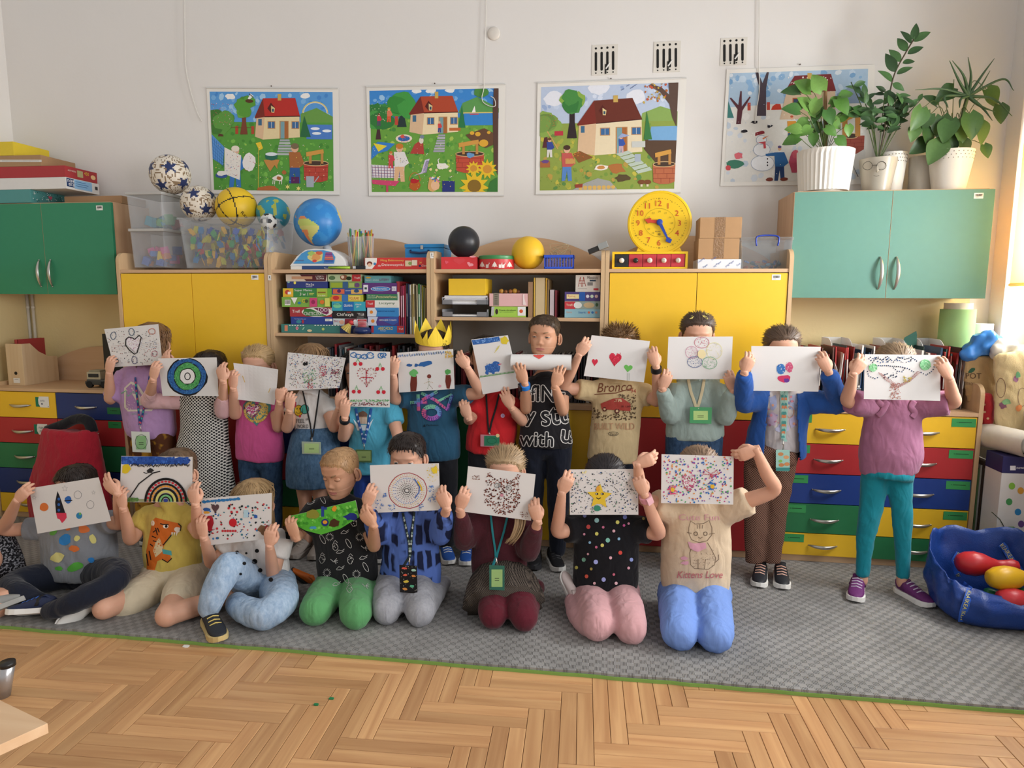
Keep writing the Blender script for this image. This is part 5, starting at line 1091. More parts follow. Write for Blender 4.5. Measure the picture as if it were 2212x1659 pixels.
def band(K,label,i,px,py,col,wd=.012,face=None):
    W,E_=K.wr[i];d=(E_-W).normalized();f=max(.02,(jt((px,py),W.y)-W).dot(d));c=W+d*f;a=MB();rad=.0225
    s1=V(0,-1,0)-d*d.dot(V(0,-1,0));s1.normalize();s2=d.cross(s1);t=thing('wristband',c,label,'wristwatch')
    M=Matrix((s1,s2,d)).transposed().to_4x4();a.lathe([(rad,-wd),(rad+.003,-wd),(rad+.003,wd),(rad,wd)],c,28,M=M);obj('strap',a,mat('band_'+col,col,rough=.4),t,smooth=True,sharp=40)
    if face:a=MB();a.box(rad,rad+.009,-.014,.014,-.016,.016,M=Matrix.Translation(c) @ M @ Matrix.Rotation(face[1],4,'Z'));obj('dial',a,mat('dial_'+face[0],face[0],rough=.25),t,bevel=.002)
    return t
def sheet(label,corners,Y,art,bend=0,cat='paper',col='#dfdddb'):
    """a held sheet: pixel corners TL,TR,BR,BL at depth Y with a light bend"""
    C=[atY(c[0],c[1],Y+(c[2] if len(c)>2 else 0)) for c in corners];n=10
    def S(u,v):bend_=bend if bend>.011 else 0;p=C[0]*(1-u)*(1-v)+C[1]*u*(1-v)+C[2]*u*v+C[3]*(1-u)*v;return p+V(0,bend_*sin(pi*u)+bend_*.6*sin(2*pi*u+.5)*sin(pi*v),0)
    a=MB();vs=[S(i/n,j/n) for j in range(n+1) for i in range(n+1)];m=len(vs);vs=vs+[p+V(0,.0005,0) for p in vs]
    fs=[(j*(n+1)+i,j*(n+1)+i+1,(j+1)*(n+1)+i+1,(j+1)*(n+1)+i) for j in range(n) for i in range(n)];fs+=[tuple(k+m for k in reversed(f)) for f in fs];ed=[i for i in range(n)]+[n+(n+1)*j for j in range(n)]+[(n+1)*n+i for i in range(n,0,-1)]+[(n+1)*j for j in range(n,0,-1)]
    fs+=[(ed[k],ed[k]+m,ed[(k+1)%len(ed)]+m,ed[(k+1)%len(ed)]) for k in range(len(ed))];a.add(vs,fs)
    o=obj('drawing_sheet',a,mat('drawing_paper',col,rough=.75,var=.02,scale=9),None,label=label,cat=cat,smooth=False)
    if art and art.items:
        bv=BVHTree.FromPolygons([tuple(p) for p in vs],fs[:n*n]);lay(art,'drawing',on_bvh([bv],.0008),o,step=.000012,base=.0003,maxe=14)
    return o
# ================================================================== the children, back row
def lerp_rows(a,b,n=4):return [tuple(a[i]+(b[i]-a[i])*k/n for i in range(3)) for k in range(n+1)]
def two_legs(hip,L,R,foot):return [('rows',[hip]+[hip[:1] and (hip[0]+14,hip[1]+2,hip[2]-2)]),('rows',L),('rows',R)]
def feet(K,Y,pts,up,so,lace=None,**k):
    for h,tp in pts:shoe(K.t,h,tp,up,so,lace,**k)
white_sole=mat('white_sole','#e9e7e2',rough=.6);dark_shoe=mat('black_shoe','#22242a',rough=.6,bump=.3,bscale=300)
def stdfeet(K,xl,xr,Y,up,so,lace=None,**k):
    for x,s in ((xl,-1),(xr,1)):
        c=atZ(x,1200,0);shoe(K.t,(c.x,Y+.06,0),(c.x+s*.03,Y-.14,0),up,so,lace,**k)
def legs_to_floor(hip_y,xl,xm,xr,Y):
    z0=atY(xm,hip_y,Y).z;a,m,b=atY(xl,hip_y,Y).x,atY(xm,hip_y,Y).x,atY(xr,hip_y,Y).x;w_=(m-a)/2
    mk=lambda c:('tube',[(V(c,Y,z0),w_*.98),(V(c,Y,z0*.55),w_*.82),(V(c,Y,z0*.28),w_*.72),(V(c,Y,.07),w_*.62)])
    return [('tube',[(V((a+m)/2+.01,Y,z0-.02),w_),(V((m+b)/2-.01,Y,z0-.02),w_)]),mk((a+m)/2),mk((m+b)/2)]
m_jean=checker_cloth('jeans_blue','#20344f','#3f5a7a',60,'denim');m_black=cloth('black','#1c1d22');m_darkn=cloth('dark_navy','#1b1f2c')
SLV=lambda*a:a
Y=-.20;m_lil=cloth('lilac','#b690bd');PY=-.30
K1=kid('person in lilac sweatshirt holding up a drawing of a big heart',Y,(326,700),[((270,812),(238,864),(236,806),(240,770)),((356,815),(374,852),(368,800),(352,758))],(m_lil,[(806,272,350),(830,262,366),(870,265,373),(910,270,377),(928,274,378),(942,279,374)],(.95,.95),.046),PY,('long','#7a5a40',dict(drop=-.13)),pants=(checker_cloth('brown_print','#5a3420','#b5852f',16,'noise'),legs_to_floor(936,279,327,377,Y)))
stdfeet(K1,285,345,Y,dark_shoe,white_sole)
a=Art(1);a.poly([(268,838),(283,824),(298,830),(332,882),(328,888),(276,889),(268,880)],'#d8cfc0');a.poly([(272,839),(283,829),(295,834),(324,884),(277,885),(272,879)],'#a97fb0');a.line([(262,850),(272,844),(276,856),(288,846),(296,852)],2.5,'#6fae8a');a.poly([(285,850),(300,852),(314,874),(300,876)],'#d8cfc0');a.text('DREAM TEAM',284,896,4,'#9fb0b5',34);fprint(K1,a)
def bcard(ar,l,t_,r,b):ar.ring((l+r)/2,(t_+b)/2,(r-l)*.36,(b-t_)*.36,.8,'#3a5a40')
lanyard(K1,'turquoise and navy lanyard with green card on the lilac sweatshirt',[(292,815),(295,850),(299,885),(302,918)],[(323,812),(318,845),(309,890),(303,918)],'#31508a',(287,933,323,976),mat('badge_white','#dfe4dc',rough=.3),('#8fbf86',.2,.2,.12),extra=bcard,col2=['#3fae9a','#2a3f8a','#c0506a'])
a=Art(3);a.dots(190,232,714,340,788,['#3a3a44','#5a4a50','#8a3a3a','#55606a'],(.6,1.2));a.heart(290,742,34,42,'#e9e4ea',-.12)
a.dots(160,273,722,308,764,['#b06aa8','#c98ab0','#b0a05a','#9a6a8a'],(.5,.9),lambda x,y:inpoly(x,y,[(272,732),(280,728),(289,731),(301,724),(305,730),(296,762),(290,765)]));a.line([(272,733),(278,728),(286,730),(291,733),(301,724),(305,729),(302,742),(296,762),(290,765),(279,756),(271,745)],2.2,'#1d1b20',True)
for x,y,rx,ry,c in [(245,725,6,8,'#33486a'),(328,716,7,6,'#c06a50'),(284,717,6,8,'#33506a'),(290,778,6,8,'#55557a'),(334,764,6,6,'#c0808a'),(251,780,5,5,'#333333')]:a.ring(x,y,rx,ry,1.3,c,12,wob=.6)
for k in range(4):a.dotline([(241,748+k*4),(262,745+k*4),(272,750+k*3)],['#c08a70','#8a6a8a'],.6,2.6);a.dotline([(303,744+k*4),(325,738+k*4),(345,742+k*4)],['#c08a70','#6a7ab0'],.6,2.6)
a.dotline([(312,765),(322,755),(340,752)],'#b03a3a',1.1,4)
sheet('sheet with a black-outlined dotted heart held before a lilac top',[(225,711),(342,700),(351,787),(246,793)],PY,a,.01)
Y=-.24;PY=-.40;m_net=checker_cloth('net_dress','#d9d6cf','#17171a',78,'hex');m_ps=cloth('pale_pink','#dcb2b4')
K2=kid('person in black and white net dress with pink sleeves',Y,(452,760),[((398,866),(322,866),(331,818),(338,782)),((482,866),(482,888),(482,822),(474,784))],(m_net,[(852,396,484),(880,392,490),(930,393,490),(975,384,496),(1030,376,503),(1080,371,509)],(1.45,1.5),.043),PY,('short','#2a1f1c'),sleeve_col=m_ps,legs=[[(V(atY(420,1080,Y).x,Y,.36),.04),(V(atY(420,1080,Y).x,Y,.06),.03)],[(V(atY(465,1080,Y).x,Y,.36),.04),(V(atY(465,1080,Y).x,Y,.06),.03)]],wr=.002)
stdfeet(K2,420,465,Y,dark_shoe,white_sole)
a=Art(2);cx,cy=404,813
a.blob(cx,cy+1,44,41,'#15151a',.03,22);a.blob(cx,cy+1,41,38,'#2f66a8',.03,22);a.blob(cx+1,cy,30,31,'#1c2a30',.03,20);a.blob(cx+1,cy,28,29,'#57a862',.04,20);a.blob(cx+1,cy,18,18,'#1a1a1c',.04,16);a.blob(cx+1,cy,16.4,16.4,'#e9e7e6',.04,16);a.ring(cx+1,cy,6,7.5,2,'#222226',14)
for _ in range(150):
    q=a.r.uniform(0,6.28);d=a.r.uniform(31,40);a.ell(cx+d*cos(q),cy+d*.95*sin(q),2,.9,a.r.choice(['#1f4a86','#4a86c4','#284f8f','#3d78b0']),q+1.2,6)
for _ in range(110):
    q=a.r.uniform(0,6.28);d=a.r.uniform(19,28);a.ell(cx+d*cos(q),cy+d*sin(q),1.8,.8,a.r.choice(['#3f8f52','#78c47a','#4aa05a']),q+1,6)
sheet('sheet with a big blue, green and black ring drawing',[(341,774),(468,772),(472,856),(351,855)],PY,a,.006)
Y=-.22;PY=-.36;m_pk=cloth('pink','#c8558c')
K3=kid('person in pink shirt with a chest heart and blue jeans',Y,(557,748),[((528,874),(507,896),(504,838),(503,800)),((596,876),(601,924),(603,876),(606,838))],(m_pk,[(862,528,598),(885,520,604),(930,513,609),(970,511,612),(992,512,611)],(.35,.35),.047),PY,('back','#b5966a'),pants=(m_jean,legs_to_floor(988,517,562,608,Y)),hk=('grip','fist'))
stdfeet(K3,535,585,Y,dark_shoe,white_sole)
a=Art(4);hx,hy=549,886;a.heart(hx+6,hy+2,62,66,'#4f8a86');a.heart(hx+4,hy+2,54,54,'#d6b25a');a.heart(hx-4,hy,38,40,'#7a3560');a.heart(hx-5,hy,30,31,'#e6d3d6');a.heart(hx-5,hy,22,23,'#c8558c')
for _ in range(90):q=a.r.uniform(0,6.28);a.ell(hx+4+24*cos(q),hy+2+23*sin(q),1.4,3,a.r.choice(['#e4c774','#c9a24a','#d6b25a']),q+1.57,6)
fprint(K3,a)
p=MB();c=K3.tr([(-.048,-.045,.075),(-.062,-.02,.062),(-.07,.0,.045)]);p.tube([Vector(q)+V(-.004,-.008,.004) for q in c],[(.0025,.006)]*3,8);obj('hair_clip',p,mat('clip_pink','#dda0a4',rough=.3),K3.t,smooth=True)
sheet('pale sheet held by the person in the pink shirt',[(504,784),(601,798),(593,875),(512,863)],PY,A(('line',[(524,812),(529,826)],1.5,'#d8b86a'),('line',[(584,838),(580,848)],1.5,'#d8b86a')),.012,col='#d9d5d2')
Y=-.24;PY=-.37;m_wh=cloth('white','#dcd8d4');m_den=checker_cloth('denim_skirt','#33506e','#5d7c9a',70,'denim')
K4=kid('person in white smiley shirt and denim skirt',Y,(672,745),[((642,872),(620,926),(626,882),(628,848)),((704,872),(722,924),(733,880),(736,842))],(m_wh,[(852,640,706),(880,634,714),(905,636,715),(930,641,716)],(.42,.42),.046),PY,('bob','#8a6a4a',dict(drop=-.06)),legs=[[(V(atY(659,1080,Y).x,Y,.42),.044),(V(atY(660,1080,Y).x,Y,.25),.036),(V(atY(661,1080,Y).x,Y,.06),.027)],[(V(atY(692,1080,Y).x,Y,.42),.044),(V(atY(692,1080,Y).x,Y,.25),.036),(V(atY(691,1080,Y).x,Y,.06),.027)]],skirt=(m_den,[(922,642,716),(938,633,727),(990,623,737),(1030,622,741),(1045,624,741)],.02))
m_gsh=mat('grey_sneaker','#9a9088',rough=.8,bump=.3,bscale=300);shoe(K4.t,(atY(662,1190,Y).x,Y+.05,0),(atY(660,1190,Y).x-.01,Y-.15,0),m_gsh,m_gsh,mat('grey_lace','#b0a69c'),strap=m_gsh);shoe(K4.t,(atY(692,1190,Y).x,Y+.05,0),(atY(692,1190,Y).x+.02,Y-.15,0),m_gsh,m_gsh,mat('grey_lace'))
a=Art(5);a.ell(645,887,9,12,'#d9b22f');a.ell(658,884,9,10,'#4fb0a0');a.ring(645,887,9,12,1.2,'#26221a');a.ring(658,884,9,10,1.2,'#1f2a28');a.ell(642,883,1.2,2,'#26221a');a.ell(648,883,1.2,2,'#26221a');a.ring(645,888,5,5,1,'#26221a',8,0,.2,2.9);a.ell(648,899,2.4,3,'#c8404a');a.rect(634,868,640,880,'#b03a4a')
a.text('FEEL',640,914,9,'#2a2624',18);a.text('the',660,908,5,'#2a2624');a.text('WORLD',642,925,8,'#2a2624',24);fprint(K4,a)
badge_clear=mat('badge_clear','#a9b8a4',rough=.25)
lanyard(K4,'thin black lanyard with pale green card over the denim skirt',[(654,845),(661,875),(670,915),(674,947)],[(690,843),(685,880),(680,915),(675,947)],'#1a1a1c',(653,955,693,980),badge_clear,('#b2cf8c',.1,.12,.06),wd=3.4)
a=Art(6);a.dots(640,624,764,742,838,['#2f5a9a','#7a3a4a','#3f7ab0','#4a6a4a','#b05a3a','#55506a','#8a8a3a'],(.6,1.15));a.dots(60,655,800,682,830,['#4f9a5a','#7ac07a'],(.8,1.3));a.dots(50,690,790,706,815,['#b03a5a','#c9607a'],(.8,1.3));a.dots(40,664,812,676,840,['#b03a4a'],(.8,1.2));a.dots(30,714,798,732,814,['#5a1f3a','#a03050'],(.9,1.5));a.blob(658,786,3.5,3.5,'#17171a');a.blob(663,785,2,4.5,'#17171a')
sheet('sheet covered with tiny coloured dots held over a white shirt',[(622,761),(747,773),(733,838),(614,844)],PY,a,.008)
Y=-.24;PY=-.40;m_lb=cloth('sky_blue','#53a9c6')
K5=kid('person in sky blue shirt holding an upright cherry drawing',Y,(775,756),[((770,888),(742,945),(745,900),(746,862)),((846,886),(860,945),(856,1000),(852,1035))],(m_lb,[(865,775,842),(890,764,850),(940,757,846),(985,754,842),(1020,756,842)],(.5,.5),.05),PY,('bob','#1d1a1c',dict(drop=-.085)),pants=(cloth('royal','#24408c'),legs_to_floor(1015,762,800,840,Y)),hk=('grip','flat'))
stdfeet(K5,780,825,Y,dark_shoe,white_sole)
a=Art(7);a.blob(784,896,11,9,'#7a5f50');a.rect(776,900,793,915,'#c9a98a');a.poly([(763,905),(775,918),(795,918),(807,904),(796,930),(772,930)],'#d6e6ec')
for k in range(6):a.rect(776+k*3,902,777.5+k*3,916,'#e9e2d6')
fprint(K5,a)
lanyard(K5,'blue lettered lanyard with olive card over the sky blue shirt',[(768,882),(774,910),(782,938),(786,958)],[(802,882),(796,915),(790,940),(787,958)],'#2c5fae',(769,972,803,998),mat('badge_olive','#5a7a4a',rough=.4),('#9db673',.07,.1,.1),wd=6,col2=['#c4d6ee','#2c5fae','#2c5fae'])
band(K5,'black rubber wristband on the person in sky blue',0,744,902,'#1c1c20')
a=Art(8)
for x,y,r in [(764,767,7),(774,770,6),(787,770,7),(800,768,8),(823,768,7),(828,767,6)]:a.ring(x,y,r,r*.8,2,'#2f6aa8',9,wob=1);a.dots(10,x-r,y-5,x+r,y+6,['#2f6aa8','#3f86c4'],(.8,1.4))
for (x,y) in [(773,786),(821,797),(770,846),(823,847)]:
    a.dotline([(x-4,y-2),(x,y-12),(x+4,y-2)],['#5aa05a','#7ac07a'],1.3,2.6);a.ell(x-6,y,4.2,4.2,'#c9283a');a.ell(x+6,y,4.2,4.2,'#c9283a')
a.dots(60,776,797,809,832,['#c0506a','#b07a4a','#7a4a8a','#c9a06a'],(.7,1.2),lambda x,y:y<815 or abs(x-792)<(836-y)*.8);a.line([(779,815),(806,815)],1.8,'#b82838');a.line([(791,801),(791,829)],1.8,'#b82838')
hp=[(792+20*sin(t)**3,812-1.25*(13*cos(t)-5*cos(2*t)-2*cos(3*t)-cos(4*t))*1.1) for t in [2*pi*i/28 for i in range(29)]];a.dotline(hp,'#a02a3a',1.5,4)
a.dots(90,756,863,840,868,['#4f9a5a','#7ab87a'],(.9,1.4));a.dots(70,756,870,840,876,['#5a2030','#8a3040','#2a2024'],(.9,1.4))
sheet('upright sheet with a dotted heart and red cherries',[(755,757),(842.6,760),(842,880),(754,878)],PY,a,.004)
Y=-.2;PY=-.33;m_tl=cloth('petrol','#2b5570')
K6=kid('person in petrol blue shirt wearing a yellow paper crown',Y,(935,716),[((882,858),(852,862),(850,806),(853,770)),((978,856),(1038,848),(1006,790),(984,762))],(m_tl,[(842,890,972),(862,880,982),(900,882,988),(945,881,993),(975,880,994),(990,884,991)],(.75,.62),.052),PY,('short','#3a2c22'),pants=(m_black,legs_to_floor(986,886,938,990,Y)))
m_bsh=mat('blue_sneaker','#2a58a8',rough=.6);shoe(K6.t,(atZ(955,1200,0).x,Y+.05,0),(atZ(962,1240,0).x+.01,Y-.15,0),m_bsh,white_sole,white_sole);shoe(K6.t,(atZ(1008,1200,0).x,Y+.06,0),(atZ(1000,1235,0).x,Y-.13,0),m_bsh,white_sole,white_sole)
a=Art(9)
def rainbow(pts,wd):
    n=len(pts)
    for i in range(n-1):
        for off,cs in ((1.8,['#2a2f66','#3a3f86','#55357a']),(0,['#79c0a0','#6a9ad0','#b06ac0','#d0608a'])):a.line([(pts[i][0]+off,pts[i][1]+off),(pts[i+1][0]+off,pts[i+1][1]+off)],wd,cs[min(len(cs)-1,int(i*len(cs)/(n-1)))])
seg=lambda p,q,k=8:[(p[0]+(q[0]-p[0])*i/k,p[1]+(q[1]-p[1])*i/k) for i in range(k+1)]
rainbow(seg((886,870),(922,868)),7);rainbow(seg((903,852),(904,887)),7);rainbow(seg((910,849),(944,866)),6.5);rainbow(seg((946,845),(912,864)),6.5);rainbow(seg((944,868),(976,852),5)+seg((976,852),(966,885),5)+seg((966,885),(943,867),5),5.5)
rainbow([(932+17*cos(t),891+13*sin(t)) for t in [-2.6+2*pi*i/24 for i in range(25)]],9)
a.text('PlayStation',921,921,4.5,'#14222c',26);a.poly([(914,922),(917,916),(919,922)],'#14222c');fprint(K6,a,maxe=4)
t=thing('zigzag_headband',K6.hc+V(0,0,.06),'zigzag yellow paper crown on the head','crown');a=MB();vs=[];n=44;c0=K6.hc+V(0,.005,0)
for k in range(n+1):
    q=2*pi*k/n;ph=(k%6)/6;h=.07*(1-abs(ph*2-1)) ;x,y=sin(q)*.088,-cos(q)*.104
    z0=.052+.018*cos(q-.5)*-1;vs+=[c0+V(x,y,z0),c0+V(x*1.05,y*1.05,z0+.03+h)]
m=len(vs);vs+=[p+V((p.x-c0.x)*.008,(p.y-c0.y)*.008,0) for p in vs];fs=[(2*k,2*k+2,2*k+3,2*k+1) for k in range(n)];fs+=[tuple(i+m for i in reversed(f)) for f in fs]+[(2*k+1,2*k+3,2*k+3+m,2*k+1+m) for k in range(n)]+[(2*k,2*k+m,2*k+2+m,2*k+2) for k in range(n)];a.add(vs,fs);obj('band',a,mat('yellow_paper','#e9c93a',rough=.7),t)
a=Art(10)
for k in range(30):x=862+k*3.7;a.ell(x,769-k*.28+a.r.uniform(-1,1),.9,3.4,a.r.choice(['#2f5a9a','#3f78b8','#34506a']),.25,6)
a.dots(26,962,758,978,772,['#d9a83a','#e0c060'],(1,2));[a.line([(962+k*3.4,766),(962+k*3.4,774)],1.2,'#d9b04a') for k in range(5)]
a.blob(884,789,7,3,'#2f5f9e');a.blob(899,789,4,3.5,'#2f5f9e');a.blob(918,786,14,6,'#2f66a8',.2,14,-.2);a.poly([(888,812),(900,811),(901,828),(899,845),(887,846),(886,830)],'#6e2f24');a.blob(893,806,9,8,'#6ab86a');a.poly([(963,810),(973,810),(975,822),(971,840),(965,839),(962,824)],'#6e2f24');a.blob(967,803,6,6,'#5aa85a');a.ell(927,813,4.5,4.5,'#7a3a34');a.dotline([(926,820),(927,832),(922,842)],'#6a8a5a',1,3);a.dotline([(928,832),(936,841)],'#8a6a5a',1,3);a.dotline([(917,828),(927,824),(938,828)],'#c9a06a',.9,3);a.blob(950,834,3,3,'#d9a0b0')
sheet('sheet with two brown trees and a blue cloud under the crown',[(858,762),(979,754),(982,840),(862,848)],PY,a,.006)
Y=-.17;PY=-.31;m_rd=cloth('red','#c9282e')
K7=kid('person in red shirt behind an upright blue animal drawing',Y,(1050,728),[((1036,876),(1014,906),(1006,884),(999,864)),((1104,878),(1130,910),(1100,872),(1084,840))],(m_rd,[(862,1036,1100),(885,1022,1116),(925,1013,1118),(955,1007,1112),(978,1006,1106)],(.7,.5),.05),PY,('short','#1b1718'),pants=(m_black,legs_to_floor(970,1010,1058,1106,Y)),hk=('grip','flat'))
stdfeet(K7,1040,1080,Y,dark_shoe,white_sole)
lanyard(K7,'black lanyard with dark green badge on the red shirt',[(1050,852),(1052,885),(1054,915),(1056,935)],[(1078,852),(1070,885),(1062,912),(1057,935)],'#141416',(1038,940,1079,964),mat('badge_rose','#c0808a',rough=.3),('#2f7a5a',.19,.06,.04),wd=4,extra=lambda ar,l,t_,r,b:(ar.rect(l+14,t_+2,r,b-1,'#2f7a5a'),ar.ring((l+r)/2+4,(t_+b)/2,10,6,1,'#1f5a40'),ar.ell(r-4,t_+1,4,4,'#e0c890')))
a=Art(2);a.ell(1086,898,4.5,4.5,'#dcc4dc');a.ell(1086,898,3,3,'#c0a0cc');fprint(K7,a,'button_badge')
a=Art(11);a.poly([(1019,735),(1078,727),(1080,737),(1050,742),(1022,745)],'#3a6ab0');a.dots(60,1021,730,1078,743,['#2a569a','#5a8acc','#7aa4dc'],(1.2,2.2),lambda x,y:abs(y-(737-(x-1020)*.1))<6);a.blob(1090,736,9,9,'#d9c23a');[a.line([(1080-k,746+k*2),(1074-k*2,750+k*4)],1,'#d9cc6a') for k in range(4)]
a.blob(1064,795,16,9,'#3668b4',.18,16);a.blob(1072,785,7,5,'#3668b4');a.blob(1052,805,4,5,'#3668b4');a.blob(1066,803,3.5,5,'#3668b4');a.blob(1076,799,3,5,'#3668b4');a.dots(50,1050,785,1078,802,['#5a8ad0','#2a5294'],(.8,1.4));a.line([(1076,788),(1083,786)],2,'#d0607a')
for k in range(26):x=1037+k*2.9;y=815-k*.42;a.line([(x,y),(x+1,y-3.5)],1,'#4f9a4a');a.line([(x-1.5,y),(x+1.5,y-.3)],1,'#4f9a4a')
sheet('upright sheet with a blue animal on green grass',[(1018,733.5),(1097,724),(1124,837),(1043,852)],PY,a,.004)
Y=-.2;PY=-.36
K8=kid('person in black lettered shirt holding a rolled sheet',Y,(1176,681),[((1142,836),(1136,884),(1134,828),(1119,784)),((1214,838),(1216,888),(1199,832),(1210,790))],(cloth('charcoal','#222023'),[(818,1148,1208),(838,1136,1222),(880,1128,1228),(925,1124,1233),(950,1121,1237),(962,1120,1238)],(.4,.4),.05),PY,('short','#4a3a2c',dict(thick=.006,length=(.008,.018))),pants=(m_darkn,legs_to_floor(956,1122,1179,1236,Y)),face=True,yaw=-.14,pitch=-.02,tilt=.03,skin=m_skin2,lids=7,hk=('flat','flat'))
m_nsh=mat('black_runner','#1a1b1f',rough=.6)
shoe(K8.t,(atZ(1160,1200,0).x,Y+.06,0),(atZ(1150,1240,0).x,Y-.14,0),m_nsh,mat('dark_sole','#3a3a3e'),mat('black_lace','#2a2a2e'));shoe(K8.t,(atZ(1190,1200,0).x,Y+.05,0),(atZ(1200,1240,0).x+.03,Y-.15,0),m_nsh,white_sole,mat('black_lace'))
a=Art(12)
def outl(s_,x,y,h,w_,rot=0):
    for i in range(8):a.text(s_,x+2.6*cos(i*pi/4),y+2.6*sin(i*pi/4),h,'#dcd8d2',w_,rot)
    for i in range(4):a.text(s_,x+.8*cos(i*pi/2),y+.8*sin(i*pi/2),h,'#1c1a1d',w_,rot)
outl('fINE',1146,866,34,74,.03);outl('y',1135,920,30,20,.05);outl('stu',1172,920,36,62,-.12);outl('with',1122,962,30,72,.04);outl('u',1212,955,26,22,.1);fprint(K8,a)
t=thing('rolled_sheet',atY(1170,800,PY+.02),'rolled white sheet with a red heart held in both hands','paper');p0,p1=atY(1105,782,PY+.035),atY(1235,783,PY+.035);R=16.8*pxm(PY);a=MB();ax=(p1-p0).normalized()
for k in range(1):a.tube([p0,p0.lerp(p1,.5),p1],[R,R*1.02,R],32,cap=False);a.tube([p1,p0.lerp(p1,.5),p0],[R*.94,R*.96,R*.94],32,cap=False)
ro=obj('roll',a,mat('drawing_paper','#dfdddb'),t,smooth=True);bv=BVHTree.FromPolygons(a.v,a.f);ar=Art(1);ar.heart(1164,768,26,16,'#d9544e');lay(ar,'heart',on_bvh([bv]),ro,maxe=3)
band(K8,'blue watch with dark face worn by the person with the rolled sheet',0,1137,822,'#2f7fd6',.011,('#20242c',1.0))
Y=-.17;PY=-.30;m_sand=cloth('sand','#cdb68c')
K9=kid('person in sand shirt printed with a red pickup',Y,(1340,705),[((1280,846),(1218,836),(1250,768),(1274,732)),((1388,850),(1422,866),(1417,790),(1406,750))],(m_sand,[(832,1292,1380),(850,1278,1392),(890,1277,1385),(935,1274,1381),(975,1269,1378),(994,1267,1377)],(.55,.55),.05),PY,('spiky','#7d5f40'),pants=(m_darkn,legs_to_floor(990,1270,1322,1375,Y)))
stdfeet(K9,1300,1350,Y,dark_shoe,white_sole);band(K9,'black wristband on the person in the sand shirt',1,1416,798,'#1b1b1e')
a=Art(13);a.text('Bronco',1290,848,20,'#7a4a34',74,-.05,.25);a.line([(1284,852),(1330,849),(1368,838)],2,'#7a4a34');a.text("'94",1360,849,9,'#a8483a');a.dots(170,1280,880,1374,907,['#5a4632','#6e5638','#4a3a28'],(.8,2.2),lambda x,y:y>894 or x>1345 or x<1296);a.dots(70,1335,852,1374,878,['#5a4632','#7a6248'],(.8,2),None)
a.poly([(1297,872),(1322,868),(1325,861),(1344,860),(1348,870),(1362,872),(1362,888),(1300,884)],'#a8433a');a.poly([(1326,868),(1328,863),(1342,862),(1344,868)],'#d2b890');a.ell(1306,884,5,5,'#5a2a24');a.ell(1333,888,5.5,5.5,'#5a2a24');a.ell(1306,884,2.5,2.5,'#d2b890');a.ell(1333,888,2.8,2.8,'#d2b890');a.rect(1342,876,1361,880,'#7a2f2a');a.text('BUILT WILD',1283,928,14,'#bd9270',88)
a.ring(1325,937,11,4,.9,'#3a3630');a.text('Ford',1318,940,5,'#3a3630',14,0,.2);fprint(K9,a)
a=Art(14);a.heart(1329,775,27,34,'#cf2f48',.1);a.heart(1285,782,13,18,'#cf2f48',.05);a.heart(1357,795,19,19,'#6fbf5c',.1);a.line([(1355,806),(1355,822)],.7,'#8a9a8a');a.line([(1359,806),(1359,822)],.7,'#8a9a8a');a.dots(50,1318,762,1341,790,['#e0485e','#b8283c'],(.8,1.6),lambda x,y:abs(x-1329)<(796-y)*.5)
sheet('sheet with two red hearts and one green heart',[(1278,724),(1404,737),(1391,826),(1261,812)],PY,a)
Y=-.19;PY=-.30;m_sage=cloth('sage','#98a8a2')
K10=kid('person in sage long-sleeved top with yellow hair clips',Y,(1508,678),[((1468,842),(1448,896),(1432,836),(1447,800)),((1548,842),(1567,898),(1583,838),(1571,803))],(m_sage,[(826,1478,1538),(848,1466,1552),(890,1449,1562),(920,1440,1565),(938,1437,1564),(947,1440,1561)],(1.93,1.93),.05),PY,('back','#4a3a30'),pants=(m_jean,legs_to_floor(942,1437,1500,1563,Y)))
stdfeet(K10,1470,1530,Y,dark_shoe,white_sole)
for P in ([(-.04,-.03,.102),(-.028,-.05,.098),(-.046,-.052,.088)],[(.012,-.05,.103),(.03,-.048,.098),(.036,-.058,.088)],[(.03,-.015,.112),(.045,-.025,.103),(.052,-.035,.092)]):
    p=MB();Q=[Vector(q) for q in K10.tr(P)];p.tube(spline([Q[0],Q[1],Q[2],Q[1]+V(-.004,-.004,-.006),Q[0]],4),.0017,6);obj('hair_clip',p,mat('clip_yellow','#e0d27a',rough=.3),K10.t,smooth=True)
lanyard(K10,'cream ribbon lanyard with green badge on the sage top',[(1487,820),(1492,845),(1500,868),(1505,884)],[(1521,820),(1517,845),(1511,868),(1506,884)],'#cdbf9c',(1489,880,1538,914),mat('badge_green','#4fa06a',rough=.35),('#b9d98a',.18,.22,.2),wd=6)
a=Art(15)
for x,y,rx,ry,c in [(1516,740,16,12,'#c97a8a'),(1494,761,13,13,'#d09ab0'),(1543,758,17,18,'#dcd6a0'),(1501,782,16,12,'#5f6f9a'),(1533,784,16,13,'#7aae84')]:a.ring(x,y,rx,ry,1.1,c,20);a.dots(70,x-rx,y-ry,x+rx,y+ry,[c],(.6,1),lambda u,v:((u-x)/rx)**2+((v-y)/ry)**2<.9)
a.ell(1516,765,9,10,'#e6d7a8');sheet('sheet with a pastel dotted flower',[(1444,727.5),(1583,727),(1579,819),(1440,819)],PY,a)
Y=-.24;PY=-.38;m_bl=cloth('cobalt','#27529a');m_tee=checker_cloth('pastel_tee','#c9c4c6','#d8d4d0',14,'noise')
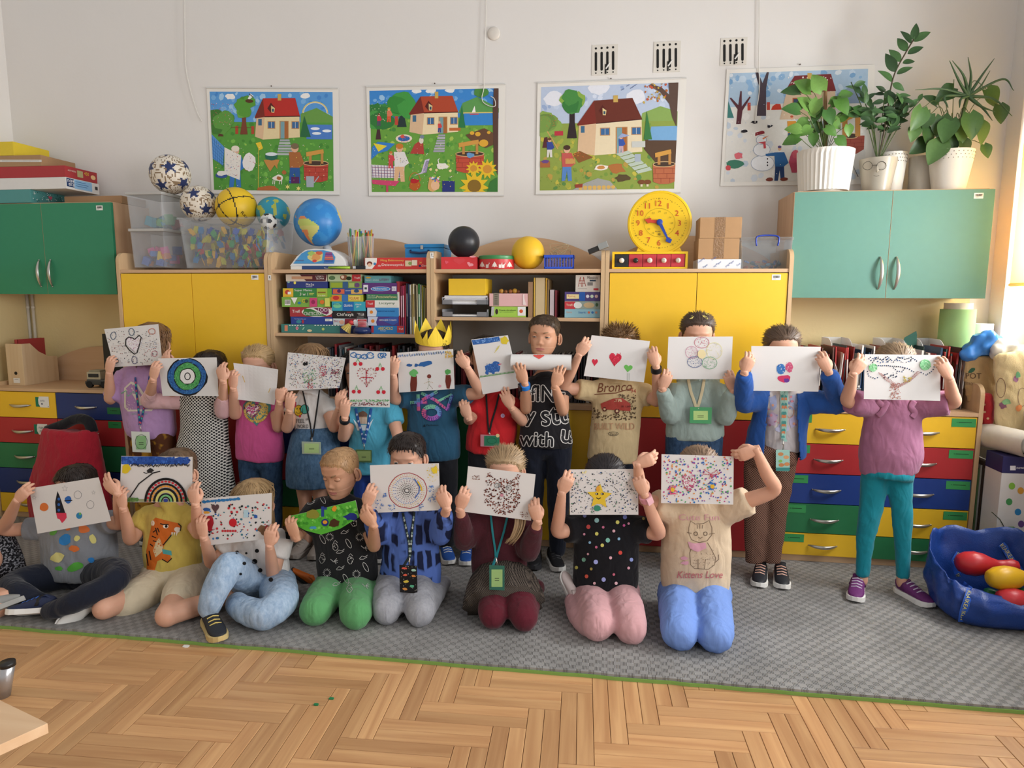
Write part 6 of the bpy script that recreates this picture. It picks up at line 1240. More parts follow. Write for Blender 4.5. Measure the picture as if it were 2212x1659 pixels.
K11=kid('person in cobalt cardigan and small-check trousers',Y,(1690,708),[((1648,864),(1604,866),(1608,804),(1626,762)),((1740,868),(1810,868),(1790,804),(1771,762))],(m_tee,[(850,1655,1732),(880,1650,1735),(930,1648,1733),(965,1646,1730),(979,1650,1728)],(0,0),.05),PY,('back','#5a4636',dict(length=(.03,.055))),pants=(checker_cloth('small_check','#3a2a26','#8f6a58',190,'check'),[('rows',[(965,1618,1724),(985,1610,1722),(1000,1612,1720)]),('rows',[(985,1610,1668),(1040,1608,1662),(1110,1607,1656),(1170,1607,1652),(1214,1609,1650)]),('rows',[(985,1662,1722),(1040,1660,1712),(1110,1656,1700),(1170,1653,1692),(1216,1653,1686)])]),shirt_vox=.008)
s=MB();rows_tube(s,[(848,1650,1740),(868,1638,1750),(905,1626,1746),(945,1614,1742),(975,1611,1741),(988,1613,1739)],Y,dr=.68,dmax=.12)
for i,(sh,el,wr_) in enumerate([((1650,864),(1604,866),K11.wr[0]),((1738,868),(1810,868),K11.wr[1])]):
    S,(Wp,E_)=jt(sh,Y),wr_;s.tube(spline([S,S.lerp(E_,.6),E_+(E_-Wp).normalized()*.01,E_.lerp(Wp,.5),E_.lerp(Wp,.92)],4),[r[0] for r in spline([(.058,),(.05,),(.047,),(.04,),(.032,)],4)],14)
vs,fs=remesh(s,.008,5,.5,.006,5)
def px_of(p):d=np.array(p)-CAM;z=d@_fw;return 1106+CF*(d@_rt)/z,829.5-CF*(d@_up)/z
keep=[]
for f in fs:
    c=vs[list(f)].mean(0);x,y=px_of(c);lo=np.interp(y,[840,880,990],[1664,1657,1650]);hi=np.interp(y,[840,880,930,990],[1722,1722,1724,1729])
    if not (c[1]<Y and lo<x<hi):keep.append(f)
o=obj('cardigan',mbof(vs,keep),m_bl,K11.t,smooth=True);md=o.modifiers.new('thick','SOLIDIFY');md.thickness=.004;md.offset=0
feet(K11,Y,[((atZ(1632,1215,0).x,Y+.06,0),(atZ(1632,1260,0).x,Y-.13,0)),((atZ(1668,1215,0).x,Y+.06,0),(atZ(1682,1260,0).x,Y-.13,0))],dark_shoe,white_sole,mat('peach_lace','#e8b8a4',rough=.6),L=.205)
a=Art(3)
for x,y,rx,ry,c in [(1670,870,9,16,'#a9b4da'),(1716,870,9,18,'#b4c0e0'),(1668,905,12,14,'#c4b0cc'),(1715,910,10,14,'#bcb8d8'),(1690,925,14,8,'#c0c4e2')]:a.blob(x,y,rx,ry,c,.25)
a.dots(30,1660,855,1722,925,['#e0a890','#d890a0','#8a9ac8','#b07a9a'],(1.5,3.5));a.ring(1707,890,8,12,1.2,'#d49a80');fprint(K11,a)
def capy(ar,l,t_,r,b):ar.rect(l,t_,r,b,'#9fcabf');[ar.ell(l+(r-l)*u,t_+(b-t_)*v,6,4,c) for u,v,c in [(.35,.2,'#c98a5a'),(.75,.35,'#d9a070'),(.4,.72,'#c07f50'),(.8,.68,'#c98a5a')]];ar.rect(l,b-7,r,b,'#3f8a86');ar.ell(l+10,t_+24,4,3,'#8ac05a')
lanyard(K11,'mint lanyard with orange pattern and picture badge on the white tee',[(1690,845),(1691,880),(1691,920),(1691,950)],[(1698,845),(1697,880),(1695,920),(1692,950)],'#a4cfc4',(1676,972,1706,1017),mat('badge_mint','#9fcabf',rough=.3),('#9fcabf',.1,.1,.1),wd=9,extra=capy,col2=['#d98a60','#a4cfc4','#4f9a96'])
a=Art(16);a.blob(1687,797,10,12,'#3a74b8',.12);a.blob(1705,793,8,11,'#d05a80',.12);a.blob(1694,818,14,8,'#cf3a68',.15);a.blob(1699,822,6,5,'#6a3a9a');a.dots(50,1678,788,1696,806,['#2f60a4','#5a96d4','#e8eef4'],(.6,1));a.dots(40,1698,783,1712,803,['#e890a8','#b84068','#f0e0e4'],(.6,1));sheet('white sheet with a small blue and pink butterfly',[(1623,747.5),(1773,749),(1768,846),(1622,844)],PY,a)
Y=-.33;PY=-.46;m_mv=cloth('mauve_velour','#a06a86',.1)
tl=cloth('teal','#17808f')
K12=kid('person in mauve sweatshirt and teal leggings',Y,(1935,746),[((1886,876),(1830,866),(1844,806),(1872,768)),((1978,876),(2060,870),(2050,816),(2030,774))],(m_mv,[(850,1898,1968),(870,1880,1988),(910,1866,1990),(955,1857,1992),(985,1855,1993),(1005,1858,1986),(1022,1862,1981)],(.88,.88),.055),PY,('back','#8a7258'),pants=(tl,[('rows',[(1012,1866,1976),(1030,1862,1974)]),('rows',[(1028,1861,1917),(1080,1857,1911),(1130,1853,1898),(1165,1851,1888),(1205,1850,1881),(1244,1849,1877)]),('rows',[(1028,1916,1974),(1080,1921,1972),(1130,1927,1970),(1165,1931,1967),(1205,1934,1966),(1248,1936,1964)])]),legs=[[(atY(h,1040,Y),.035),(atY(k,1130,Y),.03),(atY(x,1200,Y),.026),(V(atY(x,1240,Y).x,Y,.05),.024)] for h,k,x in ((1889,1876,1864),(1945,1948,1950))])
m_pu=mat('purple_sneaker','#6a2a6a',rough=.65,bump=.3,bscale=300)
feet(K12,Y,[((atY(1864,1240,Y).x,Y+.05,0),(atY(1864,1240,Y).x-.07,Y-.12,0)),((atY(1950,1240,Y).x-.005,Y+.04,0),(atY(1950,1240,Y).x+.07,Y-.13,0))],m_pu,white_sole,mat('pale_lace','#cfc4d4'),L=.205,strap=mat('plum_strap','#5a2358',rough=.6))
for s_,pts in ((0,[(1893,866),(1905,874),(1915,870),(1905,890),(1895,898)]),(1,[(1975,866),(1968,880),(1976,892),(1970,902)])):
    put=on_bvh(K12.shirt_bvh);P=[q for q in (put(x,y,.004) for x,y in pts) if q is not None]
    if len(P)>2:r=MB();r.tube(spline(P,5),[(.004,.014)]*((len(P)-1)*5+1),8,side=(0,-1,0));obj('ruffle',r,m_mv,K12.t,smooth=True)
a=Art(17)
for P in ([(1877,775),(1885,783),(1893,772),(1905,778),(1917,770),(1930,782),(1940,772),(1955,776),(1968,772),(1980,780),(1988,779)],[(1894,790),(1915,790),(1932,791),(1950,793),(1965,798),(1978,806)],[(1874,803),(1877,812),(1890,818),(1901,813)],[(1990,805),(2000,810),(2012,803),(2016,798),(2023,794),(2012,791)],[(1931,795),(1938,802),(1948,803),(1955,796),(1945,792)]):a.dotline(P,['#22304a','#2c4670','#1c2436'],1.7,4.2)
a.dots(40,1878,770,1970,785,['#22304a','#3a5a8a'],(1,1.8));a.dots(20,1905,805,1940,818,['#22304a'],(1,1.8));a.dots(110,1922,828,1945,862,['#b07a72','#a0605a','#c49a8a'],(.9,1.5));[a.dotline([(1930+k*3,832),(1912+k*2,820-k),(1896+k*2,803+k)],['#b07a72','#a0605a'],1.1,3) for k in range(4)];[a.dotline([(1940+k*2,832+k),(1962+k*2,822),(1984+k*2,800+k)],['#b07a72','#a0605a'],1.1,3) for k in range(4)]
for x,y,r in ((1886,794,9),(1999,788,12)):a.ell(x,y,r,r,'#8fd09a');a.dots(60,x-r,y-r,x+r,y+r,['#4fa060','#d8f0d8','#5ab070'],(.7,1.2),lambda u,v:(u-x)**2+(v-y)**2<r*r)
a.dots(26,1952,812,1970,826,['#c9b03a','#a0902a'],(1,1.6));sheet('sheet with a dotted tree between two green balls',[(1868,765),(2032,767),(2031,866),(1866,862)],PY,a)
# ================================================================== front row, sitting and kneeling
def kneel(hl,hr,kl,kr,Yh,Yk,r=.066,shin=.34,out=.02,hz=None):
    """thighs from hip pixels to knee pixels on the mat, shins folded back"""
    P=[];S=[]
    for (hx,hy),(kx,ky),s in ((hl,kl,-1),(hr,kr,1)):
        H=atY(hx,hy,Yh);Kn=atY(kx,ky,Yk);Kn.z=max(Kn.z,r*.82);ft=Kn+V(s*out,shin,0);ft.z=.035
        P.append(('tube',[(H,r*1.12),(H.lerp(Kn,.5)+V(0,0,.008),r*1.08),(Kn,r*.95)]));P.append(('tube',[(Kn+V(0,.02,-.008),r*.8),(Kn.lerp(ft,.5),r*.72),(ft,r*.5)]));S.append(ft)
    a,b=atY(*hl,Yh),atY(*hr,Yh);P.append(('tube',[(a+V(0,.03,0),r*1.25),(b+V(0,.03,0),r*1.25)]));return P,S
Yt=-.68;PYf=-.84
K=F1=kid('cross-legged person in grey shirt holding a rocket drawing',-.80,(162,1008),[((112,1140),(8,1144),(36,1082),(62,1052)),((232,1128),(262,1130),(254,1066),(218,1030))],(cloth('grey_blue','#86898f'),[(1112,128,222),(1130,108,240),(1165,98,246),(1200,100,248),(1240,103,250)],(.55,.5),.052),-.96,('short','#2c211c'),pants=(m_darkn,[('tube',[(atY(150,1240,-.80),.085),(atY(205,1240,-.80),.085)]),('tube',[(atY(140,1242,-.82),.07),(atY(30,1262,-1.0),.058),(atY(45,1282,-1.08),.045),(atY(110,1310,-1.06),.042),(atY(150,1318,-1.02),.036)]),('tube',[(atY(205,1240,-.82),.072),(atY(250,1236,-.95),.062),(atY(238,1262,-1.06),.05),(atY(160,1300,-1.14),.045),(atY(108,1320,-1.15),.036)])]),hk=('grip','flat'))
shoe(F1.t,atZ(118,1338,.0)+V(0,.0,.03),atZ(28,1340,.0)+V(0,0,.02),mat('navy_runner','#1f2a4a',rough=.6),white_sole,mat('blue_trim','#3a66b8'),tilt=.5,strap=mat('black_strap','#16181e'))
shoe(F1.t,atY(212,1285,-1.02),atY(160,1330,-1.10),mat('white_runner','#d8d6d0',rough=.6),white_sole,None,tilt=-1.2)
a=Art(18)
for x,y,rx,ry,c in [(115,1150,9,6,'#63a84a'),(181,1143,12,9,'#d8743c'),(140,1166,13,12,'#2f7fc0'),(166,1163,7,6,'#d8d080'),(200,1165,7,11,'#d8d080'),(160,1185,11,7,'#d8743c'),(124,1204,15,11,'#d8cf86'),(197,1210,7,6,'#2f7fc0'),(162,1225,17,9,'#57a840'),(127,1228,8,5,'#57a840'),(147,1143,5,3,'#d8743c')]:a.blob(x,y,rx,ry,c,.14,12,a.r.uniform(-.6,.2))
fprint(F1,a)
a=Art(19);a.blob(95,1095,9.5,9.5,'#d9763a',.1);a.poly([(124,1061),(129,1072),(141,1108),(121,1108),(119,1085)],'#191c26');[a.ell(127,y,3,3.2,'#2c62b0') for y in (1078,1090,1102)];a.poly([(121,1108),(143,1108),(144,1118),(140,1124),(134,1130),(129,1122),(124,1120)],'#d83c58');a.blob(147,1080,8,8,'#2f68b4',.15);a.line([(139,1082),(156,1081)],1.8,'#15181f');a.ell(171,1114,6.5,7,'#2f86b8');a.ell(173,1110,2.6,3,'#6ab060');[a.ring(x,y,8,8.5,.8,'#8a8a90') for x,y in ((168,1069),(195,1090))]
for x,y,r in ((140,1055,7),(74,1075,5),(202,1064,5)):a.star(x,y,r,r*.45,'#9a9aa0');a.star(x,y,r-1,r*.45-.6,'#dfdddb')
sheet('sheet with a black and red rocket among planets',[(63,1055),(213,1031),(240,1125),(81,1153)],-.96,a)
pp,ft=kneel((345,1256),(410,1256),(262,1325),(375,1335),-.80,-1.02,.066)
hipb=[('tube',[(atY(340,1250,-.80),.085),(atY(412,1250,-.80),.085)]),('tube',[(atY(345,1256,-.82),.08),(atY(300,1288,-.95),.08),(atY(278,1304,-1.0),.074)]),('tube',[(atY(408,1256,-.82),.08),(atY(392,1290,-.96),.08),(atY(385,1308,-1.0),.074)])]
kn1,kn2=atY(228,1338,-1.10),atY(362,1338,-1.12)
for q in (kn1,kn2):q.z=max(q.z,.05)
F2=kid('kneeling person in yellow tiger shirt and cream shorts',-.78,(380,974),[((316,1118),(282,1166),(266,1096),(258,1054)),((412,1120),(430,1152),(422,1088),(413,1044))],(cloth('mustard','#ccb55a'),[(1092,334,400),(1112,318,420),(1150,317,427),(1195,315,430),(1240,318,432)],(.5,.5),.05),-.94,('short','#6a5440'),pants=(cloth('cream','#cdbfa4'),hipb),legs=[[(atY(345,1258,-.82),.045),(kn1.lerp(atY(345,1260,-.82),.45),.053),(kn1,.05)],[(kn1,.046),(kn1+V(-.02,.16,-.005),.04),(kn1+V(-.0,.30,-.01),.03)],[(atY(408,1258,-.82),.045),(kn2.lerp(atY(408,1260,-.82),.45),.053),(kn2,.05)],[(kn2,.046),(kn2+V(.09,.12,.0),.042),(kn2+V(.16,.24,-.005),.03)]])
shoe(F2.t,kn1+V(-.0,.30,.03),kn1+V(.12,.40,.03),mat('grey_sock','#8a8688'),dark_shoe,None,L=.17)
a=Art(20);a.poly([(317,1230),(316,1190),(324,1150),(330,1124),(336,1118),(342,1128),(356,1128),(366,1126),(384,1130),(390,1136),(390,1146),(384,1152),(374,1150),(364,1160),(353,1182),(352,1192),(366,1196),(370,1206),(362,1214),(350,1208),(340,1212),(334,1232)],'#d06a24');a.poly([(331,1190),(336,1172),(344,1160),(352,1182),(350,1192),(336,1204)],'#d8c49a');a.poly([(350,1186),(370,1190),(371,1200),(352,1196)],'#4fa0a0');a.ell(330,1130,4,6,'#e8d8c0');a.ell(358,1137,6,4.5,'#efe6d8');a.ell(359,1137,3,3,'#1c1a18');a.blob(383,1144,6,6,'#e9dfd0')
for P in ([(330,1150),(336,1146)],[(328,1158),(337,1162)],[(330,1168),(338,1170)],[(340,1140),(344,1150)],[(336,1140),(340,1156)],[(324,1175),(330,1180)],[(322,1190),(326,1210)],[(346,1131),(352,1133),(364,1133)],[(352,1178),(362,1166),(372,1154)],[(350,1208),(362,1215),(371,1206)],[(320,1222),(316,1196)],[(385,1131),(391,1137),(389,1147)]):a.line(P,2.2,'#1e1a18')
[a.poly([(370+k*5,1150),(374+k*5,1150),(371+k*5,1158)],'#efe8da') for k in range(3)];fprint(F2,a)
a=Art(21);a.rect(262,986,416,1003,'#2855ac');a.dots(120,262,987,415,1003,['#1f4796','#3f70cc','#3058b0'],(1.5,4));[a.ell(284+k*2.7,1005+a.r.uniform(-2,2),.9,3.4,'#1a1a1e',a.r.uniform(-.6,.6),6) for k in range(47)];a.blob(270,1013,12,9,'#e0c62e',.3);a.blob(324,1017,7,5,'#2a2a2c',.3);a.line([(310,1020),(316,1023),(322,1019)],1.6,'#2a2a2c');a.line([(278,1078),(300,1045),(330,1022),(346,1018)],2.6,'#2a2a2c');a.rect(258,1078,414,1085,'#9aa07a');a.dots(60,259,1076,300,1083,['#5a8a4a','#7a9a5a'],(1.5,3));a.dots(20,400,1074,414,1083,['#4a8a4a'],(1.5,3));a.star(268,1070,7,3,'#5a3a9a')
ar_=lambda r,c,wd:a.ring(358,1084,r,r*1.12,wd,c,24,0,pi,2*pi)
ar_(44,'#17171a',5);ar_(34,'#17171a',4);ar_(25,'#17171a',4.5);ar_(15,'#17171a',3.5);ar_(9,'#17171a',2.5);ar_(20,'#d8d47a',5);ar_(12,'#7abf80',4);a.ell(358,1081,5,4,'#3a4a9a')
for r,c in ((39,'#c9303c'),(30,'#e09a40')):[a.ell(358+r*cos(q),1084-r*1.12*sin(q),2.4,3.2,c,-q,7) for q in [pi*k/16 for k in range(17)]]
sheet('sheet with a big striped rainbow under a blue sky',[(262,985),(416,987),(415,1085),(258,1085)],-.94,a)
F3=kid('person sitting in white dotted shirt and light jeans',-.78,(545,1040),[((502,1178),(458,1216),(440,1160),(432,1116)),((606,1168),(590,1242),(582,1182),(584,1134))],(m_wh,[(1148,520,592),(1168,502,612),(1200,500,620),(1235,508,624),(1262,512,626)],(.5,.5),.052),-.93,('bob','#a88a62',dict(drop=-.09)),pants=(checker_cloth('light_jeans','#7f98b4','#b0c2d4',60,'denim'),[('tube',[(atY(545,1258,-.78),.085),(atY(600,1262,-.78),.085)]),('tube',[(atY(545,1262,-.82),.075),(atY(500,1225,-1.0),.062),(atY(478,1250,-1.06),.056),(atY(458,1290,-1.1),.05),(atY(452,1312,-1.1),.045)]),('tube',[(atY(600,1268,-.84),.078),(atY(606,1298,-1.0),.07),(atY(575,1325,-1.08),.062),(atY(530,1318,-1.06),.055),(atY(512,1302,-1.0),.045)])]))
shoe(F3.t,atY(448,1352,-1.07)+V(0,0,.02),atZ(474,1384,.0),dark_shoe,mat('gold_sole','#c9b27a',rough=.5),mat('gold_lace','#c8b060'),L=.21)
a=Art(22);[a.ell(x,y,rx,rx*.95,'#141416') for x,y,rx in ((512,1193,4),(555,1190,4.5),(528,1217,4),(550,1213,6),(562,1232,5),(532,1195,2.5),(585,1252,5),(520,1240,3),(596,1215,3))];fprint(F3,a,'dots_print')
a=Art(23);a.dots(130,440,1085,583,1165,['#20242c','#2f62a8','#b8303c','#3a7a8a','#4a5a4a','#1a1a1e','#c8404a','#3f86c0'],(1.3,3),lambda x,y:y<1172-(x-432)*.1 and y>1080-(x-434)*.07);[a.blob(442+k*8,1084-k*.7,5,3,'#2f7ab8',.3) for k in range(10)];a.heart(465,1097,17,22,'#5a4448');a.blob(446,1101,8,3.5,'#2a5fa8');a.blob(446,1107,7,3,'#d9a03a');a.blob(453,1130,8,17,'#b02a34',.12);a.ell(503,1129,8.5,9,'#c8232e');[a.ell(481+k*5.5,1147,2.6,2.6,'#c8303a') for k in range(6)];[a.ell(494+k*6,1098+(k%2)*8,2.6,2.6,'#c8303a') for k in range(4)];a.blob(445,1165,9,9,'#8a8058',.3);a.blob(572,1145,14,11,'#7a5a40',.3);a.blob(578,1141,6,5,'#a02a3a');a.blob(552,1116,4,4,'#2f5fae');a.rect(526,1102,536,1118,'#b4d6e4')
sheet('sheet spattered with red, blue and black blots',[(435,1077),(587,1065),(586,1163),(432,1180)],-.93,a)
pp,ft=kneel((712,1276),(772,1276),(682,1338),(770,1332),-.76,-1.0,.07)
F4=kid('kneeling person in black doodle shirt and green trousers looking down',-.72,(735,970),[((684,1104),(642,1156),(634,1146),(622,1118)),((786,1106),(808,1180),(796,1122),(776,1098))],(cloth('black_tee','#1e1e20'),[(1082,702,774),(1104,682,796),(1150,678,808),(1200,684,814),(1245,690,814),(1282,704,806)],(.75,.55),.054),-.90,('buzz','#b08a62'),pants=(cloth('leaf_green','#5c9a62'),pp),face=True,yaw=-.3,pitch=.22,tilt=-.06,skin=m_skin2,lids=-8,hs=1.03,hk=('grip','grip'))
a=Art(24)
for x,y,k in [(697,1165,0),(712,1160,1),(753,1174,0),(777,1160,1),(724,1181,2),(735,1192,3),(788,1183,4),(696,1208,2),(722,1212,4),(757,1210,2),(735,1228,3),(790,1225,0),(706,1237,1),(770,1240,1),(747,1250,0),(727,1262,3),(755,1272,2),(790,1265,4),(765,1130,2),(745,1150,3),(785,1205,3),(672,1086,3),(697,1078,0)]:
    c='#c9c6c2'
    if k==0:a.ring(x,y,4,11,1,c,14,-.5)
    elif k==1:[a.line([(x+5*cos(q),y+5*sin(q)),(x+9*cos(q),y+9*sin(q))],1,c) for q in [2*pi*i/14 for i in range(14)]]
    elif k==2:a.ring(x,y,6,8,1,c,10,wob=1.2);a.line([(x-4,y-9),(x,y-14),(x+5,y-9)],1,c);a.dots(5,x-4,y-5,x+4,y+6,[c],(.8,1.4))
    elif k==3:a.line([(x-9,y+2),(x-3,y-4),(x+3,y-2),(x+9,y-6)],1,c);a.line([(x-8,y+3),(x,y+3),(x+8,y-2)],1,c)
    else:a.line([(x-8,y-4),(x-1,y+2)],1.2,c);[a.line([(x,y),(x+8*cos(q),y+8*sin(q))],1,c) for q in (-.8,-.2,.4,1)]
fprint(F4,a)
t=thing('painted_sheet',atY(700,1150,-.9),'folded bright green painted sheet held in front of the black doodle shirt','paper');C=[(626,1115),(690,1100),(768,1081),(776,1117),(735,1142),(694,1155),(660,1146),(633,1132)]
a=MB();P=[atY(x,y,-.905) for x,y in C];a.prism([(p.x,p.z) for p in P],lambda u,v,h:V(u,h,v),-.905,-.903);sh_=obj('sheet',a,mat('drawing_paper'),t)
ar=Art(25);ar.poly(C,'#57b33a');ar.dots(170,630,1084,774,1153,['#4aa030','#6cc84a','#3f9430','#80d05a'],(2,5),lambda x,y:inpoly(x,y,[(632,1117),(690,1104),(765,1086),(771,1115),(735,1138),(694,1150),(640,1132)]));ar.blob(675,1111,14,10,'#8a8a34',.2);ar.rect(694,1094,700,1116,'#26408f');ar.rect(698,1096,706,1101,'#26408f');ar.blob(722,1099,5,6,'#e0962c');ar.ell(702,1129,8,8,'#1f2f7a');ar.ell(702,1128,5,4,'#e09a30');ar.blob(722,1131,12,9,'#4a2f1a',.25);ar.blob(757,1116,14,9,'#1f2f80',.35);ar.blob(676,1140,8,3,'#4a9ac8');lay(ar,'painting',put_Y(-.905),sh_,step=.00002)
shoe(F4.t,atY(672,1268,-.62),atY(648,1250,-.62),mat('orange_runner','#c8641c',rough=.4),dark_shoe,None,L=.13)
pp,ft=kneel((845,1272),(905,1272),(836,1332),(908,1330),-.74,-.94,.069)
F5=kid('kneeling person in blue tie-dye sweatshirt and grey joggers',-.7,(880,939),[((846,1122),(818,1154),(794,1086),(806,1050)),((928,1118),(950,1152),(962,1090),(946,1054))],(checker_cloth('tie_dye','#5671b8','#1d2340',42,'tie'),[(1098,852,918),(1118,840,934),(1160,832,944),(1210,826,950),(1245,820,951),(1262,820,949)],(1.8,1.8),.052),-.86,('short','#2c2320'),pants=(checker_cloth('grey_marl','#8f9096','#a6a6ab',90,'denim'),pp))
def dinos(ar,l,t_,r,b):ar.rect(l,t_,r,b,'#17171a');[ar.blob(l+(r-l)*u,t_+(b-t_)*v,5,2.6,c,.3,9) for u,v,c in [(.25,.1,'#d85a4a'),(.8,.18,'#a8d0c0'),(.3,.36,'#d8604a'),(.8,.4,'#d88a4a'),(.35,.6,'#d8c04a'),(.7,.78,'#5ab08a'),(.3,.88,'#d8904a')]];ar.dots(26,l+1,t_+1,r-1,b-1,['#e8e4da'],(.4,.9))
lanyard(F5,'black and white patterned lanyard with dinosaur badge on tie-dye',[(870,1108),(877,1140),(884,1175),(885,1206)],[(895,1106),(891,1140),(888,1175),(886,1206)],'#26302c',(864,1222,901,1279),mat('badge_black','#17171a',rough=.3),('#17171a',.1,.1,.1),wd=6,extra=dinos,col2=['#c4ccc6','#26302c','#8aa096'])
a=Art(26);cx,cy=881,1060;a.ring(cx,cy,41,38,1.6,'#a83a44',30,wob=.8)
for R,cs in ((37,['#e0c060','#d89a60']),(33,['#e0b860','#c06a50']),(29,['#3a6ab8','#4a7ac0']),(25,['#b06a80','#6a7ab0']),(21,['#5a4a5a','#8a5a6a']),(17,['#2a2a2e','#5a4050']),(13,['#222226']),(9,['#222226']),(5,['#222226'])):a.dotline([(cx-2+R*cos(q),cy+R*.94*sin(q)) for q in [2*pi*i/24 for i in range(25)]],cs,1.1,3.6)
a.line([(895,1034),(906,1052),(905,1064),(896,1076)],2,'#3a66b4');a.line([(902,1040),(910,1052),(911,1060)],3,'#e0bc40');a.blob(941,1016,8,9,'#e6cc3a',.3);a.dots(40,922,1003,948,1040,['#e6cc4a','#ead87a'],(.7,1.4));[(a.dots(26,x-r,y-r,x+r,y+r,['#3a6cb8','#5a88cc'],(.8,1.5),lambda u,v:(u-x)**2+(v-y)**2<r*r)) for x,y,r in ((820,1090,10),(831,1070,5),(846,1096,8),(908,1094,8),(934,1077,9),(932,1056,7))]
sheet('sheet with concentric dotted rings and small blue balls',[(799,1005),(948,1000.6),(951.5,1102),(803,1108)],-.86,a)
pp,ft=kneel((1062,1262),(1112,1262),(1064,1340),(1132,1332),-.72,-.92,.062)
m_bur=cloth('burgundy_knit','#4a2028',.4);m_tw=checker_cloth('tweed','#2a2522','#5f554c',240,'check')
F6=kid('kneeling person in burgundy cardigan and tweed skirt',-.68,(1092,968),[((1036,1122),(1004,1166),(995,1094),(1008,1056)),((1122,1126),(1142,1190),(1160,1118),(1149,1080))],(m_bur,[(1104,1048,1112),(1124,1032,1128),(1165,1022,1138),(1210,1018,1140),(1248,1022,1136)],(1.82,1.82),.05),-.82,('back','#a58a68',dict(length=(.03,.06))),pants=(cloth('burgundy_tights','#5a1c28'),pp),skirt=(m_tw,[(1238,1026,1134),(1256,1014,1152,-.05),(1280,1006,1168,-.11),(1306,1004,1174,-.16)],.05))
p=MB()
for k in range(40):
    r=F6.hair.location;q=random.Random(k);o_=V(q.uniform(-.012,.012),q.uniform(-.008,.008),0);P=[atY(1112,1040,-.70)+o_,atY(1122,1090,-.76)+o_*1.6,atY(1124,1130,-.80)+o_*1.8,atY(1112,1160,-.81)+o_*1.5,atY(1099,1177-q.uniform(0,12),-.81)+o_*1.4];p.tube(spline(P,4),[.003]*12+[.0025,.002,.0015,.001,.0005],4,cap=False)
obj('hair_tail',p,hairm('#a58a68','#a58a68'),F6.t,smooth=True)
lanyard(F6,'teal ribbon lanyard with green card over the burgundy cardigan',[(1060,1112),(1064,1150),(1070,1190),(1071,1206)],[(1096,1116),(1088,1150),(1076,1190),(1072,1206)],'#1f7f88',(1057,1222,1090,1273),mat('badge_teal','#2f6a5c',rough=.3),('#9cc07c',.14,.16,.1),wd=5)
a=Art(27);hd=[(1048,1040),(1052,1022),(1060,1018),(1068,1032),(1110,1036),(1118,1024),(1124,1026),(1122,1060),(1126,1080),(1112,1104),(1088,1112),(1062,1106),(1046,1084),(1046,1060)];a.dots(620,1044,1018,1127,1112,['#5a2a22','#7a3a2c','#4a2420','#8a4a3a'],(1,1.9),lambda x,y:inpoly(x,y,hd) and (abs(x-1100)+abs(y-1054)>8) and (abs(x-1074)+abs(y-1049)>8));[a.ring(x,y,6,5,1,'#5a6468',10) for x,y in ((1074,1049),(1099,1054))];a.dots(14,1069,1045,1079,1053,['#3a4448'],(.5,1));a.dots(14,1094,1050,1104,1058,['#3a4448'],(.5,1));a.blob(1084,1070,4,3.5,'#c98a9a');a.dots(24,1020,1026,1036,1036,['#7a4a3a'],(.7,1.2));a.dots(24,1124,1106,1140,1120,['#7a4a3a'],(.7,1.2))
sheet('sheet with a brown dotted cat face',[(1011,1007),(1157,1024.7),(1147,1124.8),(1002.4,1105.5)],-.82,a)
pp,ft=kneel((1276,1290),(1342,1290),(1290,1362),(1362,1358),-.70,-.95,.07);sh1=atY(1240,1330,-.86)
pp.append(('tube',[(atY(1272,1352,-.92),.05),(atY(1248,1325,-.82),.045),(atY(1236,1300,-.74),.036)]))
F7=kid('kneeling person in black confetti-dot shirt and pink leggings',-.68,(1308,986),[((1252,1140),(1204,1148),(1211,1070),(1234,1022)),((1372,1142),(1424,1152),(1396,1078),(1374,1024))],(cloth('black_spot','#17171b'),[(1108,1272,1350),(1132,1250,1372),(1170,1240,1382),(1215,1238,1379),(1255,1237,1378),(1278,1240,1375)],(.62,.62),.055),-.80,('back','#2a2324'),pants=(cloth('dusty_pink','#c99a9c',.08),pp))
shoe(F7.t,atY(1240,1304,-.73),atY(1226,1268,-.68),mat('clear_sandal','#d8c8c4',rough=.3),white_sole,None,L=.15)
band(F7,'pink watch on the person with the star drawing',1,1396,1068,'#dd9aa6',.012,('#e8b4bc',-.5))
a=Art(28)
for x,y,r,c in [(1289,1124,5,'#8fbcbc'),(1334,1128,4,'#d0cc6a'),(1271,1138,4.5,'#c04a48'),(1303,1139,2.8,'#c06a8a'),(1348,1135,2.8,'#c0508a'),(1326,1147,3.2,'#d8a8b4'),(1289,1153,3.8,'#d0cc6a'),(1262,1154,2.6,'#c88aa0'),(1313,1167,4.8,'#7fc0b0'),(1337,1164,3,'#8ab8d8'),(1274,1172,2.8,'#8ab8d8'),(1301,1178,3.8,'#d4d070'),(1288,1182,2.8,'#c86a8a'),(1340,1194,4.2,'#d04a40'),(1270,1197,2.4,'#c89aa4'),(1261,1209,4.4,'#7ab09a'),(1287,1214,4.8,'#a0a8e0'),(1319,1205,3.2,'#e0b0bc'),(1364,1209,4,'#90a0d8'),(1245,1226,3.6,'#d4d070'),(1277,1229,3,'#b0a05a'),(1358,1227,3,'#d8a0b0'),(1267,1245,4,'#d05a48'),(1326,1241,2.8,'#c86a80'),(1304,1252,4.6,'#a0a8e0'),(1284,1260,3,'#e0b0b8'),(1331,1260,3.4,'#e4bcc4'),(1263,1114,4,'#6a70a0'),(1350,1117,4.5,'#6a74b0'),(1358,1131,2.6,'#c88aa0'),(1390,1120,3,'#a09a5a')]:a.ell(x,y,r,r*1.05,c)
fprint(F7,a,'dots_print')
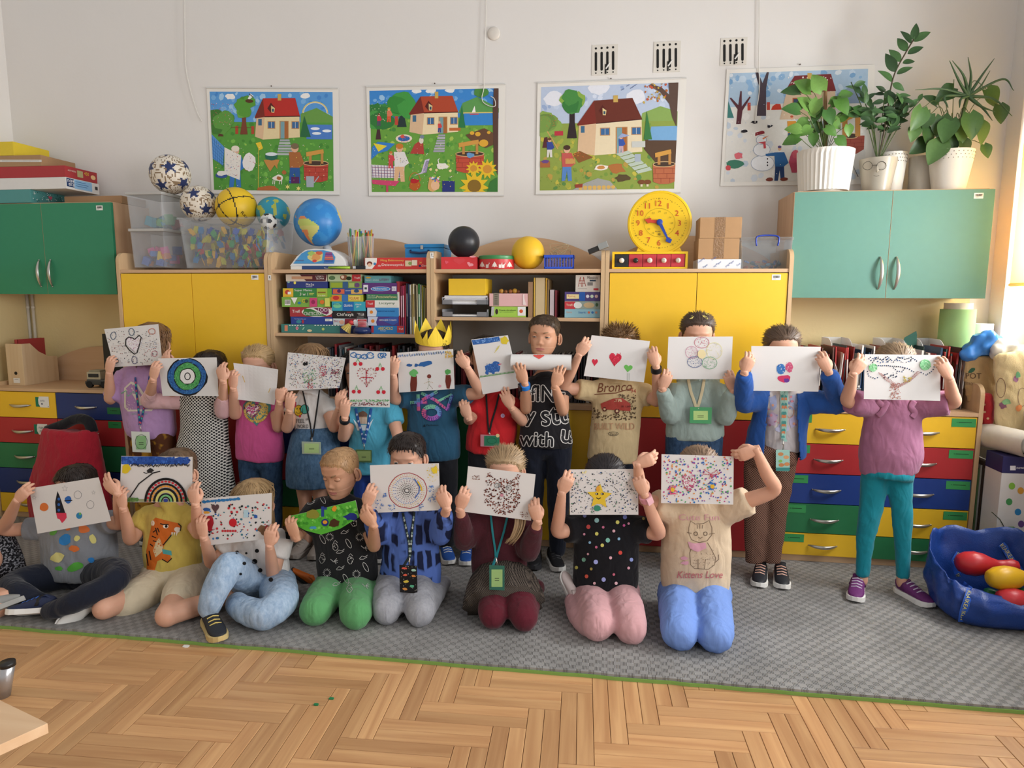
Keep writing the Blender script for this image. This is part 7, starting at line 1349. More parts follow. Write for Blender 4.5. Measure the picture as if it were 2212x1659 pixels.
a=Art(29);a.dots(380,1233,1018,1377,1109,['#26282e','#2f3a4a','#2f5a9a','#3a7a5a','#1e2026','#4a5a6a'],(.8,1.7));a.star(1295,1073,28,13,'#e4c23a',5,.05);a.ell(1295,1076,13,13,'#e4c23a');a.blob(1292,1056,4,7,'#e0a23a');[a.ell(x,1067,3.6,2.6,'#2a2418') for x in (1289,1301)];[a.ell(x,1067,1.4,1.4,'#f0e8d0') for x in (1288,1300)];a.line([(1288,1075),(1293,1078),(1298,1075)],2,'#2a2418');a.ell(1290,1098,7.5,6.5,'#3a8a70');a.blob(1262,1018,5,5,'#e8dca0');sheet('sheet with a smiling yellow star among ink dots',[(1230,1014),(1378,1013),(1379,1112),(1231,1112)],-.80,a)
pp,ft=kneel((1466,1290),(1538,1290),(1466,1384),(1544,1388),-.70,-.97,.072)
F8=kid('kneeling person in cream kitten shirt and light blue trousers',-.68,(1510,968),[((1446,1100),(1386,1074),(1384,1000),(1424,986)),((1560,1104),(1672,1058),(1626,974),(1584,990))],(cloth('cream_tee','#cfb99c'),[(1076,1462,1552),(1100,1444,1572),(1150,1430,1580),(1200,1428,1580),(1250,1428,1577),(1280,1430,1574)],(.55,.52),.06),-.80,('back','#8a705a'),pants=(checker_cloth('periwinkle_rib','#6f8fd0','#7e9cda',90,'rib'),pp))
a=Art(30);a.text('Cute Fun',1466,1124,13,'#cf9aa0',88);[a.line(P,1.1,'#6e5a48') for P in ([(1488,1140),(1492,1125),(1502,1132),(1520,1131),(1532,1124),(1538,1140),(1538,1155),(1528,1168),(1510,1172),(1494,1166),(1488,1152),(1488,1140)],[(1496,1175),(1490,1195),(1492,1220),(1500,1228),(1530,1230),(1544,1220),(1546,1205),(1536,1185),(1528,1172)],[(1544,1216),(1553,1208),(1552,1198)],[(1508,1228),(1508,1208)],[(1522,1230),(1524,1208)],[(1508,1160),(1513,1163),(1518,1160)],[(1494,1152),(1484,1150)],[(1532,1154),(1544,1152)],[(1506,1134),(1507,1142)],[(1512,1133),(1512,1142)],[(1518,1134),(1517,1142)])]
[a.ring(x,1153,4,4,1.4,'#6a5a48',10) for x in (1503,1524)];a.dots(50,1496,1185,1544,1226,['#8a7460'],(.6,1.2));a.poly([(1486,1170),(1500,1174),(1524,1172),(1526,1184),(1512,1182),(1508,1192),(1500,1190),(1490,1184)],'#d8a0b0');a.blob(1478,1206,8,4,'#d8a0b0');a.blob(1480,1216,9,4,'#d8a0b0');a.text('Kittens Love',1462,1249,15,'#b8646a',98,0,.25);fprint(F8,a)
a=Art(31);a.dots(330,1433,985,1580,1086,['#5a3a9a','#3a6ab8','#d8784a','#5aa868','#c04a8a','#2f7ac0','#7a4aa0','#e09a5a'],(1.2,2.6));a.heart(1488,1042,30,38,'#dfdddb',.1);a.dots(150,1474,1026,1503,1062,['#b83a6a','#d05a8a','#a02a58'],(.9,1.5),lambda x,y:abs(x-1488)<(1064-y)*.6+2);[(a.dots(40,x-10,y-10,x+10,y+10,[c,c2],(1.4,2.6),lambda u,v:25<(u-x)**2+(v-y)**2<100),a.ell(x,y,4.5,4.5,'#e8b83a')) for x,y,c,c2 in ((1453,1058,'#d04a78','#e0708a'),(1539,1051,'#2f6ab8','#3f8ad0'))];a.dotline([(1535,1024),(1522,1014),(1520,1024),(1534,1026),(1548,1016),(1552,1024),(1536,1026),(1530,1036)],'#c03a58',1.4,3);a.dotline([(1536,1026),(1540,1036)],'#c03a58',1.4,3);sheet('sheet crowded with coloured specks, a heart and flowers',[(1429,981),(1585,986),(1584,1090),(1428,1086.6)],-.80,a)
F0=kid('person in dark speckled dress cut by the picture edge',-.86,(-70,1000),[((-110,1140),(-130,1200),(-110,1250),(-95,1275)),((-30,1140),(-10,1210),(-40,1255),(-60,1280))],(checker_cloth('speckled','#17171b','#8a8a90',120,'noise'),[(1110,-105,-35),(1150,-118,-2),(1200,-120,35),(1250,-122,52),(1285,-120,50)],(.6,.6),.05),-1.0,('bob','#4a3a30'),legs=[[(atY(-60,1285,-.9),.06),(atY(8,1292,-1.1),.05),(atY(-5,1316,-1.14),.04),(atY(-20,1330,-1.14),.03)]])
shoe(F0.t,atZ(-40,1345,.0)+V(0,0,.02),atZ(30,1330,0)+V(0,0,.04),mat('silver_shoe','#8f8f8c',rough=.5),mat('silver_sole','#a5a39e'),None,tilt=-.6)
# ================================================================== on the wall: season posters, vents, cables
def house(a,f,r,gy,lx,roof,wall='#e3d0a2'):
    P=lambda*q:[f(*p) for p in q];(x0,y0),(x1,y1),(x2,y2),(x3,y3)=r;w_=x2-x3
    a.poly(P((x3,y3),(x2-8,y2),(x2,gy-35),(x3-25,gy)),wall);a.poly(P((x0,y0),(x3,y3),(x3-25,gy),(lx,gy-40),(lx+20,y3+15)),'#d9b894');a.poly(P((x0,y0),(x0+20,y0),(x3+10,y3),(lx+5,y3+25),(lx-5,y3+8)),'#7a3026');a.poly(P(*r),roof);a.line(P((x3-4,y3),(x2,y2)),2,'#4a1f1c');a.rect(*f(x0+w_*.42,y0-60),*f(x0+w_*.52,y0+30),'#c9a85a')
    a.poly(P((x0+110,y0+60),(x0+60,y0+140),(x0+110,y0+200),(x0+165,y0+130)),'#5a2420');a.poly(P((x0+112,y0+100),(x0+165,y0+135),(x0+155,y0+200),(x0+115,y0+195)),'#dcc890');a.rect(*f(x0+125,y0+145),*f(x0+150,y0+185),'#31506a')
    for u in (.08,.76):a.rect(*f(x3+w_*u,y3+60),*f(x3+w_*(u+.22),y3+165),'#b98a5a');a.rect(*f(x3+w_*(u+.02),y3+70),*f(x3+w_*(u+.2),y3+155),'#3f6a9a');a.line(P((x3+w_*(u+.11),y3+70),(x3+w_*(u+.11),y3+155)),.8,'#e8e4d8')
    a.rect(*f(x3+w_*.42,y3+55),*f(x3+w_*.68,gy-15),'#b98a5a');a.rect(*f(x3+w_*.45,y3+65),*f(x3+w_*.56,gy-15),'#7aa0a8');a.rect(*f(x3+w_*.56,y3+65),*f(x3+w_*.66,gy-15),'#a8683a');a.rect(*f(lx+45,y3+30),*f(lx+95,y3+120),'#3f6a8a')
def tree(a,f,x,yb,yt,rw,g,n=5,tr='#5a3a2a',w_=40):
    a.poly([f(x-w_,yb),f(x-w_*.5,(yb+yt)/2),f(x-w_*.5,yt),f(x+w_*.5,yt),f(x+w_*.5,(yb+yt)/2),f(x+w_*.9,yb)],tr)
    for k in range(n):a.blob(*f(x+a.r.uniform(-rw,rw)*.32,yt-a.r.uniform(-40,120)),rw*.07,rw*.065,a.r.choice(g),.15,14)
def well(a,f,x,y,w_,h,c='#b8483a',yw=0):
    a.poly([f(x-w_,y-h),f(x+w_,y-h),f(x+w_*.95,y),f(x+w_*.4,y+30),f(x-w_*.4,y+30),f(x-w_*.95,y)],c);a.ell(*f(x,y-h),w_/6.3,5.5,'#4a3a30');a.ring(*f(x,y-h),w_/6.3,5.5,1.5,'#d0b080')
    for k in (-.45,.5):a.rect(*f(x+w_*k-18,y-h-150),*f(x+w_*k+18,y-h+5),'#c08a4a')
    a.poly([f(x-w_*.8,y-h-150),f(x+w_*.6,y-h-195),f(x+w_*.65,y-h-140),f(x-w_*.78,y-h-90)],'#d09a4a')
    for k in range(3):a.line([f(x-w_*.97,y-h*.75+k*h*.28),f(x+w_*.97,y-h*.75+k*h*.28)],.7,'#7a2a22')
    for k in range(7):a.line([f(x-w_*.8+k*w_*.26,y-h*.75+(k%3)*h*.28),f(x-w_*.8+k*w_*.26,y-h*.5+(k%3)*h*.28)],.7,'#7a2a22')
def figure(a,f,x,y,h,top,leg,hair='#6a4a30',skin='#e0b090'):
    a.poly([f(x-h*.12,y-h*.45),f(x+h*.12,y-h*.45),f(x+h*.14,y),f(x+h*.03,y),f(x,y-h*.3),f(x-h*.05,y),f(x-h*.15,y)],leg);a.poly([f(x-h*.15,y-h*.8),f(x+h*.13,y-h*.8),f(x+h*.25,y-h*.5),f(x+h*.12,y-h*.4),f(x-h*.13,y-h*.4)],top);a.ell(*f(x,y-h*.9),h*.095/6.3,h*.11/6.3,skin);a.ell(*f(x,y-h*.95),h*.1/6.3,h*.075/6.3,hair)
def ground(a,f,x0,x1,yh,y1,base,cols,n=140,sky=None):
    a.rect(*f(x0,yh),*f(x1,y1),base);X0,Y0=f(x0,yh);X1,Y1=f(x1,y1);a.dots(n,X0+6,Y0+4,X1-6,Y1-4,cols,(2,6));
def flowers(a,f,n,x0,y0,x1,y1,cols):X0,Y0=f(x0,y0);X1,Y1=f(x1,y1);a.dots(n,X0,Y0,X1,Y1,cols,(.5,1.1))
def poster(label,corners,art,Y=WY-.006,rail=True,curl=0):
    c=[atY(x,y,Y) for x,y in corners];mid=sum(c,V(0,0,0))/4;t=thing('season_poster',V(mid.x,Y,c[2].z),label,'poster','season posters');a=MB();a.add(c+[p+V(0,.001,0) for p in c],[(0,3,2,1),(4,5,6,7),(0,1,5,4),(1,2,6,5),(2,3,7,6),(3,0,4,7)]);s=obj('sheet',a,mat('poster_paper','#e6e2da',rough=.4,var=.01),t);
    def cl(x,y,h):
        (ax,ay),(bx,by),(cx,cy),(dx,dy)=corners;v=min(.965,max(.035,(y-(ay+by)/2)/((cy+dy-ay-by)/2)));u=(x-(ax+(dx-ax)*v))/((bx+(cx-bx)*v)-(ax+(dx-ax)*v));u=min(.955,max(.022,u));l=ax+(dx-ax)*v;return atY(l+u*((bx+(cx-bx)*v)-l),ay+(by-ay)*u+v*((dy+(cy-dy)*u)-(ay+(by-ay)*u)),Y-h)
    lay(art,'printed_scene',cl,s,step=.00001,base=.0004)
    if rail:
        for i,j in ((0,1),(3,2)):a=MB();a.tube([c[i]+V(0,-.001,0),c[j]+V(0,-.001,0)],.0042,8);obj('rail',a,mat('rail_plastic','#d5d3ce',rough=.3),t)
    a=MB();a.sphere(c[0].lerp(c[1],.5)+V(0,-.002,.012),.004,8,6);obj('nail',a,mat('nail_iron','#5a4a40'),t);return t
SKY=['#5a9ad8','#7ab0e0','#a0c8e8','#4a8ad0']
f=lambda x,y:(430+x/6.379,170+y/6.379);a=Art(1)
a.rect(*f(135,160),*f(1845,640),'#5b9bd8');a.dots(60,*f(170,190),*f(1800,560),SKY,(4,9));a.poly([f(1400,640),f(1400,480),f(1620,400),f(1845,520),f(1845,640)],'#6a9a4a');a.ring(*f(1600,470),27,24,1.8,'#e8d060',16,0,pi,2*pi);a.ring(*f(1600,470),25,22,1.4,'#e0dcd0',16,0,pi,2*pi);[a.blob(*f(x,y),10,6,'#f0eeea') for x,y in ((430,250),(1465,235))]
ground(a,f,150,1855,600,1575,'#5a9a40',['#4a8a38','#6aaa48','#7ab850','#508f3c']);a.rect(*f(1480,630),*f(1835,830),'#4f7fc8');[a.ell(*f(x,y),10,3,'#e8eef4') for x,y in ((1600,685),(1760,715),(1620,750))]
[a.rect(*f(x,655),*f(x+40,765),'#b04a34') for x in (215,500,720)];a.rect(*f(250,672),*f(720,680),'#6a5a30');tree(a,f,300,800,640,260,['#4f8a3c','#5f9a44','#457a34'],9);flowers(a,f,60,165,340,460,640,['#d86a7a','#e8c0c8','#c84a5a']);tree(a,f,620,770,430,210,['#5a9a3c','#6aa848','#4c8a34'],6,'#7a4430',55);a.blob(*f(690,310),9,4,'#5a3a24',.3);a.poly([f(670,280),f(710,205),f(750,240),f(700,285)],'#efeeea');a.line([f(690,210),f(750,260)],1.6,'#26262a')
house(a,f,[(880,270),(1325,265),(1390,515),(905,525)],840,770,'#b8332c');a.poly([f(1450,510),f(1540,800),f(1390,800)],'#2f6a44')
for k in range(6):a.poly([f(1115-k*8,835+k*38),f(1245+k*10,835+k*38),f(1250+k*10,862+k*38),f(1110-k*8,862+k*38)],'#b9bcc0' if k%2 else '#a4a8b0')
a.poly([f(150,770),f(350,950),f(330,1200),f(180,1110)],'#5a94d4');[a.line([f(150+k*30,780+k*26),f(180+k*26,1110+k*15)],.7,'#2a5a9a') for k in range(7)];[a.line([f(155,830+k*50),f(345,1000+k*45)],.7,'#2a5a9a') for k in range(6)];figure(a,f,500,1500,560,'#3f7ac0','#3f7ac0','#e8e0d0');a.poly([f(350,950),f(580,1060),f(560,1400),f(350,1320)],'#eae4dc');flowers(a,f,50,365,1010,555,1340,['#c84a5a','#4a6ab0','#3a3a44']);a.blob(*f(310,1330),13,8,'#3f5a9a');a.blob(*f(310,1310),12,5,'#ece8e2');a.blob(*f(690,1155),14,20,'#ece8e4',.08);flowers(a,f,12,620,1060,770,1270,['#b02a34']);a.poly([f(780,890),f(850,870),f(880,960),f(830,990)],'#e8c83a');a.line([f(820,960),f(815,1550)],1.2,'#d8c050')
a.poly([f(890,1120),f(1110,1115),f(1080,1190),f(1080,1245),f(1040,1190),f(980,1280),f(920,1180)],'#c48a4a');a.blob(*f(995,1070),14,9,'#2f6a5a',.05);a.ell(*f(995,1040),13,4,'#dce4ea');figure(a,f,1320,1440,540,'#a8683a','#2f5a9a','#7a6a50');a.rect(*f(1270,1350),*f(1380,1440),'#5a2a5a');well(a,f,1610,1390,170,230);a.poly([f(1475,1340),f(1585,1340),f(1580,1490),f(1480,1490)],'#a8b0b8');a.line([f(1585,1430),f(1650,1340)],2,'#a8b0b8');a.blob(*f(1090,1370),12,7,'#ece4d8');a.blob(*f(1100,1370),5,4,'#b0683a');a.blob(*f(1170,1290),5,5,'#b0683a');[a.line([f(x,1400),f(x-5,1455)],1.5,'#ece4d8') for x in (1020,1045,1110,1140)];a.blob(*f(960,1520),24,6,'#b86a3a');flowers(a,f,90,220,880,1820,1540,['#f0ecc8','#e8d860','#f4f0ea']);[a.star(*f(x,y),6,2.5,'#f0dc80',6) for x,y in ((1220,1490),(1370,1510))];a.text('Wiosna',*f(1880,350),3,'#8a8a88',None,-pi/2)
poster('spring poster with red roof, rainbow and washing line',[(446,190),(731,191),(734,421),(457,418)],a)
f=lambda x,y:(780+x/6.382,170+y/6.382);a=Art(2)
a.rect(*f(112,130),*f(1895,560),'#3f88d0');a.dots(50,*f(150,170),*f(1860,520),SKY,(4,8));[a.blob(*f(x,165),11,5,'#ecebe8') for x in (760,960,1220)];a.poly([f(1340,480),f(1400,340),f(1600,260),f(1900,420),f(1900,480)],'#5f9a54');a.rect(*f(1400,470),*f(1840,490),'#d8c27a')
ground(a,f,130,1890,540,1575,'#6aa042',['#5a9a3c','#7ab04a','#8cbc50','#4a8a40','#a8c458']);a.rect(*f(1420,485),*f(1830,650),'#3a86cc');a.poly([f(1565,380),f(1580,470),f(1525,475)],'#f0eee8');a.rect(*f(1500,490),*f(1620,505),'#c04a5a');tree(a,f,240,830,560,300,['#3f8a44','#4a9a48','#357a3c'],9,'#4a2f34');flowers(a,f,34,135,260,420,600,['#e0e8c0','#f0f0d8']);tree(a,f,565,660,380,290,['#3a8a3c','#2f7a34','#469a46'],7,'#2a3a3a',70);figure(a,f,385,590,200,'#d87a5a','#d8583a','#d0a03a');figure(a,f,245,640,170,'#c83a4a','#5a4a6a');[a.rect(*f(x,510),*f(x+45,630),'#c04a3c') for x in (465,680)]
house(a,f,[(820,240),(1260,240),(1340,465),(870,470)],770,665,'#b04a30','#ecd9b0');a.poly([f(1390,370),f(1440,680),f(1340,680)],'#2f7a4a');figure(a,f,1080,740,150,'#d04a4a','#3a4a8a','#e0b090')
for k in range(7):a.poly([f(1065-k*11,770+k*36),f(1160-k*1,770+k*36),f(1160-k*2,796+k*36),f(1060-k*11,796+k*36)],'#b9b4c0' if k%2 else '#a6a2b2')
a.rect(*f(1215,680),*f(1370,720),'#c46a3a');a.ell(*f(590,820),18,9,'#e8dcc8');a.ell(*f(590,820),13,6,'#2f6ab0');a.blob(*f(570,790),4,4,'#d8584a');flowers(a,f,30,480,770,700,880,['#d8483c']);a.poly([f(675,1030),f(740,900),f(850,830),f(870,1040)],'#b0443c');a.ell(*f(830,850),5,7,'#e0d8c8');a.ell(*f(840,800),5,4,'#7a8a98')
a.poly([f(125,1110),f(150,940),f(230,860),f(380,880),f(470,890),f(360,990),f(240,1020)],'#3a80c8');a.poly([f(170,880),f(360,920),f(240,1000)],'#e8d23c');a.poly([f(140,1180),f(600,1210),f(590,1370),f(150,1360)],'#e0d8dc');[a.line([f(150+k*42,1190),f(165+k*40,1365)],1.1,'#3a3a70') for k in range(11)];[a.line([f(145,1215+k*40),f(590,1235+k*38)],1.1,'#8a4a6a') for k in range(4)];figure(a,f,530,1420,520,'#e4e0dc','#e0b48a','#c87a30');flowers(a,f,24,470,1000,670,1190,['#26264a']);figure(a,f,410,1230,230,'#d04a50','#d04a50','#c87a3a');a.poly([f(145,1390),f(530,1410),f(470,1480),f(160,1450)],'#d04a70');a.rect(*f(345,1470),*f(375,1570),'#c04a64')
a.poly([f(830,1290),f(880,1120),f(945,1100),f(900,1290),f(720,1340)],'#cfc8dc');[a.line([f(850+k*12,1300),f(900+k*9,1130)],.8,'#4a3a6a') for k in range(5)];a.blob(*f(740,1470),12,12,'#b8602a',.05);a.blob(*f(740,1410),10,5,'#b8282e');a.ring(*f(740,1410),12,18,1.5,'#c07a3a',14,0,pi,2*pi);a.blob(*f(1120,1210),12,7,'#ece8dc');a.line([f(1075,1190),f(1060,1120),f(1080,1100)],2,'#ece8dc');[a.blob(*f(x,y),3,3,'#e8d89a') for x,y in ((960,1250),(1040,1260),(1230,1270))];a.poly([f(1440,780),f(1700,690),f(1830,760),f(1820,920),f(1720,960),f(1560,900)],'#6a4a34');[a.ell(*f(x,y),r,r*.8,'#dca83a') for x,y,r in ((1530,755,5),(1610,770,6),(1690,895,10),(1760,750,4))];well(a,f,1500,1270,195,230,'#c0503c');a.blob(*f(1505,1060),8,6,'#6a9ac8');a.poly([f(1830,130),f(1895,130),f(1895,1340),f(1830,1180),f(1815,500)],'#5a4038');a.blob(*f(1660,190),18,12,'#4f8a44',.2);a.blob(*f(990,1470),13,14,'#d8a86a');a.ell(*f(1020,1470),9,11,'#e8bc94');a.dots(20,*f(940,1350),*f(1100,1420),['#e8e0e8','#5a7ac0','#d87a9a','#e8d03a'],(1.5,3));a.rect(*f(1120,1410),*f(1290,1560),'#2f3a7a')
for x,y,R in ((1550,1240,17),(1740,1250,22),(1560,1480,33)):a.star(*f(x,y),R,R*.6,'#e8c030',11);a.ell(*f(x,y),R*.45,R*.42,'#8a6a2a' if R>30 else '#d0923a')
flowers(a,f,110,150,880,1350,1560,['#f0ecd8','#f4f0ea','#e87a8a','#e8d040']);a.poly([f(1740,1560),f(1780,1420),f(1880,1360),f(1880,1560)],'#3f7a3c')
poster('summer poster with umbrella, sunflowers and brick well',[(791,188),(1092,182),(1088,423),(797,423)],a)
f=lambda x,y:(1140+x/6.144,160+y/6.144);a=Art(3)
a.poly([f(178,140),f(1995,95),f(1975,720),f(170,720)],'#b9c6dc');a.dots(50,*f(210,170),*f(1950,560),['#a8b8d8','#c4d0e4','#98acd0','#d4dcec'],(4,8));[a.blob(*f(x,y),r,r*.75,'#e2e4ec',.12,16) for x,y,r in ((350,300,22),(940,170,22),(1440,310,20))];a.poly([f(1480,700),f(1520,530),f(1760,445),f(1990,520),f(1990,720)],'#8aa85a')
a.poly([f(168,640),f(1970,640),f(1950,1550),f(160,1560)],'#8fa04a');a.dots(160,*f(200,680),*f(1930,1520),['#7a9a44','#a8ac48','#c4b84c','#5f8a48','#b89a4a'],(3,7));a.poly([f(1560,880),f(1975,900),f(1960,1200),f(1700,1190),f(1540,1000)],'#5a4434');a.poly([f(1640,710),f(1985,710),f(1975,900),f(1600,890)],'#7aaad4');a.blob(*f(1180,1260),18,10,'#b0703c',.3);a.blob(*f(1260,1380),16,8,'#5a4a30',.3)
tree(a,f,590,840,400,260,['#4a8a44','#3a7a3c','#8aac4a'],7,'#34282a',70);tree(a,f,240,960,700,300,['#7a9a4a','#8aa850','#6a8a44'],9,'#5a2f34',45);flowers(a,f,26,170,520,410,700,['#c84a3c','#d8803a']);a.line([f(260,740),f(400,980)],2.5,'#c8a060');a.rect(*f(355,740),*f(470,800),'#b83a44');house(a,f,[(880,345),(1390,325),(1520,610),(910,650)],1075,660,'#6a3226','#e6d6b4')
a.poly([f(1580,500),f(1650,880),f(1540,880)],'#3f7a44');a.poly([f(1870,100),f(2000,95),f(1975,720),f(1920,600),f(1880,420),f(1760,260),f(1600,170),f(1640,150),f(1780,200),f(1880,300)],'#5f4a40');a.dots(36,*f(1540,110),*f(1850,400),['#c8a84a','#b86a34','#a8843a','#c0583a'],(1.5,3.4));[a.line([f(x,y),f(x+40,y-22)],1.2,'#5a6a94') for x,y in ((1240,220),(1310,170),(1360,200),(1420,160),(1470,130),(1390,180))]
for k in range(6):a.poly([f(1170+k*52,1060+k*46),f(1330+k*58,1020+k*44),f(1390+k*52,1054+k*46),f(1225+k*48,1098+k*46)],'#b9c6b8')
figure(a,f,290,1090,260,'#3a4a94','#d8d4cc');figure(a,f,520,1410,470,'#c05a54','#5a86c4','#4a3428');a.rect(*f(500,1110),*f(630,1180),'#c89a5a');flowers(a,f,20,505,1080,625,1130,['#c8342c','#d8503a']);a.poly([f(600,1050),f(690,1010),f(870,1100),f(680,1170)],'#8a5a30');flowers(a,f,20,620,1030,760,1100,['#c8502c','#d88a3a']);a.rect(*f(165,1140),*f(295,1225),'#a8683c');a.blob(*f(230,1145),8,4,'#6a4a86');a.blob(*f(975,1240),15,6,'#ece4d8',.2);a.blob(*f(975,1235),9,4,'#c88a4a');figure(a,f,1240,1050,230,'#3a58a8','#c8a8b0');a.poly([f(1190,850),f(1250,790),f(1350,820),f(1290,840)],'#9aa8d0');well(a,f,1810,1440,150,230,'#b86a48');a.rect(*f(1420,1070),*f(1500,1170),'#a8b4c0')
a.poly([f(590,1540),f(760,1440),f(930,1380),f(1090,1420),f(1190,1530)],'#a4a4a0');[a.ell(*f(700+k%8*62,1500+(k//8)*40),4.5,4,'#d8b060') for k in range(14)];a.poly([f(625,1460),f(730,1450),f(725,1500),f(635,1505)],'#9a4434');[(a.rect(*f(x-14,1440),*f(x+14,1500),'#e0d4b8'),a.ell(*f(x,1440),8,5,'#7a4a2c')) for x in (1510,1590)];flowers(a,f,50,170,1150,900,1500,['#5a7a34','#8a6a2c']);a.rect(*f(1380,900),*f(1560,980),'#c8cac4')
poster('autumn poster with brown roof, bare tree and apple cart',[(1161,180),(1483,169),(1470,416),(1157,420)],a)
f=lambda x,y:(1530+x/3.2434,60+y/3.2434);a=Art(4)
a.poly([f(130,298),f(1160,270),f(1140,520),f(100,560)],'#a9c2d8');a.dots(50,*f(150,310),*f(1130,480),['#8ab0d4','#c0d2e2','#d8e0e8','#7aa4cc'],(4,9));a.poly([f(100,545),f(1150,500),f(1140,1090),f(85,1090)],'#dedcd6');a.dots(60,*f(110,580),*f(1100,1070),['#cdd4dc','#e8e6e2','#bcc8d4'],(4,9));a.poly([f(900,470),f(1040,400),f(1150,440),f(1150,540),f(920,540)],'#8a9cb4')
a.poly([f(340,610),f(355,400),f(330,300),f(350,296),f(380,380),f(410,296),f(425,298),f(405,420),f(405,612)],'#4a3f48');a.poly([f(195,665),f(205,560),f(150,480),f(160,475),f(210,530),f(225,430),f(235,432),f(235,540),f(290,470),f(298,476),f(240,570),f(228,665)],'#5a3038');[a.rect(*f(x,515),*f(x+22,570),'#c04a3a') for x in (275,410)];a.poly([f(440,570),f(450,545),f(475,528),f(505,530),f(515,570)],'#c8402c');a.poly([f(105,620),f(140,500),f(180,620)],'#3f7a74')
a.poly([f(525,460),f(605,335),f(860,330),f(895,450)],'#7a2f30');a.dots(40,*f(560,345),*f(870,440),['#ece8e4'],(1,2.4));a.poly([f(545,460),f(890,450),f(890,640),f(500,640)],'#d9bfa2');a.rect(*f(590,490),*f(650,555),'#b0603c');a.rect(*f(597,498),*f(643,548),'#3a4a64');a.rect(*f(695,320),*f(725,360),'#c8a45a');well(a,f,1000,860,95,95,'#9a4a3c')
for x,y,rx,ry in ((380,945,25,17),(375,850,18,14),(372,780,11,10)):a.blob(*f(x,y),rx,ry,'#e9ebee',.04,18);a.ring(*f(x,y),rx,ry,1,'#8a9ab4')
a.poly([f(328,752),f(395,735),f(392,720),f(378,715),f(330,728)],'#8a2a34');a.poly([f(378,768),f(425,750),f(385,778)],'#d8743a');a.poly([f(345,800),f(400,790),f(405,840),f(388,842),f(385,808)],'#c84a54');[a.ell(*f(415,y),1.6,1.8,'#26222a') for y in (915,940,960)];figure(a,f,500,1070,250,'#2f66a0','#26406e','#5a4a7a');a.poly([f(400,880),f(470,870),f(475,895),f(405,895)],'#2f66a0');a.blob(*f(430,1060),8,4,'#7a3a2c');a.blob(*f(530,1060),8,4,'#7a3a2c');a.blob(*f(185,950),18,9,'#3f7a64',.2);a.blob(*f(210,890),9,8,'#d86a74');a.blob(*f(140,975),6,6,'#c84a50');figure(a,f,585,820,210,'#d8943a','#3a5a7a','#c85a3c');a.blob(*f(610,940),14,24,'#b84a64',.15);a.blob(*f(610,885),8,9,'#c85a6a');[a.blob(*f(x,y),7,3,'#26242a',.35) for x,y in ((250,715),(430,685),(325,655))];flowers(a,f,90,110,310,1120,1070,['#f4f4f2','#ffffff','#b8c4d4']);a.line([f(960,1060),f(1000,940),f(1050,1050)],1.4,'#3a3a4a');a.line([f(1000,1040),f(1000,940)],1.2,'#3a3a4a')
poster('winter poster with snowman behind the plants',[(1570,150),(1890,139),(1882,398),(1556,402)],a,rail=False)
for k,(l,t_,r,b,lb) in enumerate([(1278,95,1335,163,'taped wall vent farthest from the plants'),(1411,88,1471,157,'taped wall vent in the middle of three'),(1555,80,1615,142,'taped wall vent above the winter poster')]):
    t=thing('wall_vent',atY((l+r)/2,b,WY-.004),lb,'vent','taped wall vents');p,q=atY(l,b,WY-.003),atY(r,t_,WY-.003);a=MB();a.box(p.x,q.x,WY-.003,WY-.0002,p.z,q.z);obj('film',a,mat('tape_film','#d9d3c8',rough=.25,var=.03),t);dx=(r-l)/4.6
    for i in range(4):
        x=l+dx*.75+i*dx;y0=t_+(b-t_)*.3-i*.8;y1=t_+(b-t_)*.82-i*.8;s=MB();A0,A1=atY(x,y0,WY-.0035),atY(x,y1,WY-.0035);n=8;w_=.0065;P=[(A0.x+w_*cos(pi*j/n),A0.z+w_*sin(pi*j/n)) for j in range(n+1)]+[(A1.x+w_*cos(pi+pi*j/n),A1.z+w_*sin(pi+pi*j/n)) for j in range(n+1)];s.prism(P,lambda u,v,h:V(u,h,v),WY-.0042,WY-.0031);obj('slot',s,mat('vent_black','#1a1917',rough=.8),t)
        for yy,rr_ in ((t_+(b-t_)*.14-i*.8,.0062),(b-5-i*.8,.004)):c=atY(x,yy,WY-.0035);s=MB();s.lathe([(rr_,0),(rr_*.9,.001)],c,14,M=Matrix.Rotation(pi/2,4,'X'));obj('hole',s,mat('vent_black'),t)
    c=atY((l+r)/2+2,b-14,WY-.004);s=MB();s.box(c.x-.004,c.x+.004,WY-.006,WY-.003,c.z-.025,c.z+.025);obj('lever',s,mat('vent_black'),t);s=MB();s.tube([c+V(0,-.003,0),c+V(.022,-.006,.03)],.004,8);obj('lever_arm',s,mat('rail_plastic'),t)
for lb,P in [('thin white cable hanging left of the spring poster',[(399,-30),(399,60),(401,140),(410,190),(425,240),(436,262)]),('white cable looping over the summer poster',[(1052,-30),(1049,60),(1046,140),(1045,190),(1041,210),(1045,222),(1060,230),(1070,228),(1068,214),(1060,208)]),('white cable hanging over the winter poster',[(1640,-30),(1640,60),(1639,140),(1641,180),(1638,215),(1633,240),(1631,265)])]:
    a=MB();a.tube(spline([atY(x,y,WY-.014) for x,y in P],6),.0024,6);obj('cable',a,mat('cable_white','#dedad2',rough=.5),smooth=True,label=lb,cat='cable')
c=atY(1067,73,WY);a=MB();a.lathe([(.036,0),(.036,.006),(.03,.011),(.01,.012)],c,32,M=Matrix.Rotation(pi/2,4,'X'));obj('wall_plate',a,mat('plate_white','#dcd5cb',rough=.5),smooth=True,label='round white blanking plate high on the wall',cat='wall plate')
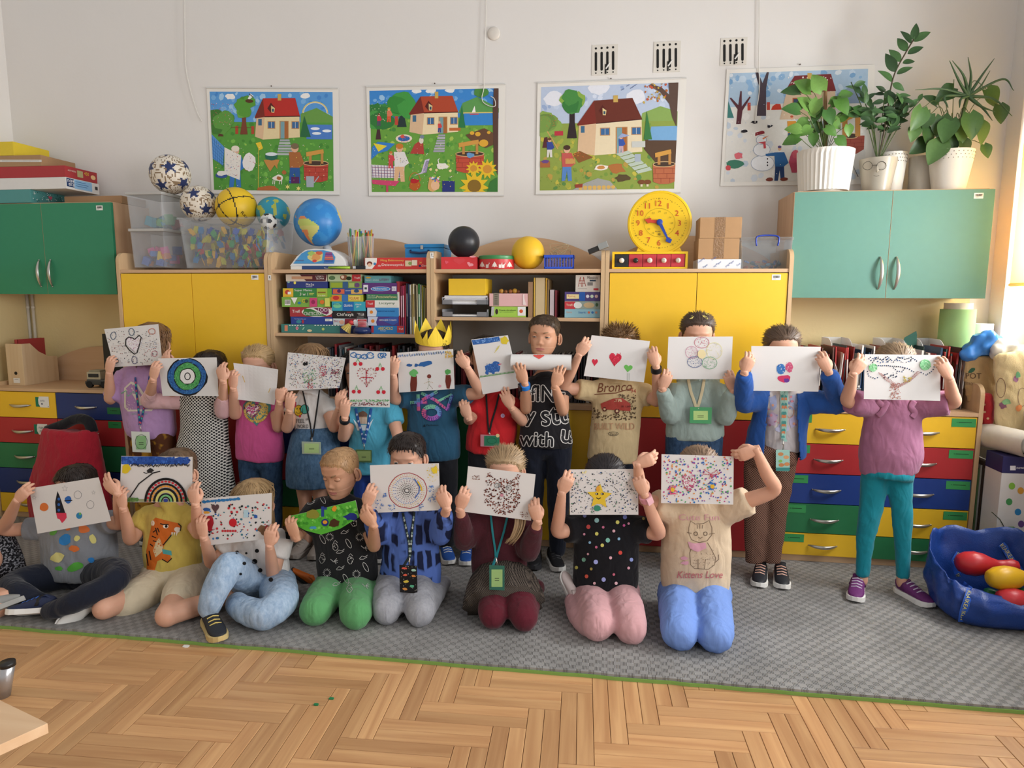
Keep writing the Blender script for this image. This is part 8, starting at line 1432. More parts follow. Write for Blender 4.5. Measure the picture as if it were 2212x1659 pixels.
# ================================================================== tubs and balls on the left tall cabinet
def z2(x,y):return 240+x/4.61,340+y/4.61
def tub(label,fl,fr,yb,yt,Y,d,lid,tp=1.08,body=.06):
    p,q=atY(fl,yb,Y),atY(fr,yb,Y);c=V((p.x+q.x)/2,Y+d/2,p.z);w0=(q.x-p.x)/2;h=atY((fl+fr)/2,yt,Y).z-c.z;t=thing('storage_tub',c,label,'tub');m=clear_plastic('bin_plastic%d'%(body*100),(.95,.96,.97),body,.2);obj('tub_walls',tubwalls(c,w0,d/2,w0*tp,d/2*1.05,h),m,t);a=MB()
    W,D_=w0*tp+.008,d/2*1.05+.008
    if lid:a.box(c.x-W,c.x+W,c.y-D_,c.y+D_,c.z+h,c.z+h+.016);obj('lid',a,mat('grey_lid','#b4b2ae',rough=.4),t,bevel=.004)
    else:
        for b in ((-W,W,-D_,-D_+.012),(-W,W,D_-.012,D_),(-W,-W+.012,-D_,D_),(W-.012,W,-D_,D_)):a.box(c.x+b[0],c.x+b[1],c.y+b[2],c.y+b[3],c.z+h-.006,c.z+h+.004)
        obj('rim',a,m,t)
    return c,w0,h
c1,w1_,h1=tub('lower grey-lidded tub of blue and pink foam pieces',291,356,578,500,.06,.27,True);zz=c1.z+h1+.017
c2,w2_,h2=tub('upper grey-lidded tub of teal and red shapes',283,351,492,419,.06,.27,True);dz=zz-c2.z
for o in bpy.data.objects:
    if o.get('label','').startswith('upper grey-lidded'):o.location.z=zz
c2.z=zz
c3,w3_,h3=tub('big open clear tub full of coloured plastic clips',404,574,579,471,.03,.30,False,1.12,.03)
R_=random.Random(77)
def chunk(c,w_,h,d,n,cols,nm,lab,grp,s):
    for k in range(n):
        cl,cn=cols[k%len(cols)];a=MB();sx,sy,sz=(R_.uniform(.6,1.2)*s for _ in range(3));M=Matrix.Translation(c+V(R_.uniform(-w_,w_)*.72,R_.uniform(-d,d)*.6,.012+sz+R_.uniform(0,h))) @ Matrix.Rotation(R_.uniform(-.5,.5),4,'Y') @ Matrix.Rotation(R_.uniform(0,3),4,'Z');a.box(-sx,sx,-sy,sy,-sz,sz,cl,M);a.box(-sx*1.2,sx*1.2,-sy*.35,sy*.35,-sz*.5,sz*.5,cl,M);obj(nm,a,None,label=cn+lab,cat='toy block',group=grp,bevel=.002)
chunk(c1,w1_,.07,.11,22,[('#3a66b8','blue'),('#d85a9a','pink'),('#3f74c4','bright blue'),('#e0c43a','yellow'),('#d8743a','orange')],'foam_piece',' foam piece in the lower lidded tub','foam pieces in the lower tub',.022)
chunk(c2,w2_,.02,.1,12,[('#3a9ab0','teal'),('#c84a50','red'),('#4f9a5a','green'),('#2f8aa0','dark teal')],'play_shape',' soft shape in the upper lidded tub','shapes in the upper tub',.026)
def clipmesh(col):
    a=MB();a.box(-.011,.011,-.014,.014,-.002,.002,col)
    for s in (-1,1):
        for k in (-.8,-.27,.27,.8):a.box(k*.011-.002,k*.011+.002,s*.014-.004,s*.014+.005,-.0018,.0018,col)
        a.box(s*.011-.003,s*.011+.003,-.006,.006,-.0018,.0018,col)
    me=mesh_of('clip_piece',a.v,a.f,a.c);me.materials.append(paint());return me
CM=[(clipmesh(c),n) for c,n in [('#d8a63a','amber'),('#2f9a5a','green'),('#3558a8','blue'),('#b83a44','red'),('#2f7ab0','sky blue'),('#c0b83a','lime yellow')]]
for k in range(190):
    me,n=R_.choice(CM);fz=R_.random();y=-.12+R_.random()**2*.25 if k<150 else R_.uniform(-.1,.13);x=R_.uniform(-1,1);kk=1+.1*fz
    o=inst('clip_piece',me,c3+V(x*w3_*.93*kk,y*kk,.012+fz*h3*.76),(R_.uniform(.9,2.2),R_.uniform(-.4,.4),R_.uniform(0,6.28)),scale=(1.15,)*3);tag(o,n+' plastic clip piece inside the big open tub','toy piece','clips in the big tub')
ICO=[Vector(v).normalized() for v in [(0,1,1.618),(0,-1,1.618),(0,1,-1.618),(0,-1,-1.618),(1,1.618,0),(-1,1.618,0),(1,-1.618,0),(-1,-1.618,0),(1.618,0,1),(-1.618,0,1),(1.618,0,-1),(-1.618,0,-1)]]
def star_ball(rot):
    def f(q):
        q=rot @ q;b=max(ICO,key=lambda v:v.dot(q));an=math.acos(min(1,b.dot(q)));u=b.orthogonal().normalized();w_=b.cross(u);th_=atan2(q.dot(w_),q.dot(u));lim=.20+.20*max(0,cos(((th_*5/(2*pi))%1-.5)*2*pi))**1.5
        if an<lim*.95:return '#26335f'
        return '#8a7358' if (an*17)%1<.25 else '#ded4c4'
    return f
def basket(q):
    q=Matrix.Rotation(.5,3,'Y') @ Matrix.Rotation(.4,3,'Z') @ q;return '#2a2418' if abs(q.x)<.03 or abs(q.z)<.03 or abs(abs(q.y)-(.45+q.x*q.x*.45))<.032 else '#e2bb24'
ball('ball','white and navy star football on the upper lidded tub',368,384,43,.17,None,star_ball(Matrix.Rotation(.3,3,'X')),z0=zz+h2+.017,n=90)
ball('ball','white and navy star football in the open tub',430,440,39,.14,None,star_ball(Matrix.Rotation(1.1,3,'Y')),n=90)
yb,yc,yr=ball('ball','yellow basketball with black seams in the open tub',511,449,44.5,.16,None,basket,n=110)
ar=Art(1);ar.text('Ray',518,462,9,'#2a2418',18,.75);lay(ar,'lettering',on_bvh([BVHTree.FromPolygons([tuple(v.co+yb.location) for v in yb.data.vertices],[tuple(p.vertices) for p in yb.data.polygons])]),yb,maxe=3)
ball('ball','turquoise and green football behind the basketball',590,461,36,.21,None,lambda q:'#b0b84a' if noise.noise(q*2.2)>.22 else ('#1f6a80' if max(v.dot(q) for v in ICO)<.82 else '#2f93ac'),n=64)
ball('ball','small white ball with black spots at the tub rim',580,479,18,.07,None,lambda q:'#26262a' if max(v.dot(q) for v in ICO)>.95 else '#e6e4de',n=48)
zz=1.8995
def flat(lb,px,pyt,xb,col,art=None,d=.26,Y=.11,lid=None):
    global zz
    p=atY(px,400,Y);zt=atY(px,pyt,Y).z;a=MB();a.box(-1.0+.004,p.x,Y,Y+d,zz,zt,col);o=obj('flat_box',a,None,label=lb,cat='box',bevel=.002,group='flat boxes on the wall cabinet');
    if art:art(o,p.x,Y,zz,zt)
    zz=zt+.0006;return o
def pr_side(o,X,Y,z0,z1,its):
    a=Art(2);H=z1-z0
    for it in its:getattr(a,it[0])(*it[1:])
    lay(a,'printed_side',put_rect((X,Y,z1),(0,1,0),(0,0,-1)),o)
flat('speckled teal flat box, lowest on the wall cabinet',64,409,153,'#4f8f8c',lambda o,X,Y,z0,z1:pr_side(o,X,Y,z0,z1,[('dots',90,.01,.005,.24,z1-z0-.004,['#1f4a4a','#e0e8e4','#2a5a5a'],(.0015,.004)),('heart',.14,.03,.03,.03,'#c8586a')]))
flat('white publisher box with a blue printed end',143,382,240,'#dcdad6',lambda o,X,Y,z0,z1:pr_side(o,X,Y,z0,z1,[('rect',.005,.004,.06,.052,'#1f3a66'),('text','nowa',.012,.026,.016,'#f0f0f0'),('text','era',.018,.046,.016,'#f0f0f0'),('rect',.062,.004,.2,.056,'#8fbbe0'),('rect',.07,.014,.15,.017,'#3a6a9a'),('rect',.07,.026,.17,.029,'#3a6a9a'),('rect',.07,.038,.16,.041,'#3a6a9a'),('rect',.225,.02,.245,.04,'#3a3a3a')]))
flat('red jigsaw box with a printed end',143,357,228,'#a83034',lambda o,X,Y,z0,z1:pr_side(o,X,Y,z0,z1,[('text','AKTYWIZAJ',.02,.03,.011,'#f0e8d8',.06),('rect',.09,.012,.135,.05,'#b0a878'),('text','450',.145,.03,.018,'#e8c84a'),('ell',.215,.034,.02,.014,'#e8c08a')]),d=.25)
flat('brown cardboard flat box with a white label strip',93,334,188,'#a5825c',lambda o,X,Y,z0,z1:lay(A(('rect',0,345,90,350,'#d8d4cc'),('rect',4,347,84,348,'#8a8680')),'label_strip',put_Y(Y),o))
flat('yellow flat box on top of the pile',36,305,148,'#ddc230');a=MB();p=atY(150,430,.14);a.box(-.47,-.09,.2,.41,1.9,1.945,'#a5805a');obj('carton',a,None,label='long low brown carton behind the flat boxes',cat='box',bevel=.002)
CZ=.8065
def z7(x,y):return x/3.95,660+y/3.95
t=thing('magazine_file',atY(30,829,.1),'plywood magazine file with a round finger hole','holder');p=atY(19,829,.1);q=atY(48,829,.08);m_ply=wood('plywood','#cdb08a','#d9c09c','z');H=.255
for x in (p.x,q.x-.004):
    a=MB();a.prism([(.1,CZ),(.36,CZ),(.36,CZ+.16),(.29,CZ+.165),(.22,CZ+.2),(.16,CZ+H),(.1,CZ+H)],lambda u,v,h:V(h,u,v),x,x+.004);obj('side',a,m_ply,t)
a=MB();a.box(p.x+.004,q.x-.004,.1,.104,CZ,CZ+H);f_=obj('front',a,m_ply,t);c=V((p.x+q.x)/2,.0995,CZ+.075);a=MB();a.lathe([(.0105,0),(.01,.0006)],c,20,M=Matrix.Rotation(pi/2,4,'X'));obj('finger_hole',a,mat('hole_dark','#1d1814'),f_);lay(A(('rect',-.02,0,.025,.03,'#e4e0d8'),('rect',-.012,.006,.014,.009,'#8a8684')),'paper_label',put_rect((c.x,.0992,CZ+.045),(1,0,0),(0,0,-1)),f_)
book((p.x+q.x)/2-.02,.022,CZ+.004,.275,.2,'#a83a3c',0,.13,'red and white magazine inside the plywood file',stripe='#e8e4dc')
t=thing('toy_truck',atY(205,835,.1),'grey and cream toy truck on the left chest','toy truck');p=atY(188,835,.08)
for nm,b,cl in [('chassis',(0,.15,0,.09,.018,.05),'#4a4c4e'),('cab',(.0,.09,.004,.086,.05,.095),'#b9b198'),('roof_rack',(.008,.082,.012,.078,.095,.104),'#9a937c'),('window',(.012,.078,.0015,.0045,.064,.084),'#20242a'),('bumper',(-.006,.10,-.006,.0,.02,.04),'#3a3c3e')]:a=MB();a.box(p.x+b[0],p.x+b[1],.08+b[2],.08+b[3],CZ+b[4],CZ+b[5],cl);obj(nm,a,None,t,bevel=.003)
for x in (.022,.118):
    for y in (.0,.09):a=MB();a.lathe([(.02,-.009),(.02,.009)],V(p.x+x,.08+y,CZ+.0205),18,M=Matrix.Rotation(pi/2,4,'X'));obj('wheel',a,mat('tyre','#1c1c1e',rough=.8),t)
a=MB();p=atY(224,775,.2);a.box(p.x,p.x+.16,.2,.22,CZ,atY(226,721,.2).z,'#1c1c1f');obj('binder',a,None,label='black upright binder behind the heart drawing',cat='binder',bevel=.003)
for k,lb in enumerate(['white wall pipe farther from the corner shelf','white wall pipe nearer the corner shelf']):
    p=atY(66-k*0+k*11-4,700,WY-.02);t=thing('wall_pipe',V(p.x,WY-.02,CZ),lb,'pipe','wall pipes');a=MB();a.tube([(p.x,WY-.016,.85),(p.x,WY-.016,1.4)],.009,10);obj('tube',a,mat('pipe_white','#cfcabd',rough=.4),t,smooth=True)
    for z_ in (1.0,1.27):a=MB();a.tube([(p.x,WY-.016,z_),(p.x,WY-.016,z_+.014)],.012,10);obj('clamp',a,mat('pipe_white'),t)
t=thing('fabric_bag',V(-.25,-.2,0),'tall red fabric bag with black lining before the chest','bag');a=MB();a.tube(spline([(-.30,-.14,.0),(-.28,-.15,.2),(-.27,-.14,.42),(-.27,-.12,.585)],4),[tuple(r) for r in spline([(.25,.11),(.25,.11),(.20,.09),(.165,.07)],4)],28,side=(1,0,0));vs,fs=remesh(a,.014,3,.5,.012,4);obj('sack',mbof(vs,fs),cloth('red_canvas','#a82434',.4),t,smooth=True);a=MB();a.tube(spline([(-.42,-.12,.58),(-.34,-.1,.61),(-.24,-.1,.65),(-.16,-.11,.64),(-.13,-.12,.58)],4),[.03]*17,10);obj('black_lining',a,m_black,t,smooth=True)
PZ=1.8905
def leafmesh(kind,L=1.0):
    a=MB();n=9;w_={'heart':.42,'oval':.24}[kind];P=[]
    for i in range(n+1):
        u=i/n;ww=w_*(sin(pi*min(1,u**.62*.98+.02))**.8) if kind=='heart' else w_*sin(pi*u**.8)**.9;z_=-.25*u*u
        P+=[V(u,-ww,z_+ww*.25),V(u,-ww*.5,z_+ww*.1),V(u,0,z_),V(u,ww*.5,z_+ww*.1),V(u,ww,z_+ww*.25)]
    if kind=='heart':P[0]=V(-.14,-.17,0);P[4]=V(-.14,.17,0)
    a.add(P,[(i*5+k,i*5+k+1,i*5+k+6,i*5+k+5) for i in range(n) for k in range(4)]);return a
def leafset(name,kind,cols):
    out=[]
    for c in cols:a=leafmesh(kind);me=mesh_of('leaf',a.v,a.f,None,True);me.materials.append(mat('leaf_'+c,c,rough=.4,var=.15,scale=8));out.append(me)
    return out
LH=leafset('l','heart',['#4f7a34','#5f8a3c','#6f9848','#3f6a30']);LO=leafset('l','oval',['#2f4a2a','#3a5a32','#466a3a']);LP=leafset('l','heart',['#3c5c30','#4a6e38','#587a42'])
def leaf(parent,ms,px,py,Y,size,ang):
    d=V(cos(ang),R_.uniform(-.35,.15),sin(ang)).normalized();n=V(R_.uniform(-.4,.4),-1,R_.uniform(.1,.7));n=(n-d*n.dot(d)).normalized();s=n.cross(d);M=Matrix((d,s,n)).transposed();o=inst('leaf',R_.choice(ms),atY(px,py,Y),M.to_euler(),parent,(size*pxm(Y),)*3);return o
def zp(x,y):return 1530+x/3.2434,60+y/3.2434
def stem(t,P,r,c='#5a6a34'):a=MB();a.tube(spline(P,5),r,6);obj('stem',a,mat('stem_'+c,c,rough=.6),t,smooth=True)
def pot(t,px,wt,wb,ytop,Y,m,ribs=0,z0=PZ):
    c=atY(px,402,Y);c.z=z0;s=pxm(Y);h=atY(px,ytop,Y).z-z0;a=MB();n=72;a.lathe([(wb*s/2,0),(wt*s/2*.97,h*.85),(wt*s/2,h),(wt*s/2*.92,h),(wt*s/2*.9,h*.9),(.002,h*.89)],c,n)
    if ribs:
        for i in range(2):
            for k in range(n):q=Vector(a.v[i*n+k]);f=1+(.018 if k%2 else-.012);a.v[i*n+k]=(c.x+(q.x-c.x)*f,c.y+(q.y-c.y)*f,q.z)
    obj('pot',a,m,t,smooth=not ribs,sharp=50);a=MB();a.lathe([(wt*s/2*.9,h*.9),(.004,h*.915)],c,24);obj('soil',a,mat('soil','#3a2c20',rough=.95,bump=.8),t);return c,h
m_pw=mat('pot_white','#eae6dc',rough=.4,var=.01);Yp=.22
t=thing('potted_plant',V(atY(1779,402,Yp).x,Yp,PZ),'arrowhead vine in a ribbed white pot with saucer','plant');c,h=pot(t,1779,103,88,328,Yp,m_pw,1,PZ+.008);a=MB();a.lathe([(.075,0),(.098,.012),(.096,.014),(.07,.006)],V(c.x,c.y,PZ),40);obj('saucer',a,m_pw,t,smooth=True);a=MB();a.tube([c+V(0,0,h*.8),atY(*zp(820,420),Yp)],.009,8);obj('moss_stake',a,mat('stake','#8a6a48',rough=.9),t)
for x,y,s,an in [(640,450,34,2.9),(720,440,36,2.6),(800,440,36,2.2),(770,500,30,-1.9),(900,500,36,-.9),(930,480,26,.4),(640,585,34,2.9),(720,570,34,2.4),(830,575,30,-1.2),(780,560,30,-2),(950,590,34,-.1),(1020,575,30,-.3),(700,650,30,-2.6),(770,660,32,-2.0),(720,700,26,-2.6),(650,720,30,2.9),(640,770,32,-2.9),(980,680,22,-1.4),(900,770,26,-.8),(850,640,28,-.7),(900,640,24,.3),(760,610,28,2.2),(690,520,26,-2.7),(860,540,28,.6),(740,740,24,-1.6),(820,700,26,-.6)]:leaf(t,LH,*zp(x,y),Yp-R_.uniform(0,.07),s,an);stem(t,[c+V(0,0,h*.9),atY(*zp((x+800)/2,y+70),Yp-.02),atY(*zp(x,y),Yp-.03)],.0016)
Yq=.2;t=thing('potted_plant',V(atY(1893,402,Yq).x,Yq,PZ),'tall glossy plant in a grey face pot with glasses','plant');c,h=pot(t,1893,66,48,345,Yq,mat('pot_grey','#a39c8e',rough=.3,var=.02));s=pxm(Yq)
a=MB()
for dx in (-18,15):q=atY(1893+dx*.9-2,358,Yq-.088);a.tube([q+V(cos(k*pi/8)*.022,.004*abs(cos(k*pi/8)),sin(k*pi/8)*.02) for k in range(16)],.0011,5,closed=True)
q=atY(1890,357,Yq-.092);a.tube([q+V(-.012,0,0),q+V(.012,0,0)],.0011,5);obj('glasses',a,mat('wire_black','#26241f',metal=.5),t);a=MB();q=atY(1894,366,Yq-.082);a.tube([q+V(0,.004,.024),q+V(0,-.006,-.006),q+V(0,.0,-.012)],[.003,.007,.004],8);obj('nose',a,mat('pot_grey'),t,smooth=True);a=MB();q=atY(1893,381,Yq-.078);a.tube([q+V(-.013,0,.004),q,q+V(.013,0,.004)],.0009,5);obj('smile',a,mat('wire_black'),t)
b0=c+V(0,0,h*.9);P=[b0]+[atY(*zp(x,y),Yq) for x,y in ((1250,620),(1275,440),(1310,310),(1380,180),(1440,80))];stem(t,P,.0035,'#4a3f2c')
for x,y,s_,an in [(1440,90,26,1.6),(1430,95,28,.5),(1420,110,26,2.2),(1390,165,28,2.1),(1395,185,26,.5),(1345,240,28,2.2),(1360,250,22,.3),(1310,310,34,2.1),(1320,325,24,.5),(1290,380,30,2.4),(1290,390,22,-.6)]:leaf(t,LO,*zp(x,y),Yq,s_*1.15,an)
for (x1,y1,n) in [(1000,380,7),(1080,470,7),(1130,560,7),(1240,430,8),(1330,470,9),(1400,500,9),(1490,500,8),(1380,600,8),(1130,650,7),(1320,700,8)]:
    P=[b0,b0.lerp(atY(*zp(x1,y1),Yq),.55)+V(0,0,.03),atY(*zp(x1,y1),Yq-R_.uniform(-.05,.06))];stem(t,P,.0022,'#4a5a30')
    for k in range(n):u=.35+.65*k/n;x=1215+(x1-1215)*u;y=840+(y1-840)*u-60*sin(pi*u);leaf(t,LO,*zp(x,y),Yq-R_.uniform(-.04,.06),R_.uniform(18,26),R_.uniform(-.3,3.4))
def lace(t,px,ytop,Y,wt,wb):
    c,h=pot(t,px,wt,wb,ytop,Y,m_pw);s=pxm(Y)
    for r_ in range(3):
        for k in range(30):an=2*pi*(k+.5*(r_%2))/30;z_=h*(.93-.075*r_);R2=(wb+(wt-wb)*(z_/h))*s/2*1.008;a=MB();q=c+V(cos(an)*R2,sin(an)*R2,z_);a.sphere(q,.0028,6,4);obj('lace_hole',a,mat('lace_dark','#9a9282',rough=.8),t)
    return c,h
t=thing('flower_pot',atY(1922,402,.33),'white lace-edged pot standing behind the face pot','pot');lace(t,1922,332,.33,52,40)
t=thing('flower_pot',atY(1992,402,.33),'plain grey pot behind the lace-edged pot','pot');pot(t,1990,48,44,340,.33,mat('pot_dull','#b3ac9e',rough=.6))
Yr=.24;t=thing('potted_plant',V(atY(2049,402,Yr).x,Yr,PZ),'heart-leaf philodendron with an aloe in a lace-edged pot','plant');c,h=lace(t,2049,328,Yr,76,54);b0=c+V(0,0,h*.9)
for x,y,s_,an in [(1500,560,44,-1.9),(1560,600,36,-2.2),(1520,700,38,-1.2),(1450,690,30,-1.8),(1640,620,44,-1.5),(1700,640,44,-1.9),(1760,640,46,-1.4),(1830,600,48,-1.4),(1900,660,42,-1.2),(1640,790,48,-2.1),(1540,790,38,-2.5),(1780,780,34,-1.2),(1690,720,40,-1.3),(1720,420,38,-2.5),(1950,430,40,-.8),(2040,540,34,-1.4),(1930,820,26,-1.2),(1600,540,30,2.4)]:leaf(t,LP,*zp(x,y),Yr-R_.uniform(0,.09),s_,an);stem(t,[b0,atY(*zp((x+1720)/2,y-30),Yr-.02),atY(*zp(x,y),Yr-.03)],.0016)
ac=atY(*zp(1820,480),Yr-.02);stem(t,[b0,ac],.007,'#6a7a4a')
for x,y,mx,my in [(1690,230,1760,380),(1710,230,1790,340),(1820,205,1840,340),(2005,215,1920,330),(1975,300,1900,420),(2140,440,2060,360),(1450,435,1640,430),(2130,620,2000,500),(1990,650,1920,560),(1680,560,1660,480),(2010,590,1900,545),(1760,560,1770,500)]:
    a=MB();P=spline([ac,atY(*zp(mx,my),Yr-.05),atY(*zp(x,y),Yr-.08)],8);a.tube(P,[.0125*(1-k/len(P))**.8+.0006 for k in range(len(P))],7,ell=.6);obj('leaf',a,mat('aloe','#4a6644',rough=.45,var=.15),t,smooth=True)
p=atY(2063,745,.3);s=pxm(.3);H=atY(2063,668,.3).z-CZ;t=thing('paper_roll',V(p.x,.3,CZ),'thick standing roll of light green paper','paper roll');a=MB();a.lathe([(30*s,0),(30*s,H),(26*s,H+.001)],V(p.x,.3,CZ),40);obj('green_paper',a,mat('green_paper','#9bc585',rough=.7),t,smooth=True,sharp=40);a=MB();a.lathe([(24*s,H-.01),(24*s,H+.032),(20*s,H+.032)],V(p.x,.3,CZ),36);obj('core',a,mat('core_white','#dcd6c6',rough=.8),t,smooth=True,sharp=40)
a=MB();p=atY(2113,745,.33);H=atY(2113,699,.33).z-CZ;a.lathe([(22*s,0),(22*s,H),(19*s,H)],V(p.x,.33,CZ),36);obj('paper_roll',a,mat('roll_white','#dcdcde',rough=.7),smooth=True,sharp=40,label='short white paper roll beside the green roll',cat='paper roll')
def lump(lb,nm,pts,r,m,wrk,cat,vox=.01):a=MB();[a.sphere(atY(x,y,Y_),rr_*r,12,8) for x,y,Y_,rr_ in pts];vs,fs=remesh(a,vox,3,.5,wrk,3,(30,30,30));obj(nm,mbof(vs,fs),m,smooth=True,label=lb,cat=cat)
lump('crumpled bright blue plastic bag on the tote bags','plastic_bag',[(2110,752,.12,1),(2130,742,.1,1),(2150,750,.12,.9),(2095,762,.1,.7)],.055,mat('blue_film','#3f86d8',rough=.2,var=.1),.02,'bag');lump('crumpled clear white plastic bag beside the blue one','plastic_bag',[(2160,756,.05,1),(2180,752,.05,1),(2196,762,.05,.9)],.045,mat('pale_film','#d4d2ca',rough=.2,var=.08),.018,'bag');lump('brown leather handbag hanging by the chest side','handbag',[(2075,790,.16,1),(2072,820,.16,.9),(2085,775,.15,.8)],.05,mat('brown_leather','#7a4a34',rough=.4),.006,'bag')
def tote(lb,rows,Y,m,art,nm='tote_bag'):
    a=MB();rows_tube(a,rows,Y,dr=.22,dmin=.02,dmax=.06);vs,fs=remesh(a,.009,3,.5,.012,9,(14,14,8));o=obj(nm,mbof(vs,fs),m,smooth=True,label=lb,cat='bag');ar=Art(5);art(ar);lay(ar,'bag_print',on_bvh([BVHTree.FromPolygons([tuple(q) for q in vs],fs)]),o,maxe=5)
m_can=cloth('canvas','#d6c294',.3);tote('beige tote bag with plum lettering behind the fruit-print tote',[(770,2084,2150),(800,2082,2152),(850,2090,2152),(920,2110,2150)],.10,cloth('beige_canvas','#b89a6c',.3),lambda r:(r.text('POT',2086,818,12,'#5a4230',34),r.blob(2099,800,8,4,'#2f5a40',.2,10,-.5),r.text('CITRON',2082,832,6,'#6a5540',24)))
tote('canvas tote bag painted with plums and leaves',[(762,2146,2206),(800,2148,2225),(860,2148,2235),(915,2148,2225),(930,2152,2215)],.0,m_can,lambda r:[r.ring(2162,838,10,21,1.2,'#8a6a5a'),r.ring(2208,858,9,20,1.2,'#8a6a5a'),r.blob(2195,818,6,7,'#9a6a8a'),r.blob(2199,810,5,7,'#7ab88a',.2),r.blob(2167,876,8,7,'#8a5a72'),r.blob(2175,868,9,6,'#8ac08a',.25),r.blob(2201,881,7,7,'#e0905a')])
tote('red strawberry-dotted bag under the tote bags',[(852,2118,2140),(880,2118,2144),(915,2122,2144)],.04,cloth('straw_red','#b03034'),lambda r:[r.ell(x,y,3,2.4,'#d8b08a') for x,y in ((2126,874),(2127,890),(2134,904))],'cloth_bag')
for k,(px,col) in enumerate([(2098,'#6a8a5a'),(2102,'#c8c4bc'),(2107,'#5a4a40'),(2112,'#8a8a86'),(2117,'#a8624a'),(2121,'#d0ccc4')]):p=atY(px,1100,.06);a=MB();a.box(p.x,p.x+.008,.03,.36,.0,.52+.02*(k%3),col);obj('flat_board',a,None,label='flat '+cname(col)+' board leaning between chest and dotted carton',cat='board',group='boards beside the chest')
t=thing('dotted_carton',V(4.71,-.08,0),'tall white carton with coloured dots and a navy top','box');X0,X1,y0,y1=4.622,4.795,-.16,-.02;zt=atX(2165,985,X0).z;zm=atX(2165,1022,X0).z;a=MB();a.box(X0,X1,y0,y1,0,zm);bd=obj('carton_body',a,mat('carton_white','#dddbd8',rough=.6),t,bevel=.002);a=MB();a.box(X0-.001,X1+.001,y0-.001,y1,zm,zt);tpb=obj('navy_top',a,mat('carton_navy','#2c2a5e',rough=.5),t,bevel=.002)
a=Art(3);[a.ell(x,y,7,7.5,c_) for x,y,c_ in ((2180,1084,'#4a9a5a'),(2199,1106,'#2f86c0'),(2206,1132,'#6a4a8a'),(2186,1050,'#8ac04a'),(2205,1060,'#d8a040'))];a.ell(2184,1170,26,33,'#5a9a3c');a.ell(2196,1155,4,5,'#f0f0ec');a.ell(2172,1168,4,5,'#f0f0ec');a.ell(2196,1156,2,2.5,'#222222');a.ell(2172,1169,2,2.5,'#222222');a.line([(2170,1140),(2160,1122),(2142,1106)],1.6,'#2a3a20');lay(a,'dot_print',put_Y(y0),bd);lay(A(('rect',2182,1006,2194,1016,'#e8e8ec'),('text','nowa era',2196,1013,4,'#e8e8ec')),'top_print',put_Y(y0-.001),tpb)
t=thing('rolled_posters',V(4.7,-.05,zt),'thick roll of printed posters lying on the dotted carton','paper roll');p=V(4.60,.18,zt+.062);q=V(4.72,-.19,zt+.062);a=MB();a.tube([p,q],.06,28,cap=False);a.tube([q,p],.056,28,cap=False);obj('outer_roll',a,mat('poster_back','#d4cdc0',rough=.6,var=.12,scale=25),t,smooth=True)
for r_ in (.042,.03,.018):a=MB();d_=(q-p).normalized();a.tube([p,q+d_*(.01+.6*(.045-r_))],r_,24,cap=False);a.tube([q+d_*(.01+.6*(.045-r_)),p],r_-.003,24,cap=False);obj('inner_roll',a,mat('poster_inner','#e4e0d8',rough=.6),t,smooth=True)
t=thing('shopping_bag',V(4.46,-.5,0),'big blue woven shopping bag with lettered handles','bag');m_bag=mat('blue_woven','#1f3f86',rough=.35,var=.1,scale=30,bump=.3,bscale=200);a=MB();n=80;RG=spline([(.0,.2,.13,0),(.03,.235,.16,0),(.1,.25,.175,.02),(.17,.245,.175,.09),(.22,.235,.165,.16)],4)
for z_,kx,ky,tl in RG:
    for k in range(n):an=2*pi*k/n;cx_,cy_=(math.copysign(abs(f_(an))**.6,f_(an)) for f_ in (cos,sin));w_=min(1,z_*18)*(.010*noise.noise((cx_*9,cy_*9,z_*38))+.012*abs(noise.noise((cx_*4,cy_*5,z_*16+4))));a.v.append((4.468+cx_*kx+cos(an)*w_+.02*noise.noise((cx_*3,cy_*3,z_*9))*min(1,z_*9),-.5+cy_*ky+tl*.3+sin(an)*w_+.02*noise.noise((cx_*3+9,cy_*3,z_*9))*min(1,z_*9),.003+z_*(1+.15*abs(cx_*cy_))+tl*cy_*.55+.03*noise.noise((cx_*3.5,cy_*3.5,1))*min(1,z_*5)))
a.f=[(i*n+k,i*n+(k+1)%n,(i+1)*n+(k+1)%n,(i+1)*n+k) for i in range(len(RG)-1) for k in range(n)]+[tuple(range(n-1,-1,-1))];a.c=[None]*len(a.f);o=obj('bag_body',a,m_bag,t,smooth=True);md=o.modifiers.new('thick','SOLIDIFY');md.thickness=.004;bb=BVHTree.FromPolygons(a.v,a.f)
for P,tx in [([(2073,1195),(2062,1215),(2068,1240),(2080,1262),(2095,1275)],'IKEA'),([(2095,1275),(2090,1295),(2082,1320),(2078,1342)],'IKEA'),([(2163,1176),(2175,1190),(2190,1215),(2212,1245)],'IKEA')]:
    put=on_bvh([bb]);Q=[put(x,y,.006) or atY(x,y,-.42) for x,y in P];s_=MB();s_.tube(spline(Q,4),[(.002,.016)]*((len(Q)-1)*4+1),8,side=(0,-1,0));st_=obj('handle',s_,mat('strap_blue','#2f5fc0',rough=.5),t);ar=Art(1)
    for i in range(0,len(P)-1,2 if len(P)>4 else 1):
        (x0,y0_),(x1,y1_)=P[i],P[i+1];th_=atan2(y1_-y0_,x1-x0);L_=math.hypot(x1-x0,y1_-y0_);ar.text(tx,x0-4.5*sin(th_),y0_+4.5*cos(th_),9,'#e2d86e',min(24,L_*.9),th_)
    sb_=BVHTree.FromPolygons(s_.v,s_.f);lay(ar,'lettering',on_bvh([sb_]),st_,maxe=4)
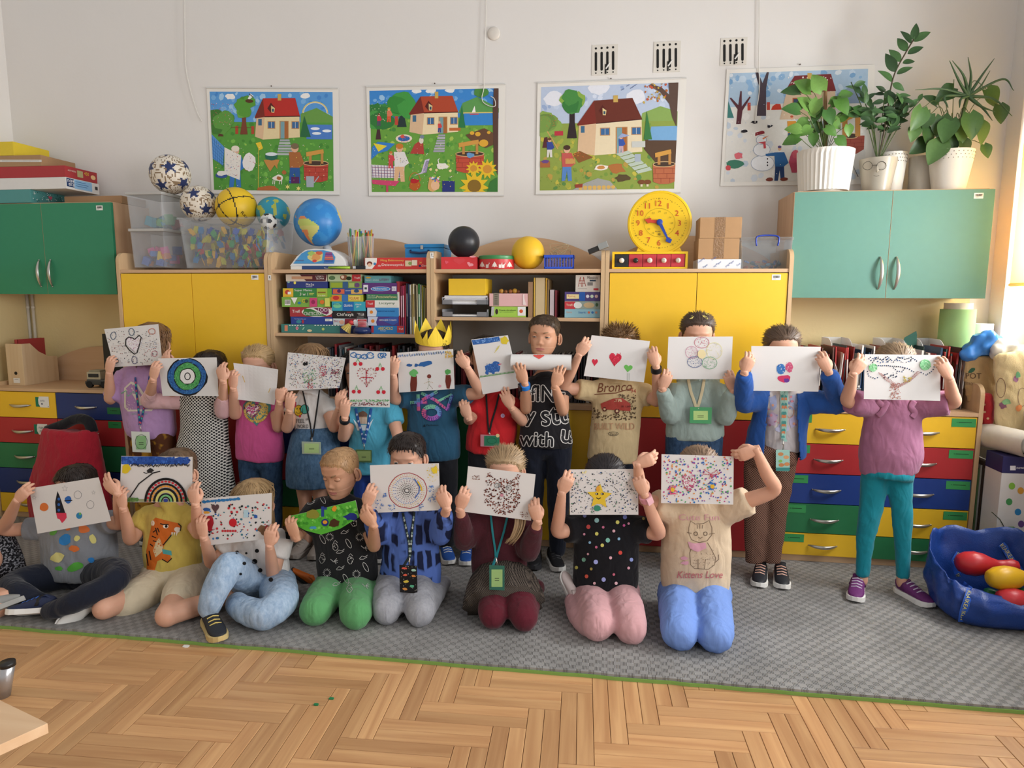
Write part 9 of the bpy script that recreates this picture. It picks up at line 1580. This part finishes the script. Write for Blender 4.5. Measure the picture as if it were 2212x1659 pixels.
for lb,cl,p0,p1,r_ in [('red plastic skittle lying at the back of the blue bag','#b8262c',(4.33,-.42,.2),(4.57,-.45,.21),1),('yellow plastic skittle on top in the blue bag','#d8a81c',(4.39,-.56,.19),(4.65,-.52,.2),.95),('red plastic skittle lying lowest in front','#c03038',(4.41,-.60,.12),(4.63,-.6,.12),.9),('green plastic skittle half hidden in the blue bag','#1f6a3c',(4.59,-.58,.11),(4.41,-.5,.1),.9)]:
    p0,p1=Vector(p0),Vector(p1);a=MB();a.tube([p0.lerp(p1,u) for u in (0,.04,.15,.3,.45,.58,.68,.78,.9,.98,1)],[q*r_ for q in (.02,.036,.05,.054,.046,.03,.022,.024,.03,.022,.008)],20);obj('skittle',a,mat('sk_'+cl,cl,rough=.35),smooth=True,label=lb,cat='skittle',group='skittles in the blue bag')
t=thing('table',V(.55,-2.15,FZ),'beech table corner jutting in at the picture edge','table');A_,B_,C_=atZ(-40,1493,.5),atZ(103,1562,.5),atZ(-60,1636,.5);P=[(A_.x,A_.y),(B_.x,B_.y),(C_.x,C_.y),(C_.x-.5,C_.y-.1),(A_.x-.6,A_.y)];a=MB();a.prism(P,lambda u,v,h:V(u,v,h),.478,.5);obj('table_top',a,wood('beech_top','#d0aa84','#dcbb96','x'),t,bevel=.001);a=MB();a.tube([(A_.x-.25,A_.y-.12,FZ),(A_.x-.25,A_.y-.12,.478)],.02,12);obj('leg',a,m_metal,t,smooth=True)
t=thing('chair',atZ(5,1600,FZ),'silver chair leg with black cap beside the table','chair');p,q=atY(16,1436,-1.62),atY(2,1530,-1.62);a=MB();q2=q+(q-p)*3;f_=(FZ+.002-p.z)/(q.z-p.z);a.tube([p,p.lerp(q,f_)],.023,18);obj('leg',a,mat('silver_tube','#b8b8ba',rough=.3,metal=.7),t,smooth=True);a=MB();a.tube([p+V(0,0,-.004),p+V(0,0,.012)],[.025,.024],18);obj('cap',a,mat('black_plastic'),t,smooth=True)
for lb,x,y,cl,s_ in [('tiny green clip on the parquet, nearer the mat',716,1510,'#1f7a4a',.008),('tiny green clip on the parquet, farther from the mat',683,1523,'#1f7a4a',.008),('scrap of white paper at the mat edge',402,1397,'#ecebe6',.012),('green plastic scrap poking from under the mat',1885,1510,'#2f8a5a',.014)]:
    p=atZ(x,y,FZ);a=MB();a.prism([(s_*cos(k*pi/4)*(1+.4*(k%2)),s_*sin(k*pi/4)*.7) for k in range(8)],lambda u,v,h:V(p.x+u,p.y+v,FZ+h),.0003,.004);obj('scrap',a,mat('scrap_'+cl,cl),label=lb,cat='scrap')
